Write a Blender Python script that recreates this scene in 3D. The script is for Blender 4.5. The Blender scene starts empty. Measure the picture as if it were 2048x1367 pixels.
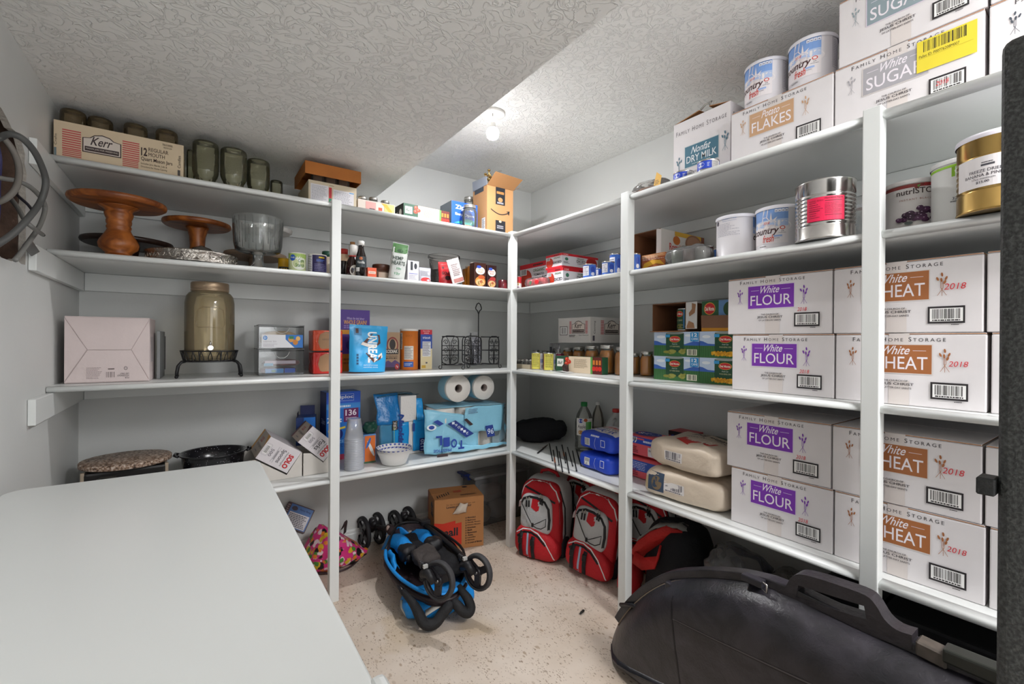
import bpy, bmesh, math, random
from math import sin, cos, pi, radians as R
from mathutils import Vector as V, Matrix, noise
from mathutils.bvhtree import BVHTree
from mathutils.geometry import tessellate_polygon

SC = bpy.context.scene
COL = SC.collection
random.seed(7)
# ------------------------------------------------------------------ camera
FPX, YAW, PITCH, ROLL = 905.02, 0.608615, -0.0018216, 0.0070199
CAMZ = 1.27
fw = V((sin(YAW)*cos(PITCH), cos(YAW)*cos(PITCH), sin(PITCH)))
rt0 = V((cos(YAW), -sin(YAW), 0)); up0 = rt0.cross(fw)
RT = cos(ROLL)*rt0 + sin(ROLL)*up0
UP = -sin(ROLL)*rt0 + cos(ROLL)*up0
CAM = V((0, 0, CAMZ))
cd = bpy.data.cameras.new('camera'); cam = bpy.data.objects.new('camera', cd); COL.objects.link(cam)
cd.sensor_width = 36; cd.lens = 36*FPX/2048; cd.clip_start = 0.02
cam.matrix_world = Matrix(((RT.x, UP.x, -fw.x, 0), (RT.y, UP.y, -fw.y, 0), (RT.z, UP.z, -fw.z, CAMZ), (0, 0, 0, 1)))
SC.camera = cam
def at(px, py, ax, pos):
    """point of the photograph's line of sight on the plane x, y or z = pos"""
    d = RT*((px-1024)/FPX) - UP*((py-683.5)/FPX) + fw
    return CAM + d*((pos-CAM[ax])/d[ax])
# ------------------------------------------------------------------ light
SC.view_settings.view_transform = 'Standard'; SC.view_settings.look = 'None'
SC.view_settings.gamma = 1; SC.view_settings.use_curve_mapping = False
SC.view_settings.exposure = 0.0
SC.cycles.use_denoising = True
SC.cycles.max_bounces = 10; SC.cycles.diffuse_bounces = 5; SC.cycles.transmission_bounces = 8; SC.cycles.transparent_max_bounces = 64
SC.cycles.sample_clamp_indirect = 4.0
SC.cycles.caustics_reflective = False; SC.cycles.caustics_refractive = False
w = bpy.data.worlds.new('world'); SC.world = w; w.use_nodes = True
w.node_tree.nodes['Background'].inputs[0].default_value = (1, .98, .95, 1)
w.node_tree.nodes['Background'].inputs[1].default_value = 0.25
BULB_W = 16.5
FILL_PANEL_W = 88.0
def area(name, loc, target, sx, sy, watts, col):
    l = bpy.data.lights.new(name, 'AREA'); l.shape = 'RECTANGLE'; l.size = sx; l.size_y = sy
    l.energy = watts; l.color = col
    o = bpy.data.objects.new(name, l); COL.objects.link(o); o.location = loc
    o.rotation_euler = (V(target)-V(loc)).to_track_quat('-Z', 'Y').to_euler()
    return o
# unseen fill light added across the open doorway behind the photographer
area('doorway_fill_light', (0.55, -1.38, 1.25), (0.75, 2.0, 1.2), 1.0, 2.0, 25, (.97, .985, 1))

# ------------------------------------------------------------------ helpers: colour and material
def lin(c):
    if isinstance(c, str):
        c = c.lstrip('#'); c = tuple(int(c[i:i+2], 16)/255 for i in (0, 2, 4))
    return tuple(x/12.92 if x <= .04045 else ((x+.055)/1.055)**2.4 for x in c)
MATS = {}
def mat(c, rough=.55, metal=0., bump=None, alpha=None, trans=0., ior=1.45, var=0., vscale=6., coat=0., emit=0., sub=0., name=None):
    key = (c, rough, metal, bump, alpha, trans, ior, var, vscale, coat, emit, sub)
    if key in MATS: return MATS[key]
    m = bpy.data.materials.new(name or ('surface_%s' % str(c).strip('#'))); m.use_nodes = True
    nt = m.node_tree; b = nt.nodes['Principled BSDF']
    l = lin(c)
    b.inputs['Base Color'].default_value = (*l, 1)
    b.inputs['Roughness'].default_value = rough; b.inputs['Metallic'].default_value = metal
    b.inputs['IOR'].default_value = ior
    if trans: b.inputs['Transmission Weight'].default_value = trans
    if alpha is not None: b.inputs['Alpha'].default_value = alpha
    if coat: b.inputs['Coat Weight'].default_value = coat; b.inputs['Coat Roughness'].default_value = .15
    if emit:
        b.inputs['Emission Color'].default_value = (*l, 1); b.inputs['Emission Strength'].default_value = emit
    if sub:
        b.inputs['Subsurface Weight'].default_value = sub; b.inputs['Subsurface Radius'].default_value = (.02, .012, .006)
    tc = None
    if var or bump:
        tc = nt.nodes.new('ShaderNodeTexCoord')
    if var:
        n = nt.nodes.new('ShaderNodeTexNoise'); n.inputs['Scale'].default_value = vscale; n.inputs['Detail'].default_value = 5
        nt.links.new(tc.outputs['Object'], n.inputs['Vector'])
        rp = nt.nodes.new('ShaderNodeValToRGB')
        rp.color_ramp.elements[0].position = .3; rp.color_ramp.elements[1].position = .72
        rp.color_ramp.elements[0].color = (*[x*(1-var) for x in l], 1); rp.color_ramp.elements[1].color = (*[min(1, x*(1+var*.6)) for x in l], 1)
        nt.links.new(n.outputs['Fac'], rp.inputs['Fac']); nt.links.new(rp.outputs['Color'], b.inputs['Base Color'])
    if bump:
        sc_, st = bump
        n = nt.nodes.new('ShaderNodeTexNoise'); n.inputs['Scale'].default_value = sc_; n.inputs['Detail'].default_value = 4
        nt.links.new(tc.outputs['Object'], n.inputs['Vector'])
        bp = nt.nodes.new('ShaderNodeBump'); bp.inputs['Strength'].default_value = st; bp.inputs['Distance'].default_value = .01
        nt.links.new(n.outputs['Fac'], bp.inputs['Height']); nt.links.new(bp.outputs['Normal'], b.inputs['Normal'])
    MATS[key] = m
    return m
def ink(c): return mat(c, .5)
def glass(c='#f4f7f2', rough=.02):
    return mat(c, rough, trans=1., ior=1.45)
def clear(c, alpha, rough=.12):
    return mat(c, rough, alpha=alpha)

# ------------------------------------------------------------------ helpers: mesh
class MB:
    def __init__(s): s.v = []; s.f = []; s.m = []; s.sm = []
    def add(s, vs, fs, m=0, smooth=False):
        o = len(s.v); s.v += [V(p) for p in vs]
        for f in fs: s.f.append([i+o for i in f]); s.m.append(m); s.sm.append(smooth)
        return s
    def box(s, x0, x1, y0, y1, z0, z1, m=0, rz=0, ry=0, c=None):
        vs = [V((x, y, z)) for z in (z0, z1) for y in (y0, y1) for x in (x0, x1)]
        if rz or ry:
            cc = V(c) if c else V(((x0+x1)/2, (y0+y1)/2, (z0+z1)/2))
            M = Matrix.Rotation(rz, 3, 'Z') @ Matrix.Rotation(ry, 3, 'Y')
            vs = [cc + M @ (p-cc) for p in vs]
        return s.add(vs, [(0, 2, 3, 1), (4, 5, 7, 6), (0, 1, 5, 4), (2, 6, 7, 3), (0, 4, 6, 2), (1, 3, 7, 5)], m)
    def lathe(s, prof, seg=24, c=(0, 0, 0), m=0, smooth=True, cap=True, sx=1, sy=1, flute=0, fn=0, axis='Z', mats=None):
        """prof: list of (radius, height)"""
        c = V(c); vs = []
        def P(x, y, z):
            return c + (V((x, y, z)) if axis == 'Z' else V((z, x, y)) if axis == 'X' else V((x, z, y)))
        for r, z in prof:
            for i in range(seg):
                a = 2*pi*i/seg; rr = r*(1+flute*cos(fn*a)) if flute else r
                vs.append(P(rr*cos(a)*sx, rr*sin(a)*sy, z))
        fs = []; n = len(prof)
        flip = axis == 'Y'
        for j in range(n-1):
            for i in range(seg):
                k = (i+1) % seg
                q = (j*seg+i, j*seg+k, (j+1)*seg+k, (j+1)*seg+i)
                fs.append(q[::-1] if flip else q)
        o = len(s.f)
        s.add(vs, fs, m, smooth)
        if mats:
            for j in range(n-1):
                for i in range(seg): s.m[o+j*seg+i] = mats[j]
        if cap:
            b = len(s.v)-len(vs)
            if prof[0][0] > 1e-5: s.f.append([b+i for i in range(seg)][::-1 if not flip else 1]); s.m.append(mats[0] if mats else m); s.sm.append(False)
            if prof[-1][0] > 1e-5: s.f.append([b+(n-1)*seg+i for i in range(seg)][::1 if not flip else -1]); s.m.append(mats[-1] if mats else m); s.sm.append(False)
        return s
    def tube(s, path, r, seg=8, closed=False, m=0, smooth=True):
        P = [V(p) for p in path]; n = len(P)
        rs = r if isinstance(r, (list, tuple)) else [r]*n
        T = []
        for i in range(n):
            a = P[(i-1) % n] if (closed or i) else P[0]; b = P[(i+1) % n] if (closed or i < n-1) else P[-1]
            t = (b-a); T.append(t.normalized() if t.length > 1e-9 else V((0, 0, 1)))
        ref = V((0, 0, 1)) if abs(T[0].z) < .9 else V((1, 0, 0))
        N = T[0].cross(ref).normalized(); vs = []
        for i in range(n):
            N = (N - T[i]*N.dot(T[i]));  N = N.normalized() if N.length > 1e-6 else T[i].orthogonal().normalized()
            B = T[i].cross(N)
            for k in range(seg):
                a = 2*pi*k/seg; vs.append(P[i]+(N*cos(a)+B*sin(a))*rs[i])
        fs = []
        for j in range(n if closed else n-1):
            jj = (j+1) % n
            for k in range(seg):
                q = (k+1) % seg; fs.append((j*seg+k, j*seg+q, jj*seg+q, jj*seg+k))
        if not closed: fs += [tuple(range(seg))[::-1], tuple((n-1)*seg+k for k in range(seg))]
        return s.add(vs, fs, m, smooth)
    def ribbon(s, path, wv, th, m=0):
        """flat strap: path points, half-width vector(s), thickness vector via cross"""
        P = [V(p) for p in path]; n = len(P); vs = []
        for i in range(n):
            t = (P[min(i+1, n-1)]-P[max(i-1, 0)]).normalized()
            w_ = V(wv[i] if isinstance(wv, list) else wv); nn = t.cross(w_).normalized()*th/2
            vs += [P[i]-w_-nn, P[i]+w_-nn, P[i]+w_+nn, P[i]-w_+nn]
        fs = [(0, 1, 2, 3)[::-1]] + [(4*i+a, 4*i+(a+1) % 4, 4*i+4+(a+1) % 4, 4*i+4+a) for i in range(n-1) for a in range(4)] + [tuple(4*(n-1)+a for a in range(4))]
        return s.add(vs, fs, m, True)
    def prism(s, pts, a0, a1, axis='y', m=0, smooth=False):
        """polygon pts extruded along an axis: 'y' -> pts are (x,z); 'x' -> (y,z); 'z' -> (x,y)"""
        def P(p, a): return (p[0], a, p[1]) if axis == 'y' else (a, p[0], p[1]) if axis == 'x' else (p[0], p[1], a)
        n = len(pts); vs = [P(p, a0) for p in pts]+[P(p, a1) for p in pts]
        fs = [tuple(range(n)), tuple(range(n, 2*n))[::-1]]
        o = len(s.f)
        s.add(vs, fs, m, False)
        b = len(s.v)-2*n
        for i in range(n):
            k = (i+1) % n; s.f.append([b+i, b+n+i, b+n+k, b+k]); s.m.append(m); s.sm.append(smooth)
        return s
    def grid(s, fn, nu, nv, m=0, smooth=True, cu=False):
        vs = [fn(i/nu, j/nv) for j in range(nv+1) for i in range(nu+1)]
        return s.add(vs, [(j*(nu+1)+i, j*(nu+1)+i+1, (j+1)*(nu+1)+i+1, (j+1)*(nu+1)+i) for j in range(nv) for i in range(nu)], m, smooth)
    def sphere(s, c, r, seg=12, ring=8, m=0, sz=1, sx=1, sy=1):
        prof = [(max(1e-6, r*sin(pi*i/ring)), -r*cos(pi*i/ring)*sz) for i in range(ring+1)]
        return s.lathe(prof, seg, c, m, cap=False, sx=sx, sy=sy)
    def xform(s, M, start=0):
        for i in range(start, len(s.v)): s.v[i] = M @ s.v[i]
        return s
    def build(s, name, mats, parent=None, bevel=0, seg=1, fixn=True, sub=0, solid=0, smooth=None):
        me = bpy.data.meshes.new(name)
        if not isinstance(mats, (list, tuple)): mats = [mats]
        me.from_pydata([tuple(p) for p in s.v], [], s.f)
        for q in mats: me.materials.append(q)
        me.polygons.foreach_set('material_index', s.m); me.polygons.foreach_set('use_smooth', s.sm if smooth is None else [smooth]*len(s.f))
        if fixn or bevel:
            bm = bmesh.new(); bm.from_mesh(me)
            if fixn: bmesh.ops.recalc_face_normals(bm, faces=bm.faces)
            if bevel:
                es = [e for e in bm.edges if len(e.link_faces) == 2 and e.calc_face_angle(0) > .6]
                bmesh.ops.bevel(bm, geom=es, offset=bevel, segments=seg, affect='EDGES', profile=.6, clamp_overlap=True)
            bm.to_mesh(me); bm.free()
        me.update()
        o = bpy.data.objects.new(name, me); COL.objects.link(o)
        if parent: o.parent = parent
        if sub:
            md = o.modifiers.new('subdivision', 'SUBSURF'); md.levels = sub; md.render_levels = sub
        if solid:
            md = o.modifiers.new('thickness', 'SOLIDIFY'); md.thickness = solid; md.offset = 0
        return o
def thing(name, label, cat, loc=(0, 0, 0), rz=0, group=None):
    o = bpy.data.objects.new(name, None); COL.objects.link(o); o.location = loc; o.rotation_euler = (0, 0, rz)
    o.empty_display_size = .05
    return tag(o, label, cat, group)
def tag(o, label, cat, group=None):
    o['label'] = label; o['category'] = cat
    if group: o['group'] = group
    return o
def struct(o): o['kind'] = 'structure'; return o
def dup(root, loc=None, rz=None, label=None, group=None):
    r = root.copy(); COL.objects.link(r)
    if loc is not None: r.location = loc
    if rz is not None: r.rotation_euler = (0, 0, rz)
    if label: r['label'] = label
    if group: r['group'] = group
    for ch in list(root.children):
        c = ch.copy(); COL.objects.link(c); c.parent = r
        for g in ch.children:
            d = g.copy(); COL.objects.link(d); d.parent = c
    return r
# ------------------------------------------------------------------ helpers: flat print on a surface
TXT = {}
def text_mesh(s, bold=0., shear=0., space=1., caps=False):
    k = (s, bold, shear, space, caps)
    if k in TXT: return TXT[k]
    cu = bpy.data.curves.new('lettering', 'FONT'); cu.body = s; cu.resolution_u = 3; cu.offset = bold; cu.shear = shear; cu.space_character = space
    if caps:
        cu.small_caps_scale = .78
        for ch in cu.body_format: ch.use_small_caps = True
    ob = bpy.data.objects.new('lettering', cu); COL.objects.link(ob)
    me = ob.to_mesh()
    vs = [(p.co.x, p.co.y) for p in me.vertices]; fs = [tuple(p.vertices) for p in me.polygons]
    ob.to_mesh_clear(); bpy.data.objects.remove(ob); bpy.data.curves.remove(cu)
    xs = [p[0] for p in vs] or [0, 1]; ys = [p[1] for p in vs] or [0, 1]
    TXT[k] = (vs, fs, min(xs), max(xs), min(ys), max(ys))
    return TXT[k]
class Dec:
    """flat print: shapes drawn in (u, v) on a face, mapped to 3D by fn(u, v, lift)"""
    def __init__(s, fn, du=9): s.fn = fn; s.v = []; s.f = []; s.c = []; s.cols = []; s.layer = 0; s.du = du
    def _a(s, vs, fs, col, up=1):
        s.layer += up; o = len(s.v); L = .0006+s.layer*.00006
        if col not in s.cols: s.cols.append(col)
        s.v += [s.fn(u, v, L) for u, v in vs]
        for f in fs: s.f.append([i+o for i in f]); s.c.append(s.cols.index(col))
        return s
    def rect(s, u0, u1, v0, v1, col, up=1):
        nu = max(1, int(abs(u1-u0)/s.du+.999)) if s.du < 5 else 1
        nv = max(1, int(abs(v1-v0)/s.du+.999)) if s.du < 5 else 1
        vs = [(u0+(u1-u0)*i/nu, v0+(v1-v0)*j/nv) for j in range(nv+1) for i in range(nu+1)]
        return s._a(vs, [(j*(nu+1)+i, j*(nu+1)+i+1, (j+1)*(nu+1)+i+1, (j+1)*(nu+1)+i) for j in range(nv) for i in range(nu)], col, up)
    def frame(s, u0, u1, v0, v1, t, col):
        s.rect(u0, u1, v0, v0+t, col); s.rect(u0, u1, v1-t, v1, col, 0); s.rect(u0, u0+t, v0+t, v1-t, col, 0); return s.rect(u1-t, u1, v0+t, v1-t, col, 0)
    def poly(s, pts, col):
        t = tessellate_polygon([[V((p[0], p[1], 0)) for p in pts]])
        return s._a(pts, [tuple(q) for q in t], col)
    def ell(s, cu, cv, a, b, col, rot=0, n=20, up=1):
        pts = [(cu, cv)]+[(cu+a*cos(2*pi*i/n)*cos(rot)-b*sin(2*pi*i/n)*sin(rot), cv+a*cos(2*pi*i/n)*sin(rot)+b*sin(2*pi*i/n)*cos(rot)) for i in range(n)]
        return s._a(pts, [(0, 1+i, 1+(i+1) % n) for i in range(n)], col, up)
    def line(s, pts, w, col, up=1):
        if s.du < 5:
            q = [pts[0]]
            for a, b in zip(pts, pts[1:]):
                k = max(1, int(math.hypot(b[0]-a[0], b[1]-a[1])/s.du*2+.999))
                q += [(a[0]+(b[0]-a[0])*i/k, a[1]+(b[1]-a[1])*i/k) for i in range(1, k+1)]
            pts = q
        vs = []; n = len(pts)
        for i in range(n):
            a = pts[max(i-1, 0)]; b = pts[min(i+1, n-1)]; dx, dy = b[0]-a[0], b[1]-a[1]; L = math.hypot(dx, dy) or 1
            vs += [(pts[i][0]-dy/L*w/2, pts[i][1]+dx/L*w/2), (pts[i][0]+dy/L*w/2, pts[i][1]-dx/L*w/2)]
        return s._a(vs, [(2*i, 2*i+1, 2*i+3, 2*i+2) for i in range(n-1)], col, up)
    def text(s, t, u0, u1, v0, v1, col, bold=0., shear=0., space=1., caps=False, vert=0, flip=False):
        vs, fs, x0, x1, y0, y1 = text_mesh(t, bold, shear, space, caps)
        out = []
        for x, y in vs:
            a = (x-x0)/(x1-x0 or 1); b = (y-y0)/(y1-y0 or 1)
            if flip: a, b = 1-a, 1-b
            if vert == 1: a, b = 1-b, a       # reads upwards
            elif vert == -1: a, b = b, 1-a    # reads downwards
            out.append((u0+(u1-u0)*a, v0+(v1-v0)*b))
        return s._a(out, fs, col)
    def fine(s, u0, u1, v0, v1, n, col, seed=1, fill=.55, ragged=.3):
        """rows of print too small to read"""
        rnd = random.Random(seed); h = (v1-v0)/n; up = 1
        for i in range(n):
            v = v1-(i+1)*h; u = u0; end = u1-(u1-u0)*ragged*rnd.random()
            while u < end:
                L = (u1-u0)*rnd.uniform(.05, .14); e = min(u+L, end)
                s.rect(u, e, v+h*(1-fill)/2, v+h*(1+fill)/2, col, up); up = 0; u = e+(u1-u0)*.022
        return s
    def barcode(s, u0, u1, v0, v1, n=26, seed=1, bg='#f2f0ee', fg='#2a2526', digits=True):
        rnd = random.Random(seed); s.rect(u0, u1, v0, v1, bg)
        ws = [rnd.choice((1, 1, 2, 3)) for _ in range(2*n)]; k = (u1-u0)*.86/sum(ws); u = u0+(u1-u0)*.07; up = 1
        for i, w_ in enumerate(ws):
            if i % 2 == 0: s.rect(u, u+w_*k, v0+(v1-v0)*(.2 if digits else .08), v1-(v1-v0)*.06, fg, up); up = 0
            u += w_*k
        if digits: s.fine(u0+(u1-u0)*.08, u1-(u1-u0)*.08, v0+(v1-v0)*.03, v0+(v1-v0)*.15, 1, fg, seed, .8, 0)
        return s
    def build(s, name, parent, rough=.5, project=None):
        if not s.f: return None
        me = bpy.data.meshes.new(name); me.from_pydata([tuple(p) for p in s.v], [], s.f)
        for c in s.cols: me.materials.append(mat(c, rough))
        me.polygons.foreach_set('material_index', s.c); me.update()
        o = bpy.data.objects.new(name, me); COL.objects.link(o); o.parent = parent
        return o
def f_front(w, y=0): return lambda u, v, o: V((u, y-o, v))
def f_left(w, d): return lambda u, v, o: V((-w/2-o, d-u, v))
def f_right(w, d): return lambda u, v, o: V((w/2+o, u, v))
def f_top(h): return lambda u, v, o: V((u, v, h+o))
def f_cyl(r, a0=0, taper=None):
    def fn(u, v, o):
        rr = (r if taper is None else taper(v))+o; a = u/r+a0
        return V((rr*sin(a), -rr*cos(a), v))
    return fn
def f_proj(obj, origin, ux, vx, direction):
    """print wrapped onto a soft surface: rays cast on the object's mesh"""
    me = obj.data; bv = BVHTree.FromPolygons([p.co.copy() for p in me.vertices], [tuple(p.vertices) for p in me.polygons])
    origin, ux, vx, direction = V(origin), V(ux), V(vx), V(direction).normalized()
    def fn(u, v, o):
        p = origin+ux*u+vx*v
        hit = bv.ray_cast(p-direction*.6, direction)
        q = hit[0] if hit[0] is not None else p
        return q-direction*(o+.0006)
    return fn
# ------------------------------------------------------------------ the room
XB, YA = 1.5918, 2.2904            # front edges of the two shelf runs
XW, YW, XL = 2.160, 2.850, -0.445  # right wall, back wall, left wall
YN = -1.45                         # wall with the doorway, behind the camera
ZC, ZS, XS = 2.437, 2.150, 0.902   # ceiling, dropped soffit and its edge
ZB = {'T': 1.9133, '2': 1.5716, '3': 1.0719, '4': .5726}   # undersides of the shelves
TH = .021
ZT = {k: v+TH+.0008 for k, v in ZB.items()}

def wall_paint(name, base, bump_scale, strength, kind='NOISE'):
    m = bpy.data.materials.new(name); m.use_nodes = True; nt = m.node_tree; b = nt.nodes['Principled BSDF']
    b.inputs['Roughness'].default_value = .5
    tc = nt.nodes.new('ShaderNodeTexCoord')
    n0 = nt.nodes.new('ShaderNodeTexNoise'); n0.inputs['Scale'].default_value = 3; n0.inputs['Detail'].default_value = 6
    nt.links.new(tc.outputs['Object'], n0.inputs['Vector'])
    rp = nt.nodes.new('ShaderNodeValToRGB'); l = lin(base)
    rp.color_ramp.elements[0].position = .3; rp.color_ramp.elements[1].position = .7
    rp.color_ramp.elements[0].color = (*[x*.955 for x in l], 1); rp.color_ramp.elements[1].color = (*l, 1)
    nt.links.new(n0.outputs['Fac'], rp.inputs['Fac']); nt.links.new(rp.outputs['Color'], b.inputs['Base Color'])
    bp = nt.nodes.new('ShaderNodeBump'); bp.inputs['Strength'].default_value = strength; bp.inputs['Distance'].default_value = .0045 if kind == 'KNOCK' else .004
    if kind == 'KNOCK':
        # trowelled skip texture: distorted noise thresholded into flat patches with ridged rims
        n1 = nt.nodes.new('ShaderNodeTexNoise'); n1.inputs['Scale'].default_value = bump_scale; n1.inputs['Detail'].default_value = 3; n1.inputs['Distortion'].default_value = 1.6
        nt.links.new(tc.outputs['Object'], n1.inputs['Vector'])
        r1 = nt.nodes.new('ShaderNodeValToRGB')
        e = r1.color_ramp.elements; e[0].position = .46; e[0].color = (0, 0, 0, 1); e[1].position = .50; e[1].color = (1, 1, 1, 1)
        e2 = e.new(.56); e2.color = (.45, .45, .45, 1)
        nt.links.new(n1.outputs['Fac'], r1.inputs['Fac']); nt.links.new(r1.outputs['Color'], bp.inputs['Height'])
    else:
        n1 = nt.nodes.new('ShaderNodeTexNoise'); n1.inputs['Scale'].default_value = bump_scale; n1.inputs['Detail'].default_value = 4
        nt.links.new(tc.outputs['Object'], n1.inputs['Vector']); nt.links.new(n1.outputs['Fac'], bp.inputs['Height'])
    nt.links.new(bp.outputs['Normal'], b.inputs['Normal'])
    return m
M_wall = wall_paint('painted_wall', '#d0d1cf', 60, .12)
M_ceil = wall_paint('textured_ceiling', '#eae9e6', 20, .75, 'KNOCK')
M_shelf = wall_paint('shelf_gloss_paint', '#e1e3e1', 25, .05); M_shelf.node_tree.nodes['Principled BSDF'].inputs['Roughness'].default_value = .33
def floor_mat():
    m = bpy.data.materials.new('concrete'); m.use_nodes = True; nt = m.node_tree; b = nt.nodes['Principled BSDF']
    tc = nt.nodes.new('ShaderNodeTexCoord'); L = nt.links.new
    def noise_(s, d=6, dist=0):
        n = nt.nodes.new('ShaderNodeTexNoise'); n.inputs['Scale'].default_value = s; n.inputs['Detail'].default_value = d; n.inputs['Distortion'].default_value = dist
        L(tc.outputs['Object'], n.inputs['Vector']); return n
    def ramp(src, stops):
        r = nt.nodes.new('ShaderNodeValToRGB'); e = r.color_ramp.elements
        while len(e) < len(stops): e.new(.5)
        for k, (p, c) in enumerate(stops): e[k].position = p; e[k].color = (*lin(c), 1) if isinstance(c, str) else (c, c, c, 1)
        L(src, r.inputs['Fac']); return r
    base = ramp(noise_(3.2, 8).outputs['Fac'], [(.3, '#c7b5a3'), (.5, '#d2c3b4'), (.72, '#dccfc2')])
    def mix(fac, a, col):
        x = nt.nodes.new('ShaderNodeMix'); x.data_type = 'RGBA'; L(fac, x.inputs['Factor']); L(a, x.inputs['A']); x.inputs['B'].default_value = (*lin(col), 1); return x.outputs['Result']
    out = base.outputs['Color']
    for scale, th, col, rs in ((95, .2, '#9a8876', 1), (150, .24, '#a69586', .9), (52, .15, '#8d7b69', 1), (34, .16, '#a8937e', 1)):
        vo = nt.nodes.new('ShaderNodeTexVoronoi'); vo.inputs['Scale'].default_value = scale; vo.inputs['Randomness'].default_value = rs
        mp = nt.nodes.new('ShaderNodeMapping'); mp.inputs['Scale'].default_value = (1, .55, 1); mp.inputs['Rotation'].default_value = (0, 0, scale)
        L(tc.outputs['Object'], mp.inputs['Vector']); L(mp.outputs['Vector'], vo.inputs['Vector'])
        r = ramp(vo.outputs['Distance'], [(th, 1.0), (th+.08, 0.0)])
        gate = ramp(noise_(scale*.11, 2).outputs['Fac'], [(.46, 0.0), (.58, .9)])
        mu = nt.nodes.new('ShaderNodeMath'); mu.operation = 'MULTIPLY'; L(r.outputs['Color'], mu.inputs[0]); L(gate.outputs['Color'], mu.inputs[1])
        out = mix(mu.outputs[0], out, col)
    st = ramp(noise_(1.7, 3, .6).outputs['Fac'], [(.63, 0.0), (.68, .35)])
    out = mix(st.outputs['Color'], out, '#b9a078')
    L(out, b.inputs['Base Color'])
    rr = ramp(noise_(5).outputs['Fac'], [(.3, .28), (.7, .45)]); L(rr.outputs['Color'], b.inputs['Roughness'])
    bp = nt.nodes.new('ShaderNodeBump'); bp.inputs['Strength'].default_value = .12; bp.inputs['Distance'].default_value = .003
    L(noise_(160).outputs['Fac'], bp.inputs['Height']); L(bp.outputs['Normal'], b.inputs['Normal'])
    return m
M_floor = floor_mat()
T_ = .1
def slab(name, x0, x1, y0, y1, z0, z1, m):
    return struct(MB().box(x0, x1, y0, y1, z0, z1).build(name, m))
slab('floor', XL-T_, XW+T_, YN-T_, YW+T_, -T_, 0, M_floor)
slab('ceiling', XL-T_, XW+T_, YN-T_, YW+T_, ZC, ZC+T_, M_ceil)
slab('ceiling_soffit', XL, XS, YN, YW, ZS, ZC, M_ceil)
slab('wall_back', XL-T_, XW+T_, YW, YW+T_, 0, ZC, M_wall)
slab('wall_right', XW, XW+T_, YN, YW, 0, ZC, M_wall)
# left wall with a rough hole cut for cables
HY0, HY1, HZ0, HZ1 = 1.62, 2.055, 1.50, 1.875
wl = MB()
rnd = random.Random(3)
hole = []
for i in range(13): hole.append((HY1+rnd.uniform(-.006, .006)-(.016 if i > 10 else 0), HZ0+(HZ1-.03-HZ0)*i/12))
for i in range(10): hole.append((HY1-.05-(HY1-.05-HY0)*i/9, HZ1+rnd.uniform(-.008, .012)+.04*i/9))
for i in range(10): hole.append((HY0+rnd.uniform(-.006, .006), HZ1+.04-(HZ1+.04-HZ0)*i/9))
for i in range(1, 10): hole.append((HY0+(HY1-HY0)*i/10, HZ0+rnd.uniform(-.01, .006)))
outer = [(YN, 0), (YN, ZC), (YW, ZC), (YW, 0)]
tess = tessellate_polygon([[V((a, b, 0)) for a, b in outer], [V((a, b, 0)) for a, b in hole]])
allp = outer+hole
wl.add([(XL, a, b) for a, b in allp], [tuple(t) for t in tess])
n_ = len(hole)
wl.add([(XL, a, b) for a, b in hole]+[(XL-.016, a, b) for a, b in hole], [(i, (i+1) % n_, n_+(i+1) % n_, n_+i) for i in range(n_)], 1)
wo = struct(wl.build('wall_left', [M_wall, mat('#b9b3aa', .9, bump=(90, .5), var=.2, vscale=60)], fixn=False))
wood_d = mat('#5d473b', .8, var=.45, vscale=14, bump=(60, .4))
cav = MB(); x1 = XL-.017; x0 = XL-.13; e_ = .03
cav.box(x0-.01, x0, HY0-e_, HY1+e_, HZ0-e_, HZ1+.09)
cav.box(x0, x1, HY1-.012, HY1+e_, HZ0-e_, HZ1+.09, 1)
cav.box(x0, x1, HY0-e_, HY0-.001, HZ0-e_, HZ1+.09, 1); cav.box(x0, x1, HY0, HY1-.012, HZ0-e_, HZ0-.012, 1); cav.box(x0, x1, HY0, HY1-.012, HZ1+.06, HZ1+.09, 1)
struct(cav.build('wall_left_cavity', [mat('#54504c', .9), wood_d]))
# wall with the doorway behind the photographer
DX0, DX1, DZ = 0.0, 1.0, 2.05
slab('wall_near_side', XL, DX0, YN-T_, YN, 0, ZS, M_wall)
slab('wall_near', DX1, XW, YN-T_, YN, 0, ZC, M_wall)
slab('wall_near_header', DX0, DX1, YN-T_, YN, DZ, ZS, M_wall)
# baseboards
def base(name, x0, x1, y0, y1, prof, axis):
    return struct(MB().prism(prof, x0 if axis == 'x' else y0, x1 if axis == 'x' else y1, axis).build(name, M_shelf))
bp_ = [(0, 0), (0, .105), (-.006, .105), (-.009, .095), (-.009, .082), (-.013, .076), (-.013, 0)]
base('baseboard_back', XL, XW, 0, 0, [(YW+a, b) for a, b in bp_], 'x')
base('baseboard_right', 0, 0, YN, YW-.014, [(XW+a, b) for a, b in bp_], 'y')
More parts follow.
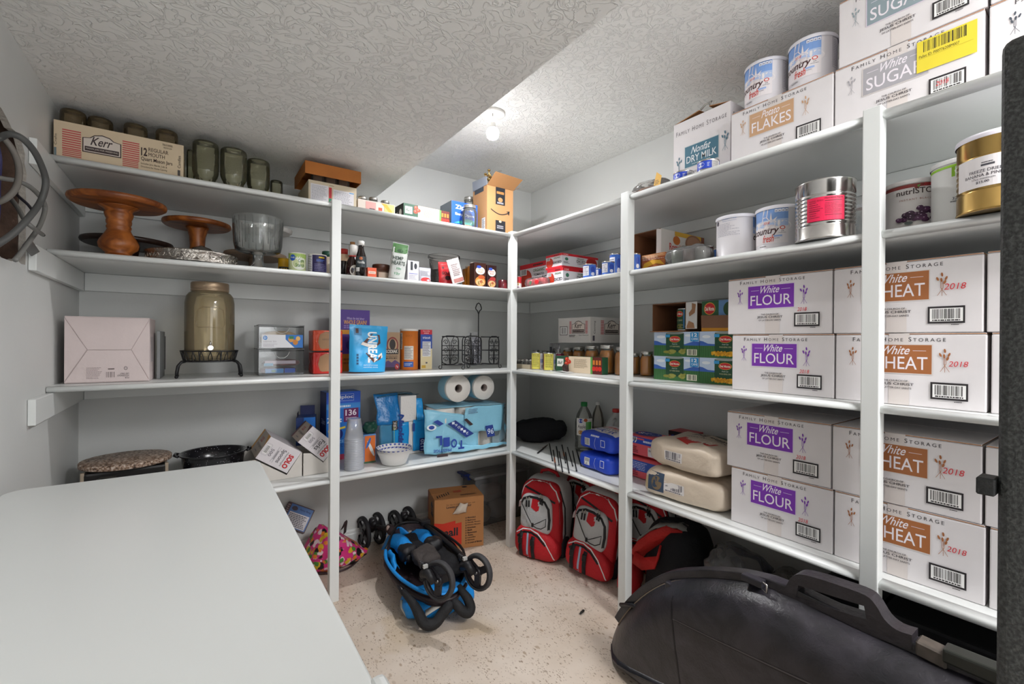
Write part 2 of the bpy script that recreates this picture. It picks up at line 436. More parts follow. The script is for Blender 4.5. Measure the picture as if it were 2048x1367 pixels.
# ------------------------------------------------------------------ built-in shelving
sh = thing('shelving_unit', 'white painted built-in L-shaped pantry shelving with four posts around the room corner', 'shelving', (XB, YA, 0))
sx, sy = XB, YA
PW = .044
A1 = 0.572; B1y, B2y = 1.350, .424
A1 = at(662.7, 600, 1, YA-.008).x
B1y = at(1255, 600, 0, XB-.008).y
B2y = at(1759.5, 600, 0, XB-.008).y
def loc(x0, x1, y0, y1): return x0-sx, x1-sx, y0-sy, y1-sy
def nose(z, span, axis, front):
    """bullnose strip on the shelf front between two posts"""
    n = 7; a = [(-(TH/2)*sin(pi*i/n), z+TH/2-(TH/2)*cos(pi*i/n)) for i in range(n+1)]
    prof = [(.037, z), *[(TH/2-.002+q, zz) for q, zz in a], (.037, z+TH)]
    mb = MB()
    if axis == 'A': mb.prism([(q, zz) for q, zz in prof], span[0]-sx, span[1]-sx, 'x', smooth=True)
    else: mb.prism([(q, zz) for q, zz in prof], span[0]-sy, span[1]-sy, 'y', smooth=True)
    o = mb.build('shelf_nosing', M_shelf, sh)
    return o
YB0 = -.55
for k, z in ZB.items():
    MB().box(*loc(XL+.002, XW-.002, YA+.037, YW-.002), z, z+TH).build('shelf_board', M_shelf, sh)
    MB().box(*loc(XB+.037, XW-.002, YB0, YA+.037), z, z+TH).build('shelf_board', M_shelf, sh)
    nose(z, (XL+.002, A1), 'A', YA); nose(z, (A1+PW, XB-.008), 'A', YA)
    nose(z, (B1y+PW, YA-.008), 'B', XB); nose(z, (B2y+PW, B1y), 'B', XB); nose(z, (YB0, B2y), 'B', XB)
    # cleats under the boards
    c = .083
    if k == 'T': c = .06
    MB().box(*loc(XL+.001, XL+.020, 2.075, YW-.001), z-.085, z-.001).build('cleat', M_shelf, sh, bevel=.0015)
    MB().box(*loc(XL+.021, XW-.021, YW-.020, YW-.001), z-c, z-.001).build('cleat', M_shelf, sh, bevel=.0015)
    MB().box(*loc(XW-.020, XW-.001, YB0, YW-.021), z-c, z-.001).build('cleat', M_shelf, sh, bevel=.0015)
ztop = ZT['T']+.012
for (px_, py_) in ((A1, YA-.008), (XB-.008, YA-.008), (XB-.008, B1y), (XB-.008, B2y)):
    MB().box(*loc(px_, px_+PW, py_, py_+PW), 0, ztop).build('post', M_shelf, sh, bevel=.003, seg=2)
# ------------------------------------------------------------------ shared builders for the stored goods
RB = -pi/2      # things on the right-hand shelves face the room along -x
KRAFT = '#a9754a'
def cyl(pl, pr, py, ax, pos):
    a = RT*((pl-1024)/FPX)-UP*((py-683.5)/FPX)+fw; b = RT*((pr-1024)/FPX)-UP*((py-683.5)/FPX)+fw
    a = V((a.x, a.y)).normalized(); b = V((b.x, b.y)).normalized(); m = (a+b).normalized()
    t = pos/m[ax]; c = m*t
    return c, t*math.sqrt(max(0, 1-m.dot(a)**2))
def thin_glass(c='#f2f4ee', alpha=.08, gloss=.04, name='clear_glass'):
    key = ('tg', c, alpha, gloss)
    if key in MATS: return MATS[key]
    m = bpy.data.materials.new(name); m.use_nodes = True; nt = m.node_tree; nt.nodes.clear(); L = nt.links.new
    ou = nt.nodes.new('ShaderNodeOutputMaterial'); tr = nt.nodes.new('ShaderNodeBsdfTransparent'); tr.inputs[0].default_value = (*[x**.3 for x in lin(c)], 1)
    gl = nt.nodes.new('ShaderNodeBsdfGlossy'); gl.inputs['Roughness'].default_value = gloss
    df = nt.nodes.new('ShaderNodeBsdfDiffuse'); df.inputs[0].default_value = (*lin(c), 1)
    m1 = nt.nodes.new('ShaderNodeMixShader'); m1.inputs[0].default_value = alpha; L(tr.outputs[0], m1.inputs[1]); L(df.outputs[0], m1.inputs[2])
    lw = nt.nodes.new('ShaderNodeFresnel'); lw.inputs['IOR'].default_value = 1.5
    m2 = nt.nodes.new('ShaderNodeMixShader'); L(lw.outputs[0], m2.inputs[0]); L(m1.outputs[0], m2.inputs[1]); L(gl.outputs[0], m2.inputs[2])
    L(m2.outputs[0], ou.inputs[0]); MATS[key] = m
    return m
M_white_card = mat('#e3dedf', .6, var=.04, vscale=9)
M_kraft = mat(KRAFT, .8, var=.12, vscale=12, bump=(120, .1))
M_kraft_in = mat('#7a4f33', .85, var=.15, vscale=12)
M_tin = mat('#c9c7c4', .22, 1.)
def closed_carton(root, w, d, h, m_out, m_edge=None, gap=.006):
    """shipping carton: body, two top flaps with bare board edges, packing tape"""
    m_edge = m_edge or M_kraft
    t = .004
    MB().box(-w/2, w/2, 0, d, 0, h-t*1.2).build('body', m_out, root, bevel=.003, seg=2)
    for y0, y1 in ((.001, d/2-gap/2), (d/2+gap/2, d-.001)):
        f = MB().box(-w/2+.001, w/2-.001, y0, y1, h-t, h, 0)
        for i in (2, 3, 4, 5): f.m[i] = 1
        f.build('top_flap', [m_out, m_edge], root, bevel=.0008)
def wheat_sprig(D, u, v0, v1, col, s=1):
    h = v1-v0; ww = h*.014
    for k, dx in enumerate((-.16, 0, .16)):
        D.line([(u+dx*h*.9*s, v0+abs(dx)*h*.15), (u+dx*h*-.25*s, v0+.35*h), (u-dx*h*.25*s, v0+.62*h)], ww, col)
    for (a, b, r) in ((0, .9, .12), (-.14, .73, .35), (.13, .74, -.35), (-.02, .68, .1), (.09, .58, -.25)):
        D.ell(u+a*h*s, v0+b*h, .036*h, .088*h, col, r*s, 10)
def home_carton(label, y0, y1, xf, z, h, col, w1, w2, d=.455, sprigcol=None, year=None, barcode=True, tilt=0, rectw=(.215, .68), group='white home storage cartons', slip=None, tex=1):
    """white carton with a coloured name panel, standing on the right-hand shelves"""
    w_ = y0-y1
    r = thing('storage_carton', label, 'carton', (xf, (y0+y1)/2, z), RB+tilt, group)
    closed_carton(r, w_, d, h, M_white_card)
    D = Dec(f_front(w_))
    U = lambda a: (a-.5)*w_
    Vv = lambda b: h*(1-b)
    D.rect(U(.40), U(.54), Vv(.27), Vv(.005), '#d9d0cc'); D.rect(U(.40), U(.54), Vv(.995), Vv(.66), '#d9d0cc', 0)
    D.text('Family Home Storage', U(.135), U(.768), Vv(.115), Vv(.055), '#3a3437', space=1.35, caps=True)
    D.rect(U(rectw[0]), U(rectw[1]), Vv(.565), Vv(.15), '#ded2e0' if col[1] in '789' else '#d8d0cc')
    D.rect(U(rectw[0])+.0025, U(rectw[1])-.0025, Vv(.565)+.0025, Vv(.15)-.0025, col)
    rw = rectw[1]-rectw[0]; ru = lambda a: U(rectw[0]+rw*a)
    wp = '#efe8ee'
    D.text(w1, ru(.29), ru(.69), Vv(.295), Vv(.175), wp, shear=.45, bold=.008)
    D.rect(ru(.08), ru(.26), Vv(.243), Vv(.238), wp); D.rect(ru(.73), ru(.91), Vv(.243), Vv(.238), wp, 0)
    D.text(w2, ru(.07), ru(.93), Vv(.50), Vv(.325), wp, bold=.004)
    sc_ = sprigcol or col
    wheat_sprig(D, U(.135), Vv(.47), Vv(.195), sc_, -1); wheat_sprig(D, U(.763), Vv(.52), Vv(.205), sc_)
    k = '#3a3437'
    D.text('THE CHURCH OF', U(.36), U(.53), Vv(.675), Vv(.65), k, bold=.01); D.text('JESUS CHRIST', U(.32), U(.57), Vv(.735), Vv(.69), k, bold=.012); D.text('OF LATTER-DAY SAINTS', U(.335), U(.555), Vv(.775), Vv(.75), k, bold=.01)
    if barcode:
        D.rect(U(.677), U(.90), Vv(.88), Vv(.655), '#2b2628'); D.barcode(U(.69), U(.888), Vv(.855), Vv(.68), 24, hash(label) % 99)
        D.fine(U(.82), U(.865), Vv(.905), Vv(.893), 1, k, 2, .8, 0)
    if year:
        a, b, c, e = year; D.text('2018', U(a), U(b), Vv(e), Vv(c), '#d2323c', shear=.2)
    if slip:
        a, b, c, e = slip
        D.rect(U(a), U(b), Vv(e), Vv(c), '#e3cf3c'); D.barcode(U(a+.02), U(b-.03), Vv(c+(e-c)*.42), Vv(c+.01), 30, 5, '#e3cf3c', '#2a2622', False)
        D.text('Pallet ID: P00776208M007', U(a+.015), U(b-.10), Vv(c+(e-c)*.55), Vv(c+(e-c)*.46), '#3a3320'); D.rect(U(a+.01), U(b-.02), Vv(c+(e-c)*.58), Vv(c+(e-c)*.575), '#8a7a20')
    D.build('front_print', r)
    return r
def ring_can(root, r, h, m_body, m_rim=None, ribs=0, lid=None, seg=40, rib0=.2, rib1=.8):
    m_rim = m_rim or M_tin
    pr = [(r-.004, .0), (r+.0012, .0006), (r+.0012, .004), (r, .006)]
    for i in range(ribs):
        z = h*(rib0+(rib1-rib0)*i/(ribs-1 if ribs > 1 else 1)); e = h*(rib1-rib0)/max(1, ribs-1)*.25
        pr += [(r, z-e*2), (r-.0022, z-e), (r-.0022, z+e*.2), (r, z+e)]
    pr += [(r, h-.006), (r+.0012, h-.004), (r+.0012, h-.0006), (r-.004, h), (r-.006, h-.004), (0, h-.004)]
    n = len(pr)-1
    ms = [1]*3+[0]*(n-3-5)+[1]*5
    MB().lathe(pr, seg, mats=ms).build('body', [m_body, m_rim], root)
    if lid:
        MB().lathe([(r+.0028, h-.011), (r+.0032, h-.004), (r+.0025, h+.0015), (r-.004, h+.0025), (r-.007, h-.0005), (0, h-.0005)], seg, cap=False).build('lid', lid, root)
def box_thing(name, label, cat, p, rz, w, d, h, m, group=None, bevel=.0015):
    r = thing(name, label, cat, p, rz, group)
    MB().box(-w/2, w/2, 0, d, 0, h).build('body', m, r, bevel=bevel, seg=2)
    return r
def on_B(pl, pr, xf, z, py=683):
    """(location, width) of a thing on the right-hand shelves whose front spans two columns of the photograph"""
    a = at(pl, py, 0, xf).y; b = at(pr, py, 0, xf).y
    return (xf, (a+b)/2, z), a-b
def on_A(pl, pr, yf, z, py=683):
    a = at(pl, py, 1, yf).x; b = at(pr, py, 1, yf).x
    return ((a+b)/2, yf, z), b-a
def zA(px, py, yf): return at(px, py, 1, yf).z
def zB(px, py, xf): return at(px, py, 0, xf).z

# ------------------------------------------------------------------ cartons on the right-hand shelves
FL, WH, SU, PO, MI = '#7a35ab', '#a5663a', '#a9a6ab', '#c79f7b', '#3f6f84'
XF = 1.672; HB = .207
for shelf, tag_, dy in (('3', 'middle', 0), ('4', 'lowest', 0)):
    z = ZT[shelf]
    home_carton('white carton with purple flour panel resting directly on the %s shelf' % tag_, .933, .598, XF, z, HB, FL, 'White', 'FLOUR', year=(.70, .79, .575, .635))
    home_carton('white carton with purple flour panel, upper of the stack on the %s shelf' % tag_, .950, .605, XF, z+HB+.0015, HB, FL, 'White', 'FLOUR', year=(.705, .79, .57, .63), tilt=R(.6))
    home_carton('white carton with brown wheat panel resting directly on the %s shelf' % tag_, .593, .257, XF, z, HB, WH, 'White', 'WHEAT', year=(.785, .90, .37, .44), rectw=(.215, .69))
    home_carton('white carton with brown wheat panel, upper of the stack on the %s shelf' % tag_, .600, .264, XF, z+HB+.0015, HB, WH, 'White', 'WHEAT', year=(.775, .905, .36, .44), rectw=(.215, .69))
    home_carton('white carton cut off at the right, directly on the %s shelf beside the wheat cartons' % tag_, .249, -.088, XF, z, HB, WH, 'White', 'WHEAT', rectw=(.215, .69))
    home_carton('white carton cut off at the right, upper one beside the wheat on the %s shelf' % tag_, .258, -.079, XF, z+HB+.0015, HB, WH, 'White', 'WHEAT', rectw=(.215, .69))
zt = ZT['T']
home_carton('white carton with tan potato flakes panel on the top shelf under two cans', .944, .606, XF, zt, HB, PO, 'Potato', 'FLAKES', rectw=(.20, .66))
home_carton('white carton with grey sugar panel and a yellow pallet slip on the top shelf', .602, .266, XF, zt, HB, SU, 'White', 'SUGAR', year=(.72, .80, .72, .78), slip=(.60, .96, .10, .52))
home_carton('white carton with blue-grey sugar panel stacked highest under the ceiling', .592, .262, XF, zt+HB+.0015, HB, '#8f9ea4', 'White', 'SUGAR')
home_carton('white carton right of the yellow-slip sugar carton on the top shelf', .258, -.075, XF, zt, HB, SU, 'White', 'SUGAR', sprigcol='#4a4f58')
home_carton('white carton in the far upper right corner, upper of its stack', .256, -.077, XF, zt+HB+.0015, HB, SU, 'White', 'SUGAR', sprigcol='#4a4f58')
# dry milk carton, top flaps standing open
r = thing('storage_carton', 'white carton with teal dry milk panel and open top flaps on the top shelf', 'carton', (1.715, (1.229+.972)/2, zt), RB, 'white home storage cartons')
w_, d_, h_ = .257, .33, .285
b = MB(); t = .004
b.box(-w_/2, w_/2, 0, t, 0, h_); b.box(-w_/2, w_/2, d_-t, d_, 0, h_); b.box(-w_/2, -w_/2+t, t, d_-t, 0, h_); b.box(w_/2-t, w_/2, t, d_-t, 0, h_); b.box(-w_/2+t, w_/2-t, t, d_-t, 0, t)
b.build('body', M_white_card, r)
def flap(pts, m, nm='top_flap', th=.003):
    a = [V(p) for p in pts]; n = (a[1]-a[0]).cross(a[3]-a[0]).normalized()*th
    MB().add(a+[p+n for p in a], [(0, 1, 2, 3), (7, 6, 5, 4), (0, 4, 5, 1), (1, 5, 6, 2), (2, 6, 7, 3), (3, 7, 4, 0)]).build(nm, m, r)
flap([(-w_/2, 0, h_), (-w_/2, d_, h_), (-.01, d_-.02, h_+.045), (-.02, .02, h_+.03)], M_kraft)
flap([(w_/2, d_, h_), (w_/2, .0, h_), (.02, .03, h_+.035), (.01, d_-.03, h_+.052)], M_kraft)
flap([(-w_/2+.01, d_, h_), (w_/2-.01, d_, h_), (w_/2-.02, d_+.02, h_+.05), (-w_/2+.02, d_+.02, h_+.05)], M_white_card)
MB().tube([(-.02, .03, h_+.033), (.0, .035, h_+.05), (.03, .03, h_+.048), (.02, .03, h_+.036)], .004, 6).build('tape_end', thin_glass('#e8e4dc', .3), r)
D = Dec(f_front(w_)); U = lambda a: (a-.5)*w_; Vv = lambda q: h_*(1-q)
D.text('Family Home Storage', U(.05), U(.94), Vv(.20), Vv(.13), '#6a6468', space=1.3, caps=True)
D.rect(U(.21), U(.82), Vv(.73), Vv(.40), '#c9ced0'); D.rect(U(.22), U(.81), Vv(.72), Vv(.41), MI)
D.text('Nonfat', U(.33), U(.68), Vv(.535), Vv(.435), '#e8ecee', shear=.45, bold=.006); D.text('DRY MILK', U(.25), U(.78), Vv(.66), Vv(.56), '#e8ecee', bold=.004); D.fine(U(.35), U(.68), Vv(.695), Vv(.68), 1, '#c9d4d8', 4, .6, 0)
wheat_sprig(D, U(.11), Vv(.78), Vv(.52), MI, -1); wheat_sprig(D, U(.92), Vv(.66), Vv(.38), MI)
D.rect(U(.66), U(.98), Vv(.99), Vv(.86), '#2b2628'); D.barcode(U(.68), U(.96), Vv(.985), Vv(.875), 20, 9)
D.text('THE CHURCH OF', U(.38), U(.6), Vv(.82), Vv(.795), '#6a6468'); D.text('JESUS CHRIST', U(.35), U(.63), Vv(.875), Vv(.835), '#6a6468')
D.build('front_print', r)
D = Dec(f_right(w_, d_)); D.text('Family Home Storage', .02, .30, h_*.80, h_*.87, '#3a3437', space=1.3, caps=True); D.build('side_print', r)
# ------------------------------------------------------------------ number-ten cans
M_white_tin = mat('#e6e2e6', .35)
M_lid = mat('#e9e7ee', .4)
def milk_can(label, c, z, face, back=False, group='white powdered milk cans'):
    r0, h = .0715, .163
    r = thing('milk_can', label, 'can', (c[0], c[1], z), face, group)
    ring_can(r, r0, h, M_white_tin, M_tin, lid=M_lid)
    D = Dec(f_cyl(r0), .012)
    def art(o):
        W = .128
        D.rect(o-W/2, o+W/2, .095, .158, '#7fa3dc')
        D.rect(o-W/2, o+W/2, .075, .115, '#b6c8e8'); D.rect(o-W/2, o+W/2, .03, .09, '#ebe4e6')
        D.ell(o+.035, .09, .04, .02, '#efe9ea'); D.ell(o-.04, .095, .03, .016, '#efe9ea')
        D.poly([(o-.045, .09), (o-.036, .112), (o-.026, .098), (o-.02, .125), (o-.016, .158), (o+.002, .158), (o-.003, .125), (o+.006, .112), (o+.010, .142), (o+.014, .112), (o+.03, .123), (o+.022, .108), (o+.032, .094)], '#efe6e6')
        D.ell(o-.005, .098, .03, .014, '#efe6e6'); D.ell(o+.005, .088, .022, .009, '#dcd2d4')
        D.text('country', o-.062, o+.036, .058, .086, '#4a2b2e', bold=.02, shear=.25); D.text('fresh', o-.018, o+.02, .036, .062, '#d24438', shear=.3, bold=.012)
        D.text('2018', o-.016, o+.006, .1, .109, '#d2323c', shear=.2)
        D.ell(o+.046, .083, .0085, .0065, '#d24438'); D.ell(o+.046, .083, .0058, .0042, '#efe6e6'); D.text('39', o+.042, o+.05, .069, .074, '#565258'); D.fine(o+.034, o+.058, .064, .067, 1, '#7a767c', 3)
        D.rect(o+.02, o+.045, .052, .058, '#9cb6e6'); D.fine(o+.022, o+.043, .045, .05, 1, '#a8a6ae', 2)
        for i in range(4): D.rect(o+.022+i*.0105, o+.031+i*.0105, .139, .149, '#f2f0f4'); D.rect(o+.024+i*.0105, o+.029+i*.0105, .141, .145, '#8a90a8')
        D.fine(o+.02, o+.062, .151, .154, 1, '#3c5890', 5, .8, 0)
        D.fine(o-.03, o+.0, .02, .026, 1, '#8a8484', 7, .6, .5)
    def info(o):
        D.text('Country Fresh', o-.028, o+.028, .147, .153, '#7f9fd8'); D.fine(o-.025, o+.03, .141, .144, 1, '#a8aec8')
        D.fine(o-.05, o+.04, .085, .135, 9, '#b9b6bf', 6, .35, .5); D.ell(o-.052, .14, .008, .009, '#4a4650')
    def nutri(o):
        D.frame(o-.022, o+.022, .05, .15, .001, '#9a9aa8'); D.fine(o-.018, o+.018, .055, .145, 16, '#a5a3b2', 8, .4, .2)
    def part(f, o, nm):
        nonlocal D
        D = Dec(f_cyl(r0), .012); f(o); D.build(nm, r)
    if back: part(info, 0, 'info_panel'); part(art, .155, 'front_art')
    else: part(art, 0, 'front_art'); part(nutri, .125, 'nutrition_panel'); part(info, -.16, 'info_panel')
    return r
def facing(c, extra=0.): return math.atan2(c[1], c[0])-pi/2+extra   # turned towards the camera
zc = zt+HB+.003
c, _ = cyl(1487, 1580, 150, 0, 1.762); milk_can('white milk can with blue sky label on the potato carton, left of the pair', c, zc, facing(c, R(-36)))
c, _ = cyl(1580, 1673, 120, 0, 1.762); milk_can('white milk can with blue sky label on the potato carton, beside the sugar cartons', c, zc, facing(c, R(-32)))
z2 = ZT['2']
c, _ = cyl(1433, 1514, 460, 0, 1.735); milk_can('white milk can on the second shelf with its small-print back facing out', c, z2, facing(c, R(-22)), True)
c, _ = cyl(1515, 1599, 450, 0, 1.745); milk_can('white milk can with blue sky label on the second shelf beside the bare tin', c, z2, facing(c, R(-26)))
c, rr = cyl(1590, 1713, 420, 0, 1.645)
r = thing('large_tin', 'bare ribbed metal tin with a pink nutrition sticker', 'can', (c[0], c[1], z2), facing(c, 0))
ring_can(r, rr, .182, mat('#c4c1be', .16, 1.), ribs=9, seg=56, rib0=.24, rib1=.76)
D = Dec(f_cyl(rr), .008); D.rect(-.048, .052, .052, .125, '#df1f4d')
D.fine(-.042, -.004, .06, .112, 8, '#8a1030', 2, .35, .5); D.text('ELDRIED BEANS', -.042, -.004, .112, .117, '#8a1030'); D.text('Nutrition Facts', .0, .046, .117, .122, '#5a0a20', bold=.02)
D.rect(0, .044, .11, .112, '#5a0a20'); D.rect(0, .044, .067, .0685, '#5a0a20', 0); D.fine(.0, .044, .072, .106, 8, '#7a1030', 5, .35, .3); D.text('NOT FOR SALE', -.042, -.012, .082, .086, '#7a1030')
D.build('sticker', r)
# clear cups behind the tin
c, rr = cyl(1700, 1726, 420, 0, 1.80)
r = thing('clear_cup_stack', 'stack of clear plastic cups behind the bare metal tin', 'cups', (c[0], c[1], z2))
for i in range(7): MB().lathe([(.024, i*.012), (.032, i*.012+.07), (.033, i*.012+.072)], 20, cap=False).build('cup', thin_glass('#e9ecec', .12), r)
c, rr = cyl(1690, 1760, 420, 0, 2.03); r = thing('large_tin', 'white can with dark red band on the second shelf, half hidden behind the post', 'can', (c[0], c[1], z2), facing(c)); ring_can(r, .0785, .176, mat('#ddd6d2', .35), M_tin, lid=M_lid); D = Dec(f_cyl(.0785), .012); D.rect(-.12, .12, .155, .166, '#7d2c28'); D.build('label_print', r)
c = V((1.823, .4445))
r = thing('food_can', 'white can with dark red band and black beans picture on the second shelf', 'can', (c[0], c[1], z2), facing(c, R(8)))
ring_can(r, .071, .168, mat('#dcd6d3', .35), M_tin, lid=mat('#d9d4d2', .4))
D = Dec(f_cyl(.071), .01); D.rect(-.13, .13, .145, .155, '#7d2c28'); D.ell(.0, .145, .006, .006, '#7d2c28')
D.text('nutrISTORE', -.048, .062, .125, .142, '#3b2c2a', bold=.012); D.poly([(.003, .143), (.008, .152), (.0, .149)], '#4f9a38'); D.text('2018', .015, .034, .147, .155, '#d2323c', shear=.2)
D.text('INSTANT BLACK BEANS', -.04, .07, .107, .112, '#9c5a4a', space=1.3)
rnd = random.Random(5)
for i in range(46):
    u = rnd.uniform(-.04, .06); v = .045+.04*rnd.random()*(1-abs(u-.012)/.07)
    D.ell(u, v, .0085, .006, rnd.choice(('#4c2a48', '#5e3658', '#3c2038')), rnd.uniform(-.6, .6), 10); D.ell(u-.002, v+.0018, .002, .0012, '#cdb6cc', 0, 6)
D.ell(-.018, .038, .009, .005, '#5c6460'); D.build('label_print', r)
c = V((1.753, .3140))
r = thing('food_can', 'white can with lime green band and red apple picture beside the gold tin', 'can', (c[0], c[1], z2), facing(c, R(20)))
ring_can(r, .0705, .18, mat('#e4e2df', .35), M_tin, lid=mat('#dedcda', .4))
D = Dec(f_cyl(.0705), .01); D.rect(-.13, .13, .158, .165, '#8fbf2c'); D.poly([(-.052, .158), (-.030, .158), (-.030, .132), (-.052, .132)], '#8fbf2c'); D.poly([(-.046, .148), (-.04, .153), (-.034, .148), (-.036, .139), (-.044, .139)], '#eef2e6')
D.text('AUGASON', -.018, .06, .118, .14, '#2c2c2a', bold=.02); D.text('FARMS', -.01, .01, .112, .116, '#565258')
D.ell(.0, .082, .026, .022, '#c7301f'); D.ell(-.006, .09, .01, .008, '#ef7a4a'); D.ell(.008, .086, .012, .012, '#e8963c'); D.line([(.0, .1), (.003, .11)], .002, '#5a3a20')
D.text('32', -.05, -.04, .068, .076, '#34323a'); D.fine(-.054, -.034, .062, .066, 1, '#565258', 2, .6, 0); D.text('Apple', -.028, .02, .03, .046, '#34323a', shear=.2); D.build('label_print', r)
c, rr = cyl(1912, 2080, 360, 0, 1.665)
rr = .0775
c = V((1.62, .2286))
r = thing('large_tin', 'gold ribbed tin with white lid and fruit sticker at the shelf edge', 'can', (c.x, c.y, z2), facing(c, 0))
ring_can(r, rr, .184, mat('#b8975a', .25, 1.), mat('#b8975a', .25, 1.), ribs=7, lid=mat('#e2dde6', .4), seg=56, rib0=.28, rib1=.72)
D = Dec(f_cyl(rr), .008); D.rect(-.09, .05, .055, .128, '#e4dfe0')
D.fine(-.032, -.012, .111, .114, 1, '#565258', 3, .9, 0); D.rect(-.033, -.009, .104, .109, '#4a4a50'); D.text('FREEZE DRIED', -.056, .006, .09, .097, '#46424a', bold=.01); D.text('BANANA & PINEAPPLE', -.066, .03, .08, .087, '#46424a', bold=.01); D.text('17oz minimum', -.05, -.008, .0725, .0775, '#46424a'); D.text('$15.00', -.042, -.018, .0635, .07, '#46424a', bold=.02)
D.build('sticker', r)
# ------------------------------------------------------------------ soft and glass shapes
def sgn(x, e): return math.copysign(abs(x)**e, x)
def lump(w, d, h, seed=0, amp=.008, freq=9., e=.6, ez=.7, nu=32, nv=16, c=(0, 0, 0), m=0, mb=None, flat=.0, fold=0., top=None):
    """soft stuffed form standing on z=0"""
    mb = mb or MB(); c = V(c); vs = []
    for j in range(nv+1):
        ph = -pi/2+pi*j/nv
        for i in range(nu):
            th = 2*pi*i/nu
            p = V((w/2*sgn(cos(ph), ez)*sgn(cos(th), e), d/2*sgn(cos(ph), ez)*sgn(sin(th), e), h/2*(1+sgn(sin(ph), ez))))
            q = p*freq+V((seed*7.3, seed*3.1, seed))
            k = noise.noise(q)*amp+noise.noise(q*2.3)*amp*.45+(abs(noise.noise(q*1.7))*fold if fold else 0)
            nrm = V((p.x/(w*w), p.y/(d*d), (p.z-h/2)/(h*h))); nrm = nrm.normalized() if nrm.length > 0 else V((0, 0, 1))
            p = p+nrm*k
            if top: p.z = top(p.x, p.y, p.z)
            p.z = max(p.z, flat+.0005)
            vs.append(c+p)
    fs = [(j*nu+i, j*nu+(i+1) % nu, (j+1)*nu+(i+1) % nu, (j+1)*nu+i) for j in range(nv) for i in range(nu)]
    return mb.add(vs, fs, m, True)
def pouch(w, h, t, seed=0, amp=.004, nu=16, nv=20, topw=1., crimp=.08):
    """stand-up bag: bulging below, flat sealed top; front faces -y"""
    mb = MB()
    for s_ in (-1, 1):
        def fn(a, b, s_=s_):
            ww = w*(1-(1-topw)*b)
            x = (a-.5)*ww
            bul = t/2*max(0, 1-b/(1-crimp))**.55*(1-(2*abs(a-.5))**3.2)**.6
            if b < .04: bul *= .9
            n = noise.noise(V((x*22+seed, b*h*22, s_*3+seed)))*amp*min(1, bul/(t*.2+1e-6))
            return V((x+noise.noise(V((b*9, seed, a*2)))*amp*.5, s_*(bul+.0012)+n, b*h))
        mb.grid(fn, nu, nv)
    return mb
JAR = [(.0, .0), (.040, .0), (.0445, .003), (.047, .010), (.0475, .03), (.0475, .108), (.0465, .118), (.042, .131), (.0375, .139), (.0362, .143), (.0362, .148), (.0372, .150), (.0362, .153), (.0372, .156), (.0362, .159), (.0362, .165)]
def mason_jar(label, c, z, group, s=1., inv=False, fill=None, fillz=.8, lid='#b9b6b0', ring=True, cat='jar', h=1., glass_m=None, name='mason_jar', face=0):
    r = thing(name, label, cat, (c[0], c[1], z), face, group)
    H = .165*s*h
    prof = [(a*s, b*s*h) for a, b in JAR]
    if inv: prof = [(a, H-b) for a, b in prof][::-1]
    sq = MB().lathe(prof, 28, cap=False)
    sq.build('glass_body', glass_m or thin_glass('#f2f4ee', .06, .05), r)
    if not inv and lid:
        MB().lathe([(.0395*s, H-.017*s), (.040*s, H-.002), (.038*s, H+.002), (.0, H+.0022)], 28).build('lid', mat(lid, .3, .9), r)
        MB().lathe([(.0402*s, H-.018*s), (.0408*s, H-.016*s), (.0408*s, H-.013*s), (.0402*s, H-.011*s)], 28, cap=False).build('lid_band', mat('#cfccc6', .25, .9), r)
    if fill:
        top = H*fillz
        pf = [(max(.0, a-.0022), min(b, top)) for a, b in [(p[0], p[1]+.003) for p in prof] if b <= top+.006]
        pf = [(.0, .003)]+[q for q in pf if q[0] > .002]+[(.0, top)]
        fo = MB().lathe(pf, 20, cap=False)
        fo.build('contents', mat(fill, .4, sub=.0), r)
    return r
PEACH = '#ffa232'
def peach_jar(label, c, z, group='quart jars of peaches', s=1., fillz=.82):
    r = mason_jar(label, c, z, group, s, fill=None, lid='#cfcdc8')
    rnd = random.Random(int(c[0]*1000+c[1]*777)); H = .165*s; m = mat(PEACH, .35, var=.12, vscale=30)
    z_ = .018*s
    pts = []
    for lay in range(6):
        zz = .0205*s+lay*.0205*s
        if zz > H*fillz-.02: break
        for k in range(5):
            a = 2*pi*k/5+lay*.63+rnd.uniform(-.15, .15); rad = .028*s
            pts.append((rad*cos(a), rad*sin(a), zz+rnd.uniform(-.003, .003)))
    mb = MB()
    for p in pts: mb.sphere(p, .0178*s, 9, 6, sz=.85)
    mb.lathe([(.0, .006), (.032*s, .006), (.035*s, H*.5), (.03*s, H*fillz-.02), (.0, H*fillz-.015)], 14, cap=False)
    o = mb.build('peach_halves', m, r); o['kind'] = 'stuff'
    MB().lathe([(.0, .0032), (.0440*s, .0035), (.0455*s, .012*s), (.0455*s, .105*s), (.040*s, .128*s), (.037*s, H*fillz), (.0, H*fillz)], 24, cap=False).build('syrup', mat('#ee9420', .25, coat=.4), r)
    return r
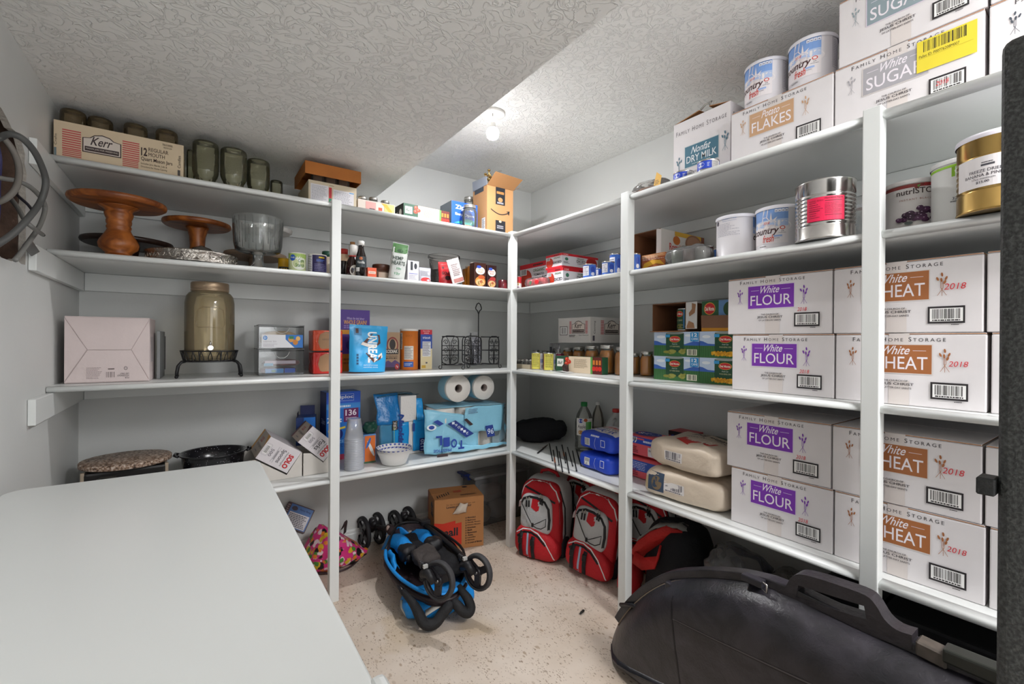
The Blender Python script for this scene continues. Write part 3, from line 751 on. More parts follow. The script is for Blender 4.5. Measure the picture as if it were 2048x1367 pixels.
# ------------------------------------------------------------------ top right-hand shelf, small things
c, rr = cyl(1347, 1388, 345, 0, 1.668)
def tuna(label, c, z, r0, h, col, grp, face=None, deco=True):
    r = thing('food_tin', label, 'can', (c[0], c[1], z), facing(c) if face is None else face, grp)
    ring_can(r, r0, h, mat(col, .35), M_tin, seg=28)
    if deco:
        D = Dec(f_cyl(r0), .008); D.rect(-r0*1.4, r0*.2, h*.15, h*.85, '#2b49c0'); D.ell(-r0*.75, h*.55, r0*.4, h*.22, '#dfe3ee'); D.fine(-r0*.1, r0*.15, h*.3, h*.7, 3, '#c9cfe4', 3); D.rect(r0*.35, r0*1.2, h*.15, h*.85, '#c9c6c0'); D.fine(r0*.4, r0*1.1, h*.2, h*.8, 6, '#55555c', 4); D.build('label_print', r)
    return r
tuna('short blue-labelled tin at the shelf edge, left of the pair below the dry milk carton', c, zt, rr, .042, '#3a50a8', 'short tins on the top shelf')
c, rr2 = cyl(1389, 1437, 335, 0, 1.640)
c = V((1.643, c[1]-.006))
tuna('short blue-labelled tin at the shelf edge, right of the pair below the dry milk carton', c, zt, rr*.99, .042, '#3a50a8', 'short tins on the top shelf')
p, w_ = on_B(1268, 1346, 1.665, zt, 350)
r = thing('bread_bag', 'clear plastic bag of brown bread with a yellow label on the top shelf', 'bag', (1.73, p[1]+.055, zt), RB)
MB_ = lump(.12, .09, .052, 3, .004, 20, c=(-.005, .0, .002)); MB_.build('bread', mat('#8a5334', .7, var=.25, vscale=25), r)
lump(w_*.86, .13, .075, 5, .012, 16, fold=.006).build('plastic_bag', thin_glass('#e9e6e2', .16, .1), r)
D = Dec(lambda u, v, o: V((w_/2-.03+u, -.068-o, v)), 9); D.poly([(-.012, .03), (.022, .018), (.03, .062), (.004, .085)], '#d9a63a'); D.fine(-.004, .02, .03, .05, 3, '#7a5a20', 2); D.build('yellow_label', r)
# ------------------------------------------------------------------ second shelf, corner end
c, rr = cyl(1030, 1043, 560, 0, 1.665); r = tuna('small red and white tin right beside the corner post', c, z2, rr, .085, '#d8d2d0', None, deco=False)
D = Dec(f_cyl(rr), .006); D.rect(-.03, .03, .055, .08, '#c4242e'); D.rect(-.03, .03, .006, .04, '#e8e4e0'); D.ell(.0, .038, .01, .01, '#c9a24a'); D.rect(-.03, .03, .041, .055, '#c4242e'); D.fine(-.018, .02, .008, .02, 2, '#7a3a78', 2); D.build('label_print', r)
def corner_box(name, label, cat, xf, pl, pc, pr, py, z, ztop, m, group=None):
    """box with one corner towards the camera: left side faces -x, right side faces -y"""
    yc = at(pc, py, 0, xf).y; yb = at(pl, py, 0, xf).y; xr = at(pr, py, 1, yc).x
    r = thing(name, label, cat, ((xf+xr)/2, yc, z), 0, group); w_, d_, h_ = xr-xf, yb-yc, ztop-z
    MB().box(-w_/2, w_/2, 0, d_, 0, h_).build('body', m, r, bevel=.0015, seg=2)
    return r, w_, d_, h_
RED = '#c9222e'; CARD = mat('#dcd8dc', .5)
def tomato_left(D, d, h, word1, word2):
    D.rect(0, d, h*.84, h, RED); D.fine(d*.5, d*.85, h*.89, h*.95, 1, '#2a2022', 1, .9, 0)
    D.ell(d*.24, h*.44, d*.22, h*.36, '#b5301e'); D.ell(d*.24, h*.44, d*.19, h*.32, '#c23a24'); D.barcode(d*.04, d*.26, h*.62, h*.84, 10, 3, digits=False)
    D.text('ORGANIC', d*.5, d*.9, h*.68, h*.78, '#4c6b3c', bold=.02)
    if word1: D.text(word1, d*.52, d*.88, h*.54, h*.62, '#26242a', bold=.01)
    D.text(word2, d*.46, d*.97, h*.34, h*.5, '#26242a', bold=.02)
yf_, yb_ = at(1095, 550, 0, 1.80).y, at(1040, 550, 0, 1.80).y
p = (1.80, (yf_+yb_)/2, z2); w_ = yb_-yf_; h_ = zB(1043, 531, 1.80)-z2
r = box_thing('can_case', 'red and white case of organic tomato sauce cans by the corner', 'box', p, RB, w_, .2, h_, CARD)
D = Dec(lambda u, v, o: V((u-w_/2, -o, v))); tomato_left(D, w_, h_, 'TOMATO', 'SAUCE'); D.rect(0, w_, 0, h_*.1, RED); D.build('front_print', r)
lump_r = thing('wrapped_cans', 'clear-wrapped pack of red cans in front of the tomato sauce case', 'cans', (1.70, at(1075, 560, 0, 1.70).y, z2), RB)
for i in range(3): MB().lathe([(.028, 0), (.03, .002), (.03, .052), (.028, .054), (0, .054)], 18, c=(-.055+i*.055, 0, .001)).build('can', mat('#c22a30', .35), lump_r)
lump(.19, .085, .066, 8, .007, 22, fold=.006).build('plastic_wrap', thin_glass('#eadfe0', .12, .08), lump_r)
D = Dec(lambda u, v, o: V((u, -.045-o, v))); D.ell(-.01, .03, .014, .012, '#5b7a5c'); D.ell(.05, .03, .02, .012, RED); D.build('label_print', lump_r)
zlo = z2+.112
for k, (nm, pl, pc, z0, z1) in enumerate((('lower', 1095, 1126, z2, zlo), ('upper', 1092, 1124, zlo+.001, None))):
    if z1 is None: z1 = at(1124, 505, 0, 1.76).z
    r, w_, d_, h_ = corner_box('can_case', 'red and white case of organic diced tomato cans, %s of the two stacked' % nm, 'box', 1.76, pl, pc, 1196, 520, z0, z1, CARD, 'stacked diced tomato cases')
    D = Dec(f_left(w_, d_)); tomato_left(D, d_, h_, None, 'DICED'); D.rect(0, d_, 0, h_*.14, RED); D.build('side_print', r)
    D = Dec(f_front(w_)); D.rect(-w_/2, w_/2, h_*.84, h_, RED); D.rect(-w_/2, w_/2, 0, h_*.14, RED); D.text('8 CANS', -w_*.46, -w_*.34, h_*.87, h_*.96, '#f0e0e0'); D.fine(-w_*.06, w_*.06, h_*.88, h_*.94, 1, '#2a2022', 4, .9, 0)
    D.ell(-w_*.38, h_*.62, w_*.045, h_*.11, '#3c6c58'); D.fine(-w_*.46, -w_*.3, h_*.3, h_*.45, 3, '#55555c', 5); D.text('ORGANIC', -w_*.1, w_*.1, h_*.68, h_*.78, '#4c6b3c', bold=.02); D.text('DICED', -w_*.11, w_*.13, h_*.46, h_*.64, '#26242a', bold=.02); D.text('TOMATOES', -w_*.09, w_*.12, h_*.32, h_*.42, '#26242a')
    D.ell(w_*.31, h_*.52, w_*.155, h_*.42, '#c9302a'); D.ell(w_*.31, h_*.5, w_*.135, h_*.36, '#a8201c'); D.build('front_print', r)
def blue_can(label, pl, pr, py, x, z, h, grp='blue labelled cans by the middle post'):
    c, rr = cyl(pl, pr, py, 0, x); r = thing('food_tin', label, 'can', (c[0], c[1], z), facing(c), grp); ring_can(r, rr, h, mat('#3f6cc4', .35), M_tin, seg=26)
    D = Dec(f_cyl(rr), .008); D.rect(-rr*1.3, -rr*.1, h*.2, h*.85, '#e2e0e6'); D.fine(-rr*1.2, -rr*.2, h*.25, h*.8, 6, '#5a5c70', 3, .4); D.ell(rr*.55, h*.6, rr*.38, h*.2, '#2a4aa8'); D.ell(rr*.55, h*.3, rr*.3, h*.12, '#e6e4e8'); D.build('label_print', r)
blue_can('short blue and white can beside the diced tomato cases', 1166, 1192, 545, 1.665, z2, .075)
blue_can('smallest blue can, set back between two short ones near the middle post', 1191, 1203, 545, 1.74, z2, .065)
blue_can('short blue and white can nearest the middle post', 1204, 1229, 543, 1.655, z2, .068)
blue_can('tall dark blue can behind the short ones near the middle post', 1219, 1243, 525, 1.76, z2, .125)
blue_can('bright blue can just right of the middle post', 1258, 1281, 520, 1.668, z2, .085)
# box with a golden oval picture, right of the middle post
yc = at(1331, 510, 0, 1.665).y; r, w_, d_, h_ = corner_box('drink_box', 'brown and yellow printed box just right of the middle post', 'box', 1.70, 1284, 1330, 1352, 510, z2, zB(1330, 503, 1.70), mat('#b0622e', .5))
D = Dec(f_left(w_, d_)); D.rect(0, d_, h_*.8, h_, '#c98a5a'); D.rect(0, d_, h_*.62, h_*.8, '#9a4a22'); D.fine(.004, d_-.004, h_*.66, h_*.95, 4, '#e8d2b8', 3, .35); D.poly([(0, h_*.1), (d_*.1, h_*.5), (d_*.45, h_*.66), (d_*.8, h_*.58), (d_*.98, h_*.3), (d_*.6, h_*.42), (d_*.3, h_*.3)], '#e0a92e'); D.build('side_print', r)
D = Dec(f_front(w_)); D.barcode(-w_*.45, w_*.0, h_*.1, h_*.9, 8, 5, digits=False); D.rect(w_*.05, w_*.5, 0, h_, '#d8b4a0'); D.build('front_print', r)
# carton of refried beans, its end flap open
xr = 1.80; yfr = at(1322, 480, 0, xr).y; ybk = at(1268, 480, 0, xr).y; xrr = at(1408, 490, 1, yfr).x; ztop_ = at(1322, 456, 0, xr).z
r = thing('can_case', 'open-ended brown and cream case of organic refried beans', 'box', (xr, yfr, z2)); w_, d_, h_ = xrr-xr, ybk-yfr, ztop_-z2
t = .003; b = MB(); b.box(0, w_, 0, t, 0, h_); b.box(0, w_, d_-t, d_, 0, h_, 1); b.box(0, w_, t, d_-t, 0, t, 1); b.box(0, w_, t, d_-t, h_-t, h_, 1); b.box(w_-t, w_, t, d_-t, t, h_-t, 1); b.build('body', [mat('#d5cfc9', .5), M_kraft_in], r)
b = MB().box(-.022, 0, -.002, .0015, 0, h_*.98, rz=R(-30), c=(0, 0, 0)); b.build('end_flap', mat('#d8d2d0', .5), r)
D = Dec(lambda u, v, o: V((u, -o, v))); D.rect(w_*.3, w_, h_*.9, h_, '#d8a83a'); D.ell(w_*.74, h_*.78, w_*.2, h_*.22, '#9a6a50'); D.ell(w_*.74, h_*.8, w_*.16, h_*.16, '#b08468'); D.rect(w_*.92, w_, 0, h_, '#7a4a3a')
D.text('Rosarita', w_*.18, w_*.5, h_*.56, h_*.72, '#b8302a', bold=.02); D.ell(w_*.34, h_*.8, w_*.08, h_*.1, '#c06a2a'); D.text('ORGANIC', w_*.54, w_*.92, h_*.54, h_*.66, '#4c5a3c', bold=.01); D.text('REFRIED BEANS', w_*.17, w_*.97, h_*.34, h_*.5, '#4a2a22', bold=.02); D.build('front_print', r)
r = thing('wrapped_cans', 'clear-wrapped pack of dark cans below the refried beans case', 'cans', (1.69, at(1378, 510, 0, 1.69).y, z2), RB)
for i in range(3): MB().lathe([(.026, 0), (.028, .002), (.028, .064), (.026, .066), (0, .066)], 18, c=(-.058+i*.057, 0.01, .001)).build('can', mat(('#3a4a34', '#4a3428', '#5a5a54')[i], .35), r)
lump(.195, .1, .078, 11, .006, 22, fold=.006, e=.45).build('plastic_wrap', thin_glass('#e8e6e4', .14, .08), r)
c, rr = cyl(1410, 1427, 512, 0, 1.78); r = tuna('narrow dark red can behind the wrapped dark cans', c, z2, rr, .085, '#5a3030', None, deco=False); D = Dec(f_cyl(rr), .006); D.ell(0, .05, .012, .014, '#8a7a70'); D.build('label_print', r)
c, rr = cyl(1427, 1441, 510, 0, 1.86); tuna('narrow blue and white can between wrapped cans and milk can', c, z2, rr, .085, '#4a7ac4', None, deco=False)
# ------------------------------------------------------------------ middle right-hand shelf
z3 = ZT['3']
r = thing('jar_tray', 'low beige cardboard tray holding small herb jars near the corner post', 'tray', (1.73, at(1048, 730, 0, 1.73).y+.036, z3), RB)
w_, d_, h_ = .2, .125, .028; b = MB(); t = .003
b.box(-w_/2, w_/2, 0, d_, 0, t); b.box(-w_/2, w_/2, 0, t, t, h_); b.box(-w_/2, w_/2, d_-t, d_, t, h_); b.box(-w_/2, -w_/2+t, t, d_-t, t, h_); b.box(w_/2-t, w_/2, t, d_-t, t, h_)
b.build('tray', mat('#b8ab92', .7), r)
base_ = V((1.73, at(1048, 730, 0, 1.73).y+.036))
spots = [(-.055, .03, 0), (-.015, .028, 1), (.028, .03, 2), (.066, .032, 2), (-.04, .085, 1), (.008, .088, 0), (.05, .09, 3)]
for i, (u, v, k) in enumerate(spots):
    mason_jar(['front row herb jar nearest the corner post', 'second herb jar in the front row of the tray', 'third herb jar in the front row of the tray', 'front row herb jar nearest the yellow cans', 'back row herb jar nearest the corner post', 'middle herb jar in the back row of the tray', 'back row herb jar nearest the yellow cans'][i], (base_.x+v, base_.y-u), z3+.004, 'small herb jars in the tray', s=.40, h=.8, fill=('#4c4232', '#3e3a2a', '#5a4a3a', '#3a2a24')[k], fillz=.72, lid=('#8a8884', '#a8a6a0')[i % 2])
for i, (pl, pr, x, dz) in enumerate(((1064, 1081, 1.95, 0), (1082, 1099, 1.95, 0))):
    c, rr = cyl(pl, pr, 700, 0, x); mason_jar(['dark red jam jar behind the yellow labelled cans, nearer the corner', 'dark red jam jar behind the yellow labelled cans, nearer the peach jars'][i], c, z3, 'jam jars behind the cans', s=rr/.0475*1.05, h=1.05, fill='#4a2020', fillz=.8, lid='#8a8884')
def soup(label, pl, pr, py, x, h, face, grp='yellow labelled cans'):
    c, rr = cyl(pl, pr, py, 0, x); r = thing('food_can', label, 'can', (c[0], c[1], z3), facing(c, face), grp); ring_can(r, rr, h, mat('#8a4a30', .4), M_tin, seg=28)
    D = Dec(f_cyl(rr), .008); D.rect(-rr*1.1, rr*.5, .004, h-.006, '#d9cf5e'); D.text('Nutrition Facts', -rr*.85, rr*.35, h*.84, h*.92, '#2a2a2a', bold=.02); D.rect(-rr*.85, rr*.35, h*.77, h*.8, '#2a2a2a'); D.rect(-rr*.85, rr*.35, h*.2, h*.22, '#2a2a2a', 0); D.fine(-rr*.85, rr*.35, h*.25, h*.73, 9, '#6a6638', 4, .4)
    D.rect(rr*.55, rr*1.25, h*.05, h*.95, '#dcdcdc'); D.rect(rr*.6, rr*1.2, h*.4, h*.62, '#2f62b8'); D.barcode(rr*.7, rr*1.15, h*.08, h*.3, 8, 3, digits=False); D.build('label_print', r)
soup('yellow labelled soup can, left of the pair near the corner jars', 1063, 1087, 725, 1.755, .108, R(-6))
soup('yellow labelled soup can, right of the pair next to the canning lid box', 1087, 1112, 725, 1.755, .108, R(4))
c, rr = cyl(1108, 1128, 720, 0, 1.87); r = tuna('pink and blue labelled can behind the canning lid box', c, z3, rr, .105, '#8a2a50', None, deco=False); D = Dec(f_cyl(rr), .008); D.rect(-.02, .02, .04, .07, '#3a58a8'); D.ell(0, .085, .014, .012, '#d94a7a'); D.build('label_print', r)
r = thing('foil_bag', 'open silver foil bag with a yellow band behind the canning jars', 'bag', (1.97, at(1110, 690, 0, 1.97).y, z3), RB+.3)
pouch(.085, .165, .06, 3, .006).build('bag', mat('#9a9a9c', .25, .8, bump=(40, .6)), r)
D = Dec(lambda u, v, o: V((u, -.034-o, v))); D.rect(-.035, .035, .02, .07, '#d2aa48'); D.rect(-.02, .0, .10, .14, '#3a3a40'); D.build('label_print', r)
# quart jars of peaches
for i, (pl, pr, x) in enumerate(((1124, 1148, 2.0), (1145, 1172, 1.955), (1169, 1199, 1.905), (1198, 1231, 1.88), (1229, 1262, 1.865), (1257, 1282, 1.97), (1280, 1309, 1.935))):
    c, rr = cyl(pl, pr, 715, 0, x)
    lab = ['leftmost quart jar of peaches behind the canning lid box', 'second quart jar of peaches behind the canning lid box', 'third quart jar of peaches behind the canning lid box', 'quart jar of peaches standing free just right of the canning lid box', 'quart jar of peaches partly hidden by the left side of the middle post', 'quart jar of peaches just right of the middle post', 'quart jar of peaches touching the green bean cartons'][i]
    peach_jar(lab, c, z3, s=min(rr/.0475, .99))
# canning lid box
pB = on_B(1115, 1201, 1.765, z3, 725)
r = thing('lid_box', 'printed canning jar box with tomatoes standing in front of the peach jars', 'box', pB[0], RB+R(4))
def canning_box(r, w_, h_, d_):
    MB().box(-w_/2, w_/2, 0, d_, 0, h_).build('body', mat('#2f5a3e', .45), r, bevel=.001)
    D = Dec(f_front(w_)); D.rect(-w_*.5, -w_*.2, 0, h_, '#24503a'); D.rect(-w_*.2, w_*.27, 0, h_, '#dcc9ae'); D.rect(w_*.27, w_*.31, 0, h_, '#5a9a48'); D.rect(w_*.31, w_*.5, 0, h_, '#5a1e18')
    D.rect(-w_*.47, -w_*.32, h_*.34, h_*.82, '#e6e6e0'); D.text('Ball', -w_*.46, -w_*.34, h_*.48, h_*.68, '#2a4a36', shear=.4, bold=.02)
    for a, q in ((-.24, .82), (-.25, .55), (-.19, .66)): D.ell(w_*a, h_*q, w_*.045, h_*.13, '#cc3a22'); D.ell(w_*a-w_*.01, h_*q+h_*.04, w_*.012, h_*.03, '#f0a088')
    D.fine(-w_*.08, w_*.22, h_*.3, h_*.86, 9, '#8a7a60', 4, .35)
    for a in (.34, .40, .46): D.rect(w_*(a-.02), w_*(a+.02), h_*.55, h_*.82, '#c8742a'); D.ell(w_*a, h_*.32, w_*.035, h_*.14, '#c8281e')
    D.build('front_print', r)
canning_box(r, pB[1], .092, .05)
r = thing('lid_box_piece', 'crumpled brown plastic piece on white paper in front of the canning box', 'wrapper', (1.735, at(1131, 740, 0, 1.735).y, z3), RB)
lump(.042, .02, .045, 4, .006, 40).build('brown_wrapper', mat('#3a2420', .3, bump=(80, .8)), r)
MB().grid(lambda a, b: V(((a-.5)*.11, -.03+b*.05, 0.0042+.002*sin(a*5)+.001*b)), 8, 4).build('paper', mat('#d9d8d6', .6), r, solid=.0008)
# jar case on top of the peach jars
xk = 1.86; zk = z3+.170
yck = at(1181, 660, 0, xk).y; ybk = at(1117, 660, 0, xk).y; xrk = at(1277, 660, 1, yck).x
r = thing('jar_case', 'white cardboard case with red striped emblem on top of the peach jars', 'box', (xk, yck, zk)); w_, d_, h_ = xrk-xk, ybk-yck, at(1181, 633, 0, xk).z-zk
b = MB(); t = .003; b.box(0, w_, 0, t, 0, h_); b.box(0, w_, d_-t, d_, 0, h_); b.box(0, t, t, d_-t, 0, h_); b.box(w_-t, w_, t, d_-t, 0, h_); b.box(t, w_-t, t, d_-t, 0, t); b.build('body', mat('#cfcac6', .6, var=.05), r)
def emblem(D, u, v, s, red=True, stripes=True, sw=1.):
    """arched maker's emblem flanked by red stripes; s is the half width"""
    dk = '#3a2a2a'; cr = '#d8ccc2'
    if stripes:
        for i in range(9):
            vv = v-.62*s+i*.15*s; D.rect(u-1.75*s*sw, u-1.06*s, vv, vv+.075*s, '#c0484c', 1 if i == 0 else 0); D.rect(u+1.06*s, u+1.75*s*sw, vv, vv+.075*s, '#c0484c', 0)
    arch = [(u-s, v-.62*s), (u+s, v-.62*s), (u+s, v+.35*s), (u+.62*s, v+.42*s), (u+.4*s, v+.62*s), (u, v+.72*s), (u-.4*s, v+.62*s), (u-.62*s, v+.42*s), (u-s, v+.35*s)]
    D.poly(arch, dk); D.poly([(u+(a-u)*.94, v+.03*s+(q-v-.03*s)*.9) for a, q in arch], cr); D.rect(u-.88*s, u+.88*s, v-.5*s, v-.2*s, dk)
    D.text('Kerr', u-.6*s, u+.55*s, v-.08*s, v+.5*s, dk, shear=.4, bold=.012); D.text('MASON JARS FOR PRESERVING', u-.82*s, u+.82*s, v-.42*s, v-.28*s, cr)
D = Dec(lambda u, v, o: V((-o, d_-u, v))); emblem(D, d_*.64, h_*.6, d_*.2, sw=.8); D.frame(d_*.05, d_*.3, h_*.3, h_*.66, .003, '#3a3234'); D.barcode(d_*.07, d_*.28, h_*.33, h_*.63, 10, 4, digits=False); D.text('Quart Mason Jars', d_*.66, d_*.95, h_*.26, h_*.32, '#3a3234'); D.fine(d_*.36, d_*.6, h_*.22, h_*.32, 2, '#3a3234', 5); D.build('side_print', r)
D = Dec(lambda u, v, o: V((u, -o, v))); emblem(D, w_*.42, h_*.6, w_*.15, sw=.85); D.text('Canning', w_*.06, w_*.1, h_*.35, h_*.85, '#3a3234', vert=1); D.rect(w_*.04, w_*.08, h_*.08, h_*.28, '#55505a'); D.build('front_print', r)
for i, (pl, pr, x, dz) in enumerate(((1148, 1173, 1.99, 0), (1173, 1197, 1.99, 0), (1196, 1225, 1.925, .006), (1225, 1246, 2.02, 0))):
    c = V((xk+.05+i*.082, yck+.055)); peach_jar(['leftmost', 'second', 'third and tallest', 'rightmost'][i]+' jar of peaches standing inside the white jar case', c, zk+.0035+dz, s=.80+(.04 if i == 2 else 0), group='peach jars in the case', fillz=.74)
# bean and corn cartons
SKY, MTN, FLD = '#c3d3ea', '#3a63b4', '#3c6e3c'
def veg_print(D, w_, h_, kind):
    D.rect(-w_/2, w_/2, h_*.45, h_, SKY); D.ell(-w_*.34, h_*.8, w_*.1, h_*.06, '#e8eef6'); D.ell(w_*.28, h_*.85, w_*.08, h_*.05, '#e8eef6')
    D.poly([(-w_/2, h_*.42), (-w_/2, h_*.64), (-w_*.42, h_*.62), (-w_*.3, h_*.53), (-w_*.2, h_*.52), (w_*.2, h_*.5), (w_*.38, h_*.62), (w_*.5, h_*.6), (w_/2, h_*.42)], MTN)
    D.rect(-w_/2, w_/2, 0, h_*.45, FLD)
    for i in range(7): D.line([(-w_*.15-i*w_*.05, h_*.44), (-w_*.1-i*w_*.062, .002)], .0014, '#274d29', 1 if i == 0 else 0)
    for i in range(7): D.line([(w_*.15+i*w_*.05, h_*.44), (w_*.1+i*w_*.062, .002)], .0014, '#274d29', 0)
    cu, cw = (-.02*w_, .2*w_) if kind == 'bean' else (.1*w_, .24*w_)
    D.rect(cu-cw, cu+cw, h_*.18, h_*.95, '#1e4a30'); D.ell(cu, h_*.95, cw, h_*.05, '#9aa09a')
    D.ell(cu, h_*.7, cw*.62, h_*.135, '#d9b23c'); D.ell(cu, h_*.7, cw*.58, h_*.12, '#c4242e'); D.text('Del Monte', cu-cw*.5, cu+cw*.5, h_*.655, h_*.74, '#f0e4d4', bold=.03)
    D.text('Fresh Cut', cu-cw*.3, cu+cw*.3, h_*.48, h_*.53, '#dfe6df', shear=.3); D.text('CUT GREEN BEANS' if kind == 'bean' else 'WHOLE KERNEL CORN', cu-cw*.55, cu+cw*.55, h_*.38, h_*.43, '#d8d0a0'); D.rect(cu-cw*1.05, cu-cw*.55, h_*.78, h_*.9, '#3a9ad4')
    rnd = random.Random(2)
    if kind == 'bean':
        for i in range(14): D.ell(cu+rnd.uniform(-1, 1)*cw, h_*rnd.uniform(.14, .24), .016, .0065, rnd.choice(('#8a8a3c', '#76783a', '#9c9a4a')), rnd.uniform(-.6, .6), 10)
        D.rect(w_*.32, w_*.49, h_*.62, h_*.97, '#2f93d2'); D.text('12', w_*.35, w_*.46, h_*.80, h_*.94, '#f2f6fa', bold=.03); D.text('CANS', w_*.345, w_*.475, h_*.67, h_*.76, '#f2f6fa', bold=.01); D.barcode(w_*.25, w_*.46, h_*.06, h_*.3, 12, 6, '#e6e6cc', digits=False)
    else:
        for i in range(60): D.ell(cu+rnd.uniform(-1.25, 1.25)*cw, h_*rnd.uniform(.1, .22), .0065, .0055, rnd.choice(('#e0a51e', '#ecb83a', '#cc8e14')), rnd.uniform(-.6, .6), 7)
XD = 1.808
yl, ym, yr_ = at(1308, 735, 0, XD).y, at(1398.5, 735, 0, XD).y, max(.960, at(1398.5, 735, 0, XD).y-(at(1308, 735, 0, XD).y-at(1398.5, 735, 0, XD).y))
zm = at(1308, 711, 0, XD).z; zu = at(1308, 664, 0, XD).z
for k, (za, zb_, nm) in enumerate(((z3, zm, 'lower'), (zm+.001, zu, 'upper'))):
    for kind, ya, yb2 in (('bean', yl, ym), ('corn', ym-.001, yr_)):
        w_ = ya-yb2-.001; r = thing('vegetable_case', '%s printed case of canned %s in the stack beside the flour cartons' % (nm, 'green beans' if kind == 'bean' else 'corn'), 'box', (XD, (ya+yb2)/2, za), RB, 'cases of canned vegetables')
        h_ = zb_-za; MB().box(-w_/2, w_/2, 0, .28, 0, h_).build('body', mat('#39663c', .45), r, bevel=.0015, seg=2)
        D = Dec(f_front(w_)); veg_print(D, w_, h_, kind); D.build('front_print', r)
# torn open case on top, with one can left inside
w_ = at(1305, 640, 0, XD).y-at(1372, 640, 0, XD).y; h_ = at(1305, 609, 0, XD).z-zu
r = thing('torn_case', 'torn open brown cardboard case with one can inside on the bean cases', 'box', (XD, (at(1305, 640, 0, XD).y+at(1372, 640, 0, XD).y)/2, zu+.001), RB)
d_ = .26; b = MB(); t = .003
b.box(-w_/2, w_/2, 0, d_, 0, t); b.box(-w_/2, w_/2, 0, d_, h_-t, h_); b.box(-w_/2, -w_/2+t, 0, d_, t, h_-t); b.box(w_/2-t, w_/2, 0, d_, t, h_-t); b.box(-w_/2+t, w_/2-t, d_-t, d_, t, h_-t); b.build('body', M_kraft_in, r)
b = MB(); b.box(-w_/2, w_/2*.9, -.02, 0, .0005, t); b.build('bottom_flap', M_kraft, r)
b = MB(); b.box(w_/2, w_/2+.055, -.0015, .0015, .012, h_-.002); b.build('side_flap', mat('#cfcdca', .6), r)
D = Dec(lambda u, v, o: V((w_/2+u, -.0015-o, v))); D.poly([(.018, h_*.5), (.045, h_*.62), (.05, h_*.9), (.03, h_*.95), (.03, h_*.75), (.015, h_*.62)], '#9c7252'); D.poly([(.004, .014), (.045, .014), (.04, h_*.28), (.015, h_*.36), (.006, h_*.2)], '#9c7252'); D.build('torn_patch', r)
cc = r.matrix_basis @ V((w_*.24, .06, t+.0015))
r2 = thing('food_can', 'green labelled bean can inside the torn brown case', 'can', cc, RB); ring_can(r2, .0345, .105, mat('#1e4a30', .35), M_tin, seg=28)
D = Dec(f_cyl(.0345), .008); D.ell(-.006, .078, .02, .014, '#d9b23c'); D.ell(-.006, .078, .019, .0125, '#c4242e'); D.text('Del Monte', -.021, .01, .073, .084, '#f0e4d4', bold=.02); D.text('CUT BEANS', -.02, .01, .045, .052, '#d8d0a0'); D.ell(.0, .02, .02, .012, '#7c7a42'); D.rect(.014, .02, .01, .098, '#3a7ab0'); D.ell(.03, .02, .008, .008, '#b08a78'); D.build('label_print', r2)
ya, yb2 = at(1400, 640, 0, XD).y, .968
w_ = ya-yb2; r = thing('torn_case', 'green vegetable case with a torn front flap, uppermost beside the flour cartons', 'box', (XD, (ya+yb2)/2-.004, zu+.001), RB)
b = MB(); b.box(-w_/2, w_/2, .006, d_, 0, h_*.98); b.build('body', mat('#2e5a3a', .5), r, bevel=.001)
b = MB(); b.prism([(-w_/2+.004, .015), (w_/2, .012), (w_/2, h_*.48), (-w_/2+.002, h_*.52)], -.002, .004, 'y'); b.build('torn_flap', mat('#7d5a44', .8), r)
D = Dec(lambda u, v, o: V((u, .006-o, v))); D.ell(-w_*.3, h_*.73, w_*.14, h_*.2, '#d9b23c'); D.ell(-w_*.3, h_*.73, w_*.13, h_*.18, '#c4242e'); D.text('Del Monte', -w_*.41, -w_*.19, h_*.66, h_*.79, '#f0e4d4', bold=.03); D.rect(-w_*.08, w_*.5, h_*.5, h_*.98, '#5f86b4'); D.ell(w_*.16, h_*.7, w_*.13, h_*.22, '#2a4a2c'); D.rect(-w_/2, w_/2, 0, h_*.14, '#d8962a'); D.build('front_print', r)
# ------------------------------------------------------------------ lowest right-hand shelf
z4 = ZT['4']
r = thing('black_garment', 'folded black cloth garment in the corner of the lowest shelf', 'clothing', (1.93, 2.43, z4), R(-35))
lump(.36, .22, .14, 6, .022, 8, fold=.018, e=.75).build('cloth', mat('#17171b', .9, bump=(60, .4)), r)
# bundle of thin black arrow shafts
sticks = [((1098, 880), (1105, 918)), ((1103, 872), (1112, 936)), ((1109, 866), (1118, 926)), ((1114, 874), (1125, 940)), ((1119, 864), (1131, 922)), ((1125, 868), (1138, 942)), ((1131, 878), (1145, 928)), ((1138, 864), (1153, 938)), ((1145, 870), (1162, 928))]
for i, (a, b_) in enumerate(sticks):
    A_, B_ = at(a[0], a[1], 2, z4+.01), at(b_[0], b_[1], 2, z4+.01)
    dirv = (B_-A_); dirv.z = 0; dirv.normalize(); A_ = B_-dirv*min((B_-A_).length, .42); layer = .0045
    o = thing('black_stick', 'thin black stick in the loose row, '+['nearest the corner post', 'second from the corner post', 'third from the corner post', 'fourth from the corner post', 'fifth and middle one', 'fourth from the blue sugar bags', 'third from the blue sugar bags', 'second from the blue sugar bags', 'nearest the blue sugar bags'][i], 'stick', (B_.x, B_.y, z4), math.atan2(dirv.y, dirv.x), 'thin black sticks on the shelf')
    L = (B_-A_).length; MB().tube([(-L, 0, layer), (-L*.5, 0, layer), (0, 0, layer)], [.0034, .0034, .0036], 8).build('shaft', mat('#16151a', .45), o)
    MB().lathe([(.0038, 0), (.0044, .004), (.0044, .012), (.003, .014)], 8, c=(-.006, 0, layer), axis='X').build('tip', mat('#26242a', .5), o)
    if i in (1, 4): MB().tube([(-L*.55, 0, layer), (-L*.3, 0, layer)], .0042, 8).build('brown_wrap', mat('#8a4a2a', .5), o)
A_, B_ = at(1075, 907, 2, z4), at(1092, 894, 2, z4)
o = thing('short_black_stick', 'short black stick lying alone near the corner post', 'stick', (A_.x, A_.y, z4)); dv = (B_-A_)
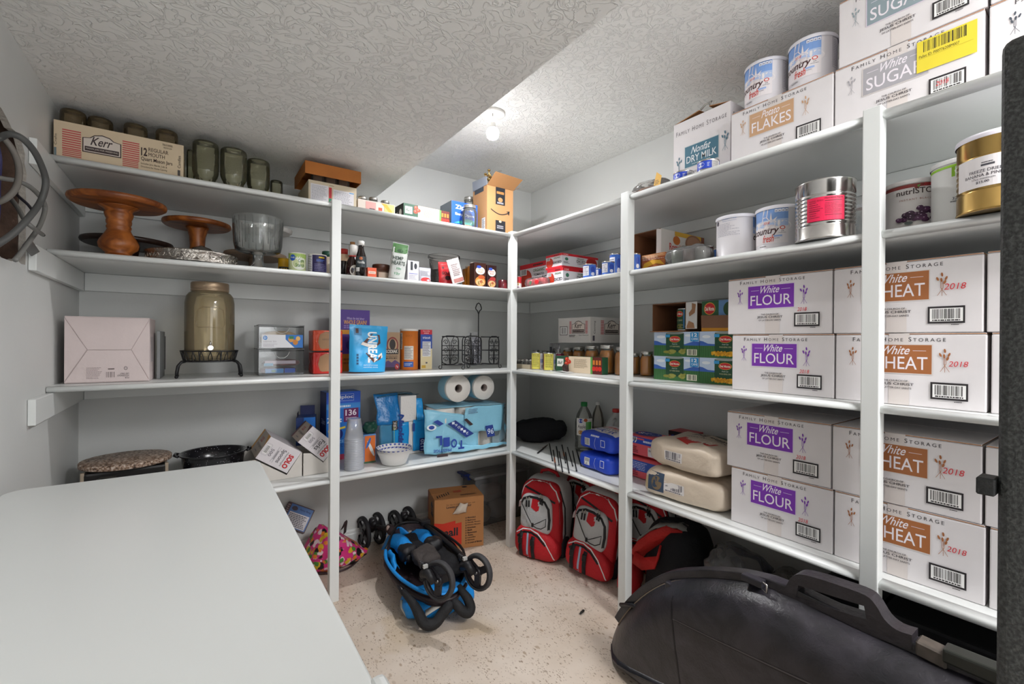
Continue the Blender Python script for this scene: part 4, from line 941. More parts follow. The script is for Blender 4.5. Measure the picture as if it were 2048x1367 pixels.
MB().tube([(0, 0, .005), (dv.x*.6, dv.y*.6, .005), (dv.x, dv.y, .007)], .004, 8).build('shaft', mat('#1c1a1c', .5), o); MB().tube([(dv.x*.6, dv.y*.6, .0115), (dv.x*1.02+.01, dv.y*1.0, .014)], .003, 6).build('splinter', mat('#6a5a50', .6), o)
# bottles
BOT = [(.0, .0), (.040, .0), (.046, .006), (.047, .02), (.0445, .06), (.0475, .1), (.0475, .16), (.046, .18), (.038, .215), (.024, .245), (.0145, .262), (.0135, .27), (.0135, .284)]
def bottle(label, c, z, s, m, cap, hs=1., juice=None, face=0., lab=None):
    r = thing('plastic_bottle', label, 'bottle', (c[0], c[1], z), face)
    MB().lathe([(a*s*(1+.0), b*s*hs) for a, b in BOT], 28, cap=False, flute=.0).build('bottle_body', m, r)
    H = .284*s*hs; MB().lathe([(.0165*s, H-.02*s), (.017*s, H-.018*s), (.0165*s, H+.002), (.0, H+.003)], 20, flute=.02, fn=20).build('cap', mat(cap, .45), r)
    if juice: MB().lathe([(max(0, a*s-.003), min(b*s*hs+.002, .16*s)) for a, b in BOT[:9]]+[(0, .16*s)], 20, cap=False).build('juice', thin_glass(juice, .3), r)
    return r
c, rr = cyl(1150, 1186, 850, 0, 1.985); c = V((1.985, c[1])); s = min(rr/.0475, 1.25)
r = bottle('clear apple juice bottle with green cap on the lowest shelf', c, z4, s, thin_glass('#e4e6dc', .16), '#1f7a3c', 1.02*(zB(1168, 806, 1.985)-z4)/(.284*s), None, facing(c))
D = Dec(f_cyl(.0482*s), .01); hh = zB(1168, 806, 1.985)-z4; D.rect(-.05, .06, .1, .205, '#e6e2dc'); D.rect(.012, .05, .1, .185, '#4aa83c'); D.ell(-.02, .19, .015, .013, '#2a4aa8'); D.text('Apple', -.04, .01, .14, .165, '#4a3a34', bold=.01); D.ell(.01, .195, .012, .01, '#b8562a'); D.ell(-.02, .12, .016, .012, '#c98a3a'); D.build('label_print', r)
c, rr = cyl(1183, 1208, 840, 0, 2.09); bottle('clear bottle of amber oil behind the apple juice', c, z4, min(rr/.0475, 1.2), thin_glass('#d8cfc0', .2), '#e4e2de', (zB(1190, 803, 2.09)-z4)/(.284*min(rr/.0475, 1.2)), '#b08a4a')
c, rr = cyl(1203, 1262, 850, 0, 2.05); s = min(rr/.0475, 1.5)
r = thing('milk_jug', 'translucent white milk jug with red cap behind the sugar bags', 'jug', (c[0], c[1], z4)); hh = zB(1222, 818, 2.05)-z4
mj = clear('#d9d9d6', .55, .35)
MB().lathe([(.0, .0), (.055, .0), (.068, .01), (.07, .12), (.066, .16), (.045, .21), (.024, hh-.03), (.02, hh-.012), (.02, hh)], 28, cap=False).build('jug_body', mj, r)
MB().lathe([(.0225, hh-.012), (.0235, hh-.004), (.0225, hh+.008), (0, hh+.009)], 20).build('cap', mat('#c43a34', .45), r)
MB().tube([(-.03, -.02, hh-.05), (-.062, -.03, hh-.06), (-.072, -.03, hh-.11), (-.062, -.03, .13)], .011, 8).build('handle', mj, r)
# blue sugar bags
def sack(name, label, pl, pr, xf, z, h, d, col, seed, py, rz=0, group=None, cat='bag', amp=.008, w_=None):
    ya, yb2 = at(pl, py, 0, xf).y, at(pr, py, 0, xf).y; ww = w_ or ya-yb2
    r = thing(name, label, cat, (xf+d/2, (ya+yb2)/2, z), RB+rz, group)
    o = lump(ww, d, h, seed, amp, 11, e=.24, ez=.42, nu=56, nv=26, fold=.005).build('bag_body', mat(col, .45, bump=(16, .55)), r)
    return r, o, ww
for k, (z_, nm, dp) in enumerate(((z4, 'lower', 0), (z4+.103, 'upper', .004))):
    r, o, ww = sack('sugar_bag', 'blue paper sugar bag lying flat, %s of the two by the sticks' % nm, 1156, 1224, 1.70+dp, z_, .086+.012*k, .25, '#2448c4', 2+k, 900, R(-2), 'blue sugar bags')
    D = Dec(f_proj(o, (0, -.125, .043), (1, 0, 0), (0, 0, 1), (0, 1, 0)), .02)
    D.barcode(-ww*.28, -ww*.12, -.018, .02, 12, 4+k, digits=False); D.build('barcode_panel', r)
    D = Dec(f_proj(o, (0, -.125, .043), (1, 0, 0), (0, 0, 1), (0, 1, 0)), .02); D.line([(ww*.06, -.035), (ww*.02, 0), (ww*.05, .03)], .002, '#c9d0ea'); D.build('white_curve', r)
    D = Dec(f_proj(o, (0, -.125, .043), (1, 0, 0), (0, 0, 1), (0, 1, 0)), .02); D.frame(ww*.2, ww*.32, -.01, .026, .003, '#dfe3f2'); D.build('frame_mark', r)
    if k:
        D = Dec(f_proj(o, (0, 0, .1), (1, 0, 0), (0, 1, 0), (0, 0, -1)), .02)
        D.rect(-ww*.42, ww*.45, -.08, .11, '#e4dfe2'); D.rect(-ww*.42, ww*.45, .02, .06, '#d8584c'); D.text('SUGAR', -ww*.3, ww*.3, -.065, -.02, '#2a48a8', bold=.03, shear=.2); D.text('PURE CANE', -ww*.25, ww*.2, -.012, .012, '#34323a'); D.text('GRANULATED', -ww*.28, ww*.25, -.078, -.07, '#34323a'); D.build('top_print', r)
        D = Dec(f_proj(o, (0, -.125, .043), (1, 0, 0), (0, 0, 1), (0, 1, 0)), .02); D.fine(-ww*.1, ww*.15, .033, .043, 1, '#dfe3f2', 3, .8, 0); D.build('edge_print', r)
# pink and blue packs behind the flour sacks
ya, yb2 = at(1259, 920, 0, 1.83).y, at(1328, 920, 0, 1.83).y
zz = [z4, z4+.111, z4+.222]
for k in range(2):
    w_ = ya-yb2; r = thing('sugar_block', ['pink and blue sugar block, lower of the stack behind the flour sacks', 'pink and blue sugar block, upper of the stack behind the flour sacks'][k], 'bag', (1.86, (ya+yb2)/2, zz[k]), RB, 'pink and blue sugar blocks')
    o = lump(w_, .13, .104, 9+k, .004, 14, e=.22, ez=.3, nu=40, nv=16).build('bag_body', mat('#e05a62', .45), r)
    D = Dec(f_proj(o, (0, -.065, .05), (1, 0, 0), (0, 0, 1), (0, 1, 0)), .02)
    if k: D.rect(-w_*.46, w_*.46, .012, .045, '#2448b4'); D.barcode(-w_*.36, -w_*.14, .014, .042, 10, 3, digits=False); D.fine(w_*.05, w_*.4, .022, .034, 1, '#dfe3f2', 3, .8, 0); D.rect(w_*.18, w_*.44, -.04, .004, '#e6dfe2'); D.text('JUMBO', w_*.2, w_*.42, -.018, -.004, '#34323a', bold=.03)
    else: D.rect(-w_*.46, w_*.46, -.01, .04, '#3a58b0'); D.fine(-w_*.4, w_*.2, -.005, .035, 5, '#c9d0ea', 4, .4)
    D.fine(-w_*.3, -w_*.1, -.035, .0, 4, '#8a2a34', 5, .5); D.build('front_print', r)
    if k:
        D = Dec(f_proj(o, (0, 0, .1), (1, 0, 0), (0, 1, 0), (0, 0, -1)), .02); D.ell(-.01, .0, w_*.36, .045, '#2a3f98'); D.text('SUGAR', -w_*.3, w_*.25, -.018, .018, '#e6e2ea', bold=.03); D.build('top_print', r)
pB = on_B(1337, 1383, 1.985, z4, 880); w_ = pB[1]
r = box_thing('cake_flour_box', 'red cake flour box behind the upper flour sack', 'box', pB[0], RB, w_, .10, zB(1340, 860, 1.985)-z4, mat('#c24a50', .45)); h_ = zB(1340, 860, 1.985)-z4
D = Dec(f_front(w_)); D.rect(-w_/2, w_/2, h_*.9, h_, '#2a2226'); D.text('Softasilk', -w_*.35, w_*.45, h_*.68, h_*.82, '#7a1820', shear=.25, bold=.02); D.ell(-w_*.3, h_*.87, w_*.1, h_*.05, '#2a3f98'); D.rect(-w_/2, w_/2, h_*.1, h_*.6, '#d8646a'); D.build('front_print', r)
# flour sacks
for k, (z_, h_, pl, pr, rz, nm) in enumerate(((z4, .125, 1284, 1462, R(3), 'lower'), (z4+.135, .118, 1293, 1460, R(-5), 'upper'))):
    xf = 1.655; ya, yb2 = at(pl, 960, 0, xf).y, .968
    r, o, ww = sack('flour_sack', 'cream paper flour sack lying flat, %s of the pair beside the flour cartons' % nm, pl, pr, xf, z_, h_, .30, '#d3c3b0', 21+k, 960, rz, 'cream flour sacks', amp=.011, w_=ya-yb2)
    r.location.y = (ya+yb2)/2
    D = Dec(f_proj(o, (0, -.15, h_/2), (1, 0, 0), (0, 0, 1), (0, 1, 0)), .02); D.barcode(-ww*.2, ww*.06, -.022, .018, 18, 8+k, '#ddd8d6', '#55505a'); 
    if k == 0: D.rect(-ww*.42, -ww*.2, -.035, .045, '#3a4a60'); D.ell(-ww*.3, .0, ww*.07, .03, '#7a6850'); D.rect(-ww*.5, -ww*.42, -.03, .02, '#c9b088')
    D.build('front_print', r)
    if k:
        D = Dec(f_proj(o, (0, 0, h_), (1, 0, 0), (0, 1, 0), (0, 0, -1)), .018)
        D.poly([(-ww*.2, -.08), (ww*.06, -.12), (ww*.3, -.08), (ww*.3, -.02), (-ww*.2, -.02)], '#c2302c'); D.text('lehi mills', -ww*.14, ww*.26, -.08, -.03, '#efe2d8', shear=.1, bold=.02, flip=True); D.build('red_emblem', r)
        D = Dec(f_proj(o, (0, 0, h_), (1, 0, 0), (0, 1, 0), (0, 0, -1)), .018)
        D.text('baking flour', -ww*.25, ww*.35, .03, .075, '#4a4440', shear=.2, bold=.02, flip=True); D.text('UNBLEACHED ALL PURPOSE', -ww*.25, ww*.35, .0, .016, '#4a4440', flip=True); D.build('top_print', r)
        D = Dec(f_proj(o, (0, 0, h_), (1, 0, 0), (0, 1, 0), (0, 0, -1)), .018); D.rect(-ww*.05, ww*.3, .09, .12, '#5a6858'); D.build('top_picture', r)
# ------------------------------------------------------------------ back shelves, top
GOLDGLASS = thin_glass('#d8d2bd', .16, .04)
def open_box(root, w, d, h, m, t=.003, name='body', m_in=None, z=0):
    b = MB(); b.box(-w/2, w/2, 0, t, z, z+h); b.box(-w/2, w/2, d-t, d, z, z+h); b.box(-w/2, -w/2+t, t, d-t, z, z+h); b.box(w/2-t, w/2, t, d-t, z, z+h); b.box(-w/2+t, w/2-t, t, d-t, z, z+t)
    return b.build(name, m, root)
yf = 2.322
xa, xb = XL+.012, at(367, 322, 1, yf).x; w_ = xb-xa; h_ = zA(230, 263, yf)-zt
r = thing('jar_tray_box', 'long cream cardboard jar tray with red stripes and dark emblem on the top shelf', 'box', ((xa+xb)/2, yf, zt))
open_box(r, w_, .34, h_, mat('#d6c2a4', .65, var=.06))
D = Dec(f_front(w_)); U = lambda a: (a-.5)*w_
emblem(D, U(.345), h_*.52, w_*.145, sw=1.13)
for i in range(4): D.rect(U(.06), U(.625), h_*(.07+i*.05), h_*(.095+i*.05), '#b84448', 1 if i == 0 else 0)
D.rect(U(.195), U(.50), h_*.05, h_*.26, '#d6c2a4')
D.text('12', U(.645), U(.695), h_*.46, h_*.70, '#3a2622', bold=.03); D.text('REGULAR', U(.705), U(.87), h_*.62, h_*.73, '#3a2622'); D.text('MOUTH', U(.705), U(.84), h_*.47, h_*.58, '#3a2622'); D.text('Quart Mason Jars', U(.645), U(.905), h_*.29, h_*.43, '#3a2622', bold=.01)
D.text('Includes Jars, Bands, Lids &', U(.645), U(.86), h_*.19, h_*.26, '#3a2622'); D.text('Directions for Home Canning', U(.645), U(.86), h_*.10, h_*.17, '#3a2622'); D.text('70610-00505', U(.82), U(.905), h_*.87, h_*.93, '#3a2622'); D.text('MADE IN U.S.A.', U(.83), U(.90), h_*.79, h_*.84, '#3a2622')
D.text('Crafts', U(.004), U(.022), h_*.32, h_*.62, '#4a4038', vert=1); D.text('Candles', U(.95), U(.975), h_*.28, h_*.66, '#2a2220', vert=1); D.rect(U(.95), U(.972), h_*.05, h_*.22, '#4a4440'); D.rect(U(.003), U(.02), h_*.02, h_*.25, '#6a7a80', 0)
D.build('front_print', r)
for i, (pl, pr, tp) in enumerate(((96, 166, 216), (169, 232, 235), (239, 303, 248), (304, 363, 260))):
    c, rr = cyl(pl, pr, 250, 1, yf+.062); rr = min(rr, .0385)
    if i == 0: c = V((max(c[0], XL+.016+rr), c[1]))
    H = zA((pl+pr)/2, tp, yf+.04)-zt-.0035
    mason_jar('upside-down mason jar in the cream tray, '+['leftmost by the wall', 'second from the left wall', 'third from the left wall', 'rightmost of the row'][i], c, zt+.0035, 'upside-down jars in the cream tray', s=rr/.0475, inv=True, h=min(H, .205)/(.165*rr/.0475), glass_m=thin_glass('#a8916a', .16, .05))
for i, (pl, pr, tp, y) in enumerate(((384, 438, 281, 2.375), (440, 494, 296, 2.365), (493, 540, 318, 2.40), (540, 566, 359, 2.62), (373, 390, 296, 2.50))):
    c, rr = cyl(pl, pr, 340, 1, y)
    H = zA((pl+pr)/2, tp, y-.03)-zt
    mason_jar(['tall upside-down glass jar right beside the cream jar tray', 'second loose upside-down glass jar on the top shelf', 'third loose upside-down glass jar, in front of green packaging', 'small short glass jar at the back near the orange jar box', 'narrow glass jar half hidden behind the cream tray'][i], c, zt, 'loose empty jars on the top shelf', s=rr/.0475, inv=True, h=H/(.165*rr/.0475), glass_m=thin_glass('#d2cfa8', .09, .05))
r = thing('green_pack', 'flat green and yellow food packet lying behind the loose jars', 'packet', (.265, 2.458, zt), R(0))
MB().box(-.10, .11, 0, .055, 0, .045).build('body', mat('#3f9a2c', .35), r, bevel=.004, seg=2)
D = Dec(f_front(.2)); D.rect(-.095, -.02, .008, .04, '#5cc23a'); D.poly([(.02, .045), (.045, .045), (.09, .0), (.07, .0)], '#e0c436'); D.ell(.02, .018, .014, .012, '#b83028'); D.ell(.085, .03, .012, .01, '#c4483a'); D.build('front_print', r)
# cream tray of jars with an orange cardboard tray turned over it
yf = 2.345; pA, w_ = on_A(617, 713, yf, zt, 390); h_ = zA(617, 358, yf)-zt
r = thing('jar_tray_box', 'cream jar tray with an inverted orange cardboard lid on top', 'box', pA)
open_box(r, w_, .27, h_, mat('#cdbfa6', .65))
D = Dec(f_front(w_)); D.rect(-w_*.46, -w_*.1, .01, h_*.85, '#d9d6da'); D.fine(-w_*.44, -w_*.12, .012, h_*.8, 12, '#9a9aa4', 4, .4); D.rect(-w_*.09, -w_*.03, h_*.3, h_*.8, '#b83038'); D.rect(-w_*.09, -w_*.03, h_*.1, h_*.29, '#3a8a6a'); D.rect(w_*.0, w_*.44, .01, h_*.75, '#d9d6da'); D.fine(w_*.02, w_*.42, .012, h_*.68, 9, '#9a9aa4', 6, .4); D.fine(-w_*.08, w_*.05, h_*.86, h_*.92, 1, '#8a7a60', 2); D.rect(w_*.34, w_*.44, h_*.68, h_*.72, '#4a9ad0'); D.build('front_print', r)
zl0, zl1 = zA(617, 357, yf+.02)+.014, zA(610, 325, yf+.02)
b = MB(); t = .003; w2, d2 = w_*1.16, .285
for x0_, x1_, y0_, y1_ in ((-w2/2, w2/2, -.015, -.012), (-w2/2, w2/2, d2-.018, d2-.015), (-w2/2, -w2/2+t, -.012, d2-.018), (w2/2-t, w2/2, -.012, d2-.018)): b.box(x0_, x1_, y0_, y1_, zl0-zt, zl1-zt)
b.box(-w2/2+t, w2/2-t, -.012, d2-.018, zl1-zt-t, zl1-zt)
b.build('cardboard_lid', mat('#b06a2a', .7, var=.12, vscale=10), r)
for i in range(3):
    c = V((pA[0]-w_/2+.052+i*(w_-.104)/2, yf+.055)); mason_jar(['left', 'middle', 'right'][i]+' dark jar showing between the cream tray and its orange lid', c, zt+.0035, 'jars between tray and orange lid', s=.66, inv=True, h=(zl1-zt-.008)/(.165*.66), glass_m=thin_glass('#c9b8a8', .16, .06))
# plastic wrapped pack of lidded jars
yf = 2.35; pA, w_ = on_A(716, 790, yf, zt, 405)
r = thing('jar_pack', 'small cream boxed pack of lidded jars between orange-lidded tray and canning box', 'box', pA)
open_box(r, w_, .13, .058, mat('#d8cdc2', .6))
D = Dec(f_front(w_)); D.rect(-w_*.3, -.005, .006, .052, '#d9a09a'); D.rect(.008, .028, .006, .03, '#d4553a'); D.rect(w_*.2, w_*.48, .0, .055, '#d8bc7a'); D.poly([(w_*.12, .055), (w_*.25, .055), (w_*.42, .02), (w_*.38, .005)], '#e0a83a'); D.fine(-w_*.2, -.01, .008, .02, 1, '#3a3040', 3, .9, 0); D.build('front_print', r)
for i in range(3): mason_jar('%s small jar with silver lid in the cream pack' % ('left', 'middle', 'right')[i], (pA[0]-w_*.31+i*w_*.31, yf+.05+.01*(i == 1)), zt+.0035, 'small jars in the cream pack', s=.56, h=.85+.1*(i == 1), fill='#5a3a30', fillz=.7)
# dark canning box with tomatoes
yf = 2.36; pA, w_ = on_A(806, 900, yf, zt, 425); h_ = zA(808, 406, yf)-zt
r = thing('lid_box', 'dark green canning jar box with tomatoes on the top shelf', 'box', pA, R(3)); canning_box(r, w_, h_, .17)
D = Dec(f_left(w_, .17)); D.rect(0, .17, 0, h_, '#2c3230'); D.text('15', .06, .1, h_*.3, h_*.55, '#d8d8d4', bold=.02); D.ell(.13, h_*.45, .016, .02, '#d8d8d4'); D.build('side_print', r)
# blue bag box
yf = 2.40; pA, w_ = on_A(903, 955, yf, zt, 425); h_ = zA(903, 400, yf)-zt
r = box_thing('bag_box', 'bright blue food storage bag box behind a lidded jar on the top shelf', 'box', pA, 0, w_, .15, h_, mat('#1f58c8', .4)); D = Dec(f_front(w_))
D.text('Ziploc', -w_*.36, w_*.3, h_*.68, h_*.88, '#eef2fa', bold=.02); D.text('Easy Open', -w_*.36, w_*.35, h_*.48, h_*.6, '#eef2fa', bold=.02); D.poly([(-w_*.4, h_*.22), (w_*.1, h_*.42), (w_*.45, h_*.36), (w_*.3, h_*.2)], '#3fb0a8'); D.rect(-w_/2, w_/2, 0, h_*.14, '#3a9a4a'); D.ell(w_*.1, h_*.15, w_*.25, h_*.06, '#d88a4a'); D.build('front_print', r)
D = Dec(f_left(w_, .15)); D.rect(0, .15, 0, h_, '#8d95a2'); D.build('side_print', r)
c, rr = cyl(924, 954, 430, 1, 2.345); mason_jar('clear lidded mason jar in front of the blue bag box', c, zt, None, s=rr/.0475, h=(zA(940, 412, 2.345)-zt)/(.165*rr/.0475), glass_m=thin_glass('#eef2ee', .06, .04))
c, rr = cyl(927, 950, 400, 1, 2.60); mason_jar('silver lidded jar peeking over the blue bag box', c, zt, None, s=rr/.0475*1.1, h=(zA(938, 396, 2.60)-zt)/(.165*rr/.0475*1.1))
# tall open shipping box with brass fittings
yf = 2.345; pA, w_ = on_A(974, 1026, yf, zt, 420); h_ = zA(976, 369, yf)-zt; d_ = .17
r = thing('shipping_box', 'tall brown shipping box with a curved arrow mark and open top flaps', 'box', pA, 0)
M_kr = mat('#b98a5c', .75, var=.06, vscale=10); open_box(r, w_, d_, h_, M_kr)
def flap2(pts, m, nm='top_flap', th=.0025):
    a = [V(p) for p in pts]; n = (a[1]-a[0]).cross(a[3]-a[0]).normalized()*th
    MB().add(a+[p+n for p in a], [(0, 1, 2, 3), (7, 6, 5, 4), (0, 4, 5, 1), (1, 5, 6, 2), (2, 6, 7, 3), (3, 7, 4, 0)]).build(nm, m, r)
flap2([(-w_/2, 0, h_), (w_/2, 0, h_), (w_/2+.022, -.07, h_+.052), (-w_/2+.012, -.075, h_+.06)], mat('#a87a4e', .75))
flap2([(w_/2, 0, h_), (w_/2, d_, h_), (w_/2+.05, d_, h_+.03), (w_/2+.05, 0, h_+.03)], M_kr)
flap2([(-w_/2, d_, h_), (-w_/2, 0, h_), (-w_/2-.004, 0, h_+.05), (-w_/2-.004, d_, h_+.06)], mat('#8a8f98', .5))
D = Dec(f_front(w_)); D.rect(-w_*.18, w_*.18, h_*.62, h_, '#24262c'); D.rect(-w_*.18, w_*.2, 0, h_*.28, '#24262c'); D.ell(0, h_*.73, w_*.09, h_*.05, '#b98a5c'); D.fine(-w_*.14, w_*.14, h_*.85, h_*.91, 1, '#c98a4a', 3, .9, 0); D.fine(-w_*.12, w_*.12, h_*.64, h_*.68, 1, '#a8a6ae', 3, .9, 0); D.fine(-w_*.12, w_*.12, h_*.1, h_*.18, 2, '#a8a6ae', 3, .6, 0); D.ell(0, h_*.26, w_*.05, h_*.025, '#d8c0a0')
D.line([(-w_*.36+w_*.68*i/12, h_*(.50-.085*sin(pi*(i/12)*.92))) for i in range(13)], h_*.02, '#24262c'); D.poly([(w_*.34, h_*.42), (w_*.36, h_*.52), (w_*.22, h_*.5), (w_*.29, h_*.49), (w_*.28, h_*.46)], '#24262c'); D.build('front_print', r)
D = Dec(f_left(w_, d_)); D.rect(.02, .13, h_*.9, h_, '#3a4048'); D.rect(.11, .15, .02, h_*.32, '#dcdad6'); D.fine(.115, .145, .025, h_*.3, 10, '#55505a', 3); D.build('side_print', r)
bc = V((pA[0]-.01, yf+.10, zt+.004)); brass = mat('#c9a468', .22, 1.)
def knobrod(p, h0, h1, m, nm, mb=None):
    return MB().lathe([(.004, h0), (.004, h1-.03), (.007, h1-.026), (.004, h1-.02), (.004, h1-.012), (.009, h1-.01), (.010, h1-.004), (.007, h1), (0, h1)], 14, c=p).build(nm, m, r2)
H = zA(985, 339, yf+.09)-zt-.004
r2 = thing('brass_fixture', 'shiny brass jointed fitting sticking up out of the shipping box', 'fitting', (bc.x-.012, bc.y, bc.z))
knobrod((0, 0, 0), 0, H, brass, 'centre_rod'); knobrod((-.032, -.01, 0), .0, H-.035, brass, 'outer_rod'); knobrod((.034, .01, 0), .0, H-.04, brass, 'outer_rod')
MB().tube([(-.032, -.01, H-.05), (-.005, 0, H-.04), (.034, .01, H-.055)], .0055, 8).build('cross_arm', brass, r2); MB().tube([(0, 0, H-.02), (.02, .005, H-.04), (.034, .01, H-.06)], .004, 8).build('cross_arm', brass, r2)
MB().lathe([(.011, H-.07), (.013, H-.066), (.013, H-.062), (.009, H-.058)], 14, c=(0, 0, 0)).build('collar', brass, r2)
r2 = thing('chrome_tap', 'thin chrome rod with a flat handle standing in the shipping box', 'fitting', (bc.x+.045, bc.y-.02, bc.z)); H2 = zA(1010, 346, yf+.08)-zt-.004
ch = mat('#bdbab6', .18, 1.); MB().lathe([(.004, 0), (.004, H2-.012), (.008, H2-.01), (.008, H2-.002), (0, H2)], 12).build('rod', ch, r2); MB().box(-.004, .026, -.005, .005, H2-.004, H2+.002, ry=R(-18), c=(0, 0, H2)).build('handle', ch, r2, bevel=.001)
# ------------------------------------------------------------------ back shelves, second
def cake_stand(label, pl, pr, py, y, prof, m, plate_py, name='cake_stand', seg=48, z0=None, flute=0, fn=0):
    c, rr = cyl(pl, pr, py, 1, y); zp = zA((pl+pr)/2, plate_py, y)-z2-(z0 or 0)
    c = V((max(c[0], XL+.026+rr), c[1]))
    r = thing(name, label, 'cake stand', (c[0], c[1], z2+(z0 or 0)), 0)
    MB().lathe([(rr*.93, zp-.018), (rr*.985, zp-.012), (rr, zp-.004), (rr*.985, zp+.004), (rr*.9, zp+.006), (0, zp+.006)], seg, cap=False, flute=flute, fn=fn).build('plate', m, r)
    MB().lathe([(rr*.93, zp-.018), (rr*.25, zp-.020), (0, zp-.020)][::-1], seg, cap=False).build('plate_underside', m, r)
    MB().lathe([(a*rr, b*(zp-.0205)) for a, b in prof], 28).build('pedestal', m, r)
    return r, c, rr, zp
def wood(c1, c2, name, scale=7., rough=.38):
    m = bpy.data.materials.new(name); m.use_nodes = True; nt = m.node_tree; b = nt.nodes['Principled BSDF']; L = nt.links.new
    tc = nt.nodes.new('ShaderNodeTexCoord'); mp = nt.nodes.new('ShaderNodeMapping'); mp.inputs['Scale'].default_value = (1, 5, 1.5); L(tc.outputs['Object'], mp.inputs['Vector'])
    n = nt.nodes.new('ShaderNodeTexNoise'); n.inputs['Scale'].default_value = scale; n.inputs['Detail'].default_value = 8; n.inputs['Distortion'].default_value = 1.1; L(mp.outputs['Vector'], n.inputs['Vector'])
    rp = nt.nodes.new('ShaderNodeValToRGB'); e = rp.color_ramp.elements; e[0].position = .33; e[0].color = (*lin(c1), 1); e[1].position = .62; e[1].color = (*lin(c2), 1)
    L(n.outputs['Fac'], rp.inputs['Fac']); L(rp.outputs['Color'], b.inputs['Base Color']); b.inputs['Roughness'].default_value = rough
    return m
M_wood = wood('#6e3512', '#b0662c', 'stained_wood')
cake_stand('large turned wooden cake stand with a bulging baluster pedestal', 122, 329, 390, 2.43, [(.36, 0), (.37, .03), (.32, .06), (.28, .08), (.26, .1), (.40, .2), (.42, .28), (.38, .36), (.27, .50), (.235, .56), (.25, .58), (.26, .61), (.235, .64), (.26, .68), (.265, .72), (.25, .75), (.28, .80), (.30, .86), (.27, .90), (.30, .94), (.40, .985), (.42, 1)], M_wood, 402)
cake_stand('smaller wooden cake stand with a plain flared pedestal', 322, 463, 440, 2.69, [(.40, 0), (.4, .02), (.30, .12), (.23, .45), (.22, .6), (.24, .8), (.30, .94), (.34, 1)], M_wood, 447)
cake_stand('dark wood cake stand low behind the large wooden one', 138, 333, 480, 2.67, [(.3, 0), (.3, .1), (.2, .4), (.25, 1)], mat('#2a1a14', .35, var=.3), 482)
cake_stand('pale wooden cake stand behind the glass trifle bowl', 446, 574, 515, 2.71, [(.32, 0), (.3, .1), (.2, .4), (.25, 1)], mat('#a58d78', .5, var=.12), 510)
cake_stand('white scalloped cake stand at the back behind the glass trifle bowl', 480, 584, 455, 2.695, [(.45, 0), (.43, .05), (.16, .25), (.14, .7), (.25, 1)], mat('#dcd8d4', .3), 458, z0=.125, seg=72, flute=.025, fn=24)
# silver tray stand with scroll relief
c, rr = cyl(288, 476, 515, 1, 2.462); rr = min(rr, .19); zs = zA(390, 500, 2.32)-z2
r = thing('silver_tray_stand', 'round ornate silver cake plateau with scroll relief rim', 'tray', (c[0], c[1], z2))
silver = mat('#a9a39c', .28, 1., bump=(45, 1.0))
MB().lathe([(rr*.96, .0), (rr*1.0, .004), (rr*.985, .01), (rr*.97, .02), (rr*.975, zs-.012), (rr*1.01, zs-.004), (rr*1.0, zs), (rr*.9, zs+.002), (0, zs+.002)], 64).build('plateau', silver, r)
mb = MB()
for i in range(44):
    a = 2*pi*i/44; 
    pts = []
    for k in range(9):
        t_ = k/8*5.2; q = .004+.0105*(1-k/8); pts.append(V(((rr*.978)*cos(a+(q*cos(t_))/rr), (rr*.978)*sin(a+(q*cos(t_))/rr), zs*.48+q*sin(t_)*(1 if i % 2 else -1))))
    mb.tube(pts, .0016, 5)
mb.build('scroll_relief', mat('#bdb8b0', .25, 1.), r)
r = thing('silver_dome', 'small fluted silver dome sitting on the silver plateau', 'dish', (c[0]+.03, c[1]-.05, z2+zs+.003))
MB().lathe([(.048, 0), (.05, .004), (.045, .01), (.032, .022), (.012, .03), (.006, .034), (.0, .036)], 48, flute=.03, fn=24).build('dome', mat('#b3aea6', .25, 1.), r)
# glass trifle bowl
c, rr = cyl(463, 568, 445, 1, 2.45); zr = zA(515, 437, 2.45)-z2; zb_ = zA(515, 505, 2.45)-z2
r = thing('trifle_bowl', 'clear glass footed trifle bowl beside the wooden cake stands', 'bowl', (c[0], c[1], z2)); gm = thin_glass('#f0f4f2', .05, .03)
MB().lathe([(rr*.99, zr), (rr*.995, zr-.004), (rr*.94, zb_+.035), (rr*.88, zb_+.008), (rr*.75, zb_), (0, zb_-.002)], 40, cap=False).build('bowl', gm, r)
MB().lathe([(rr*.97, zr), (rr*.91, zb_+.035), (rr*.84, zb_+.014), (0, zb_+.01)], 40, cap=False).build('inner_wall', gm, r)
MB().lathe([(rr*.45, 0), (rr*.44, .004), (rr*.3, .02), (rr*.2, .045), (rr*.2, zb_-.012), (rr*.3, zb_-.002)], 36, flute=.05, fn=18).build('foot', thin_glass('#e4eae8', .14, .05), r)
mb = MB()
for i in range(20):
    a = 2*pi*i/20; mb.tube([(rr*.955*cos(a), rr*.955*sin(a), zr-.008), (rr*.915*cos(a), rr*.915*sin(a), zb_+.03)], .0015, 5)
mb.build('vertical_ribs', gm, r)
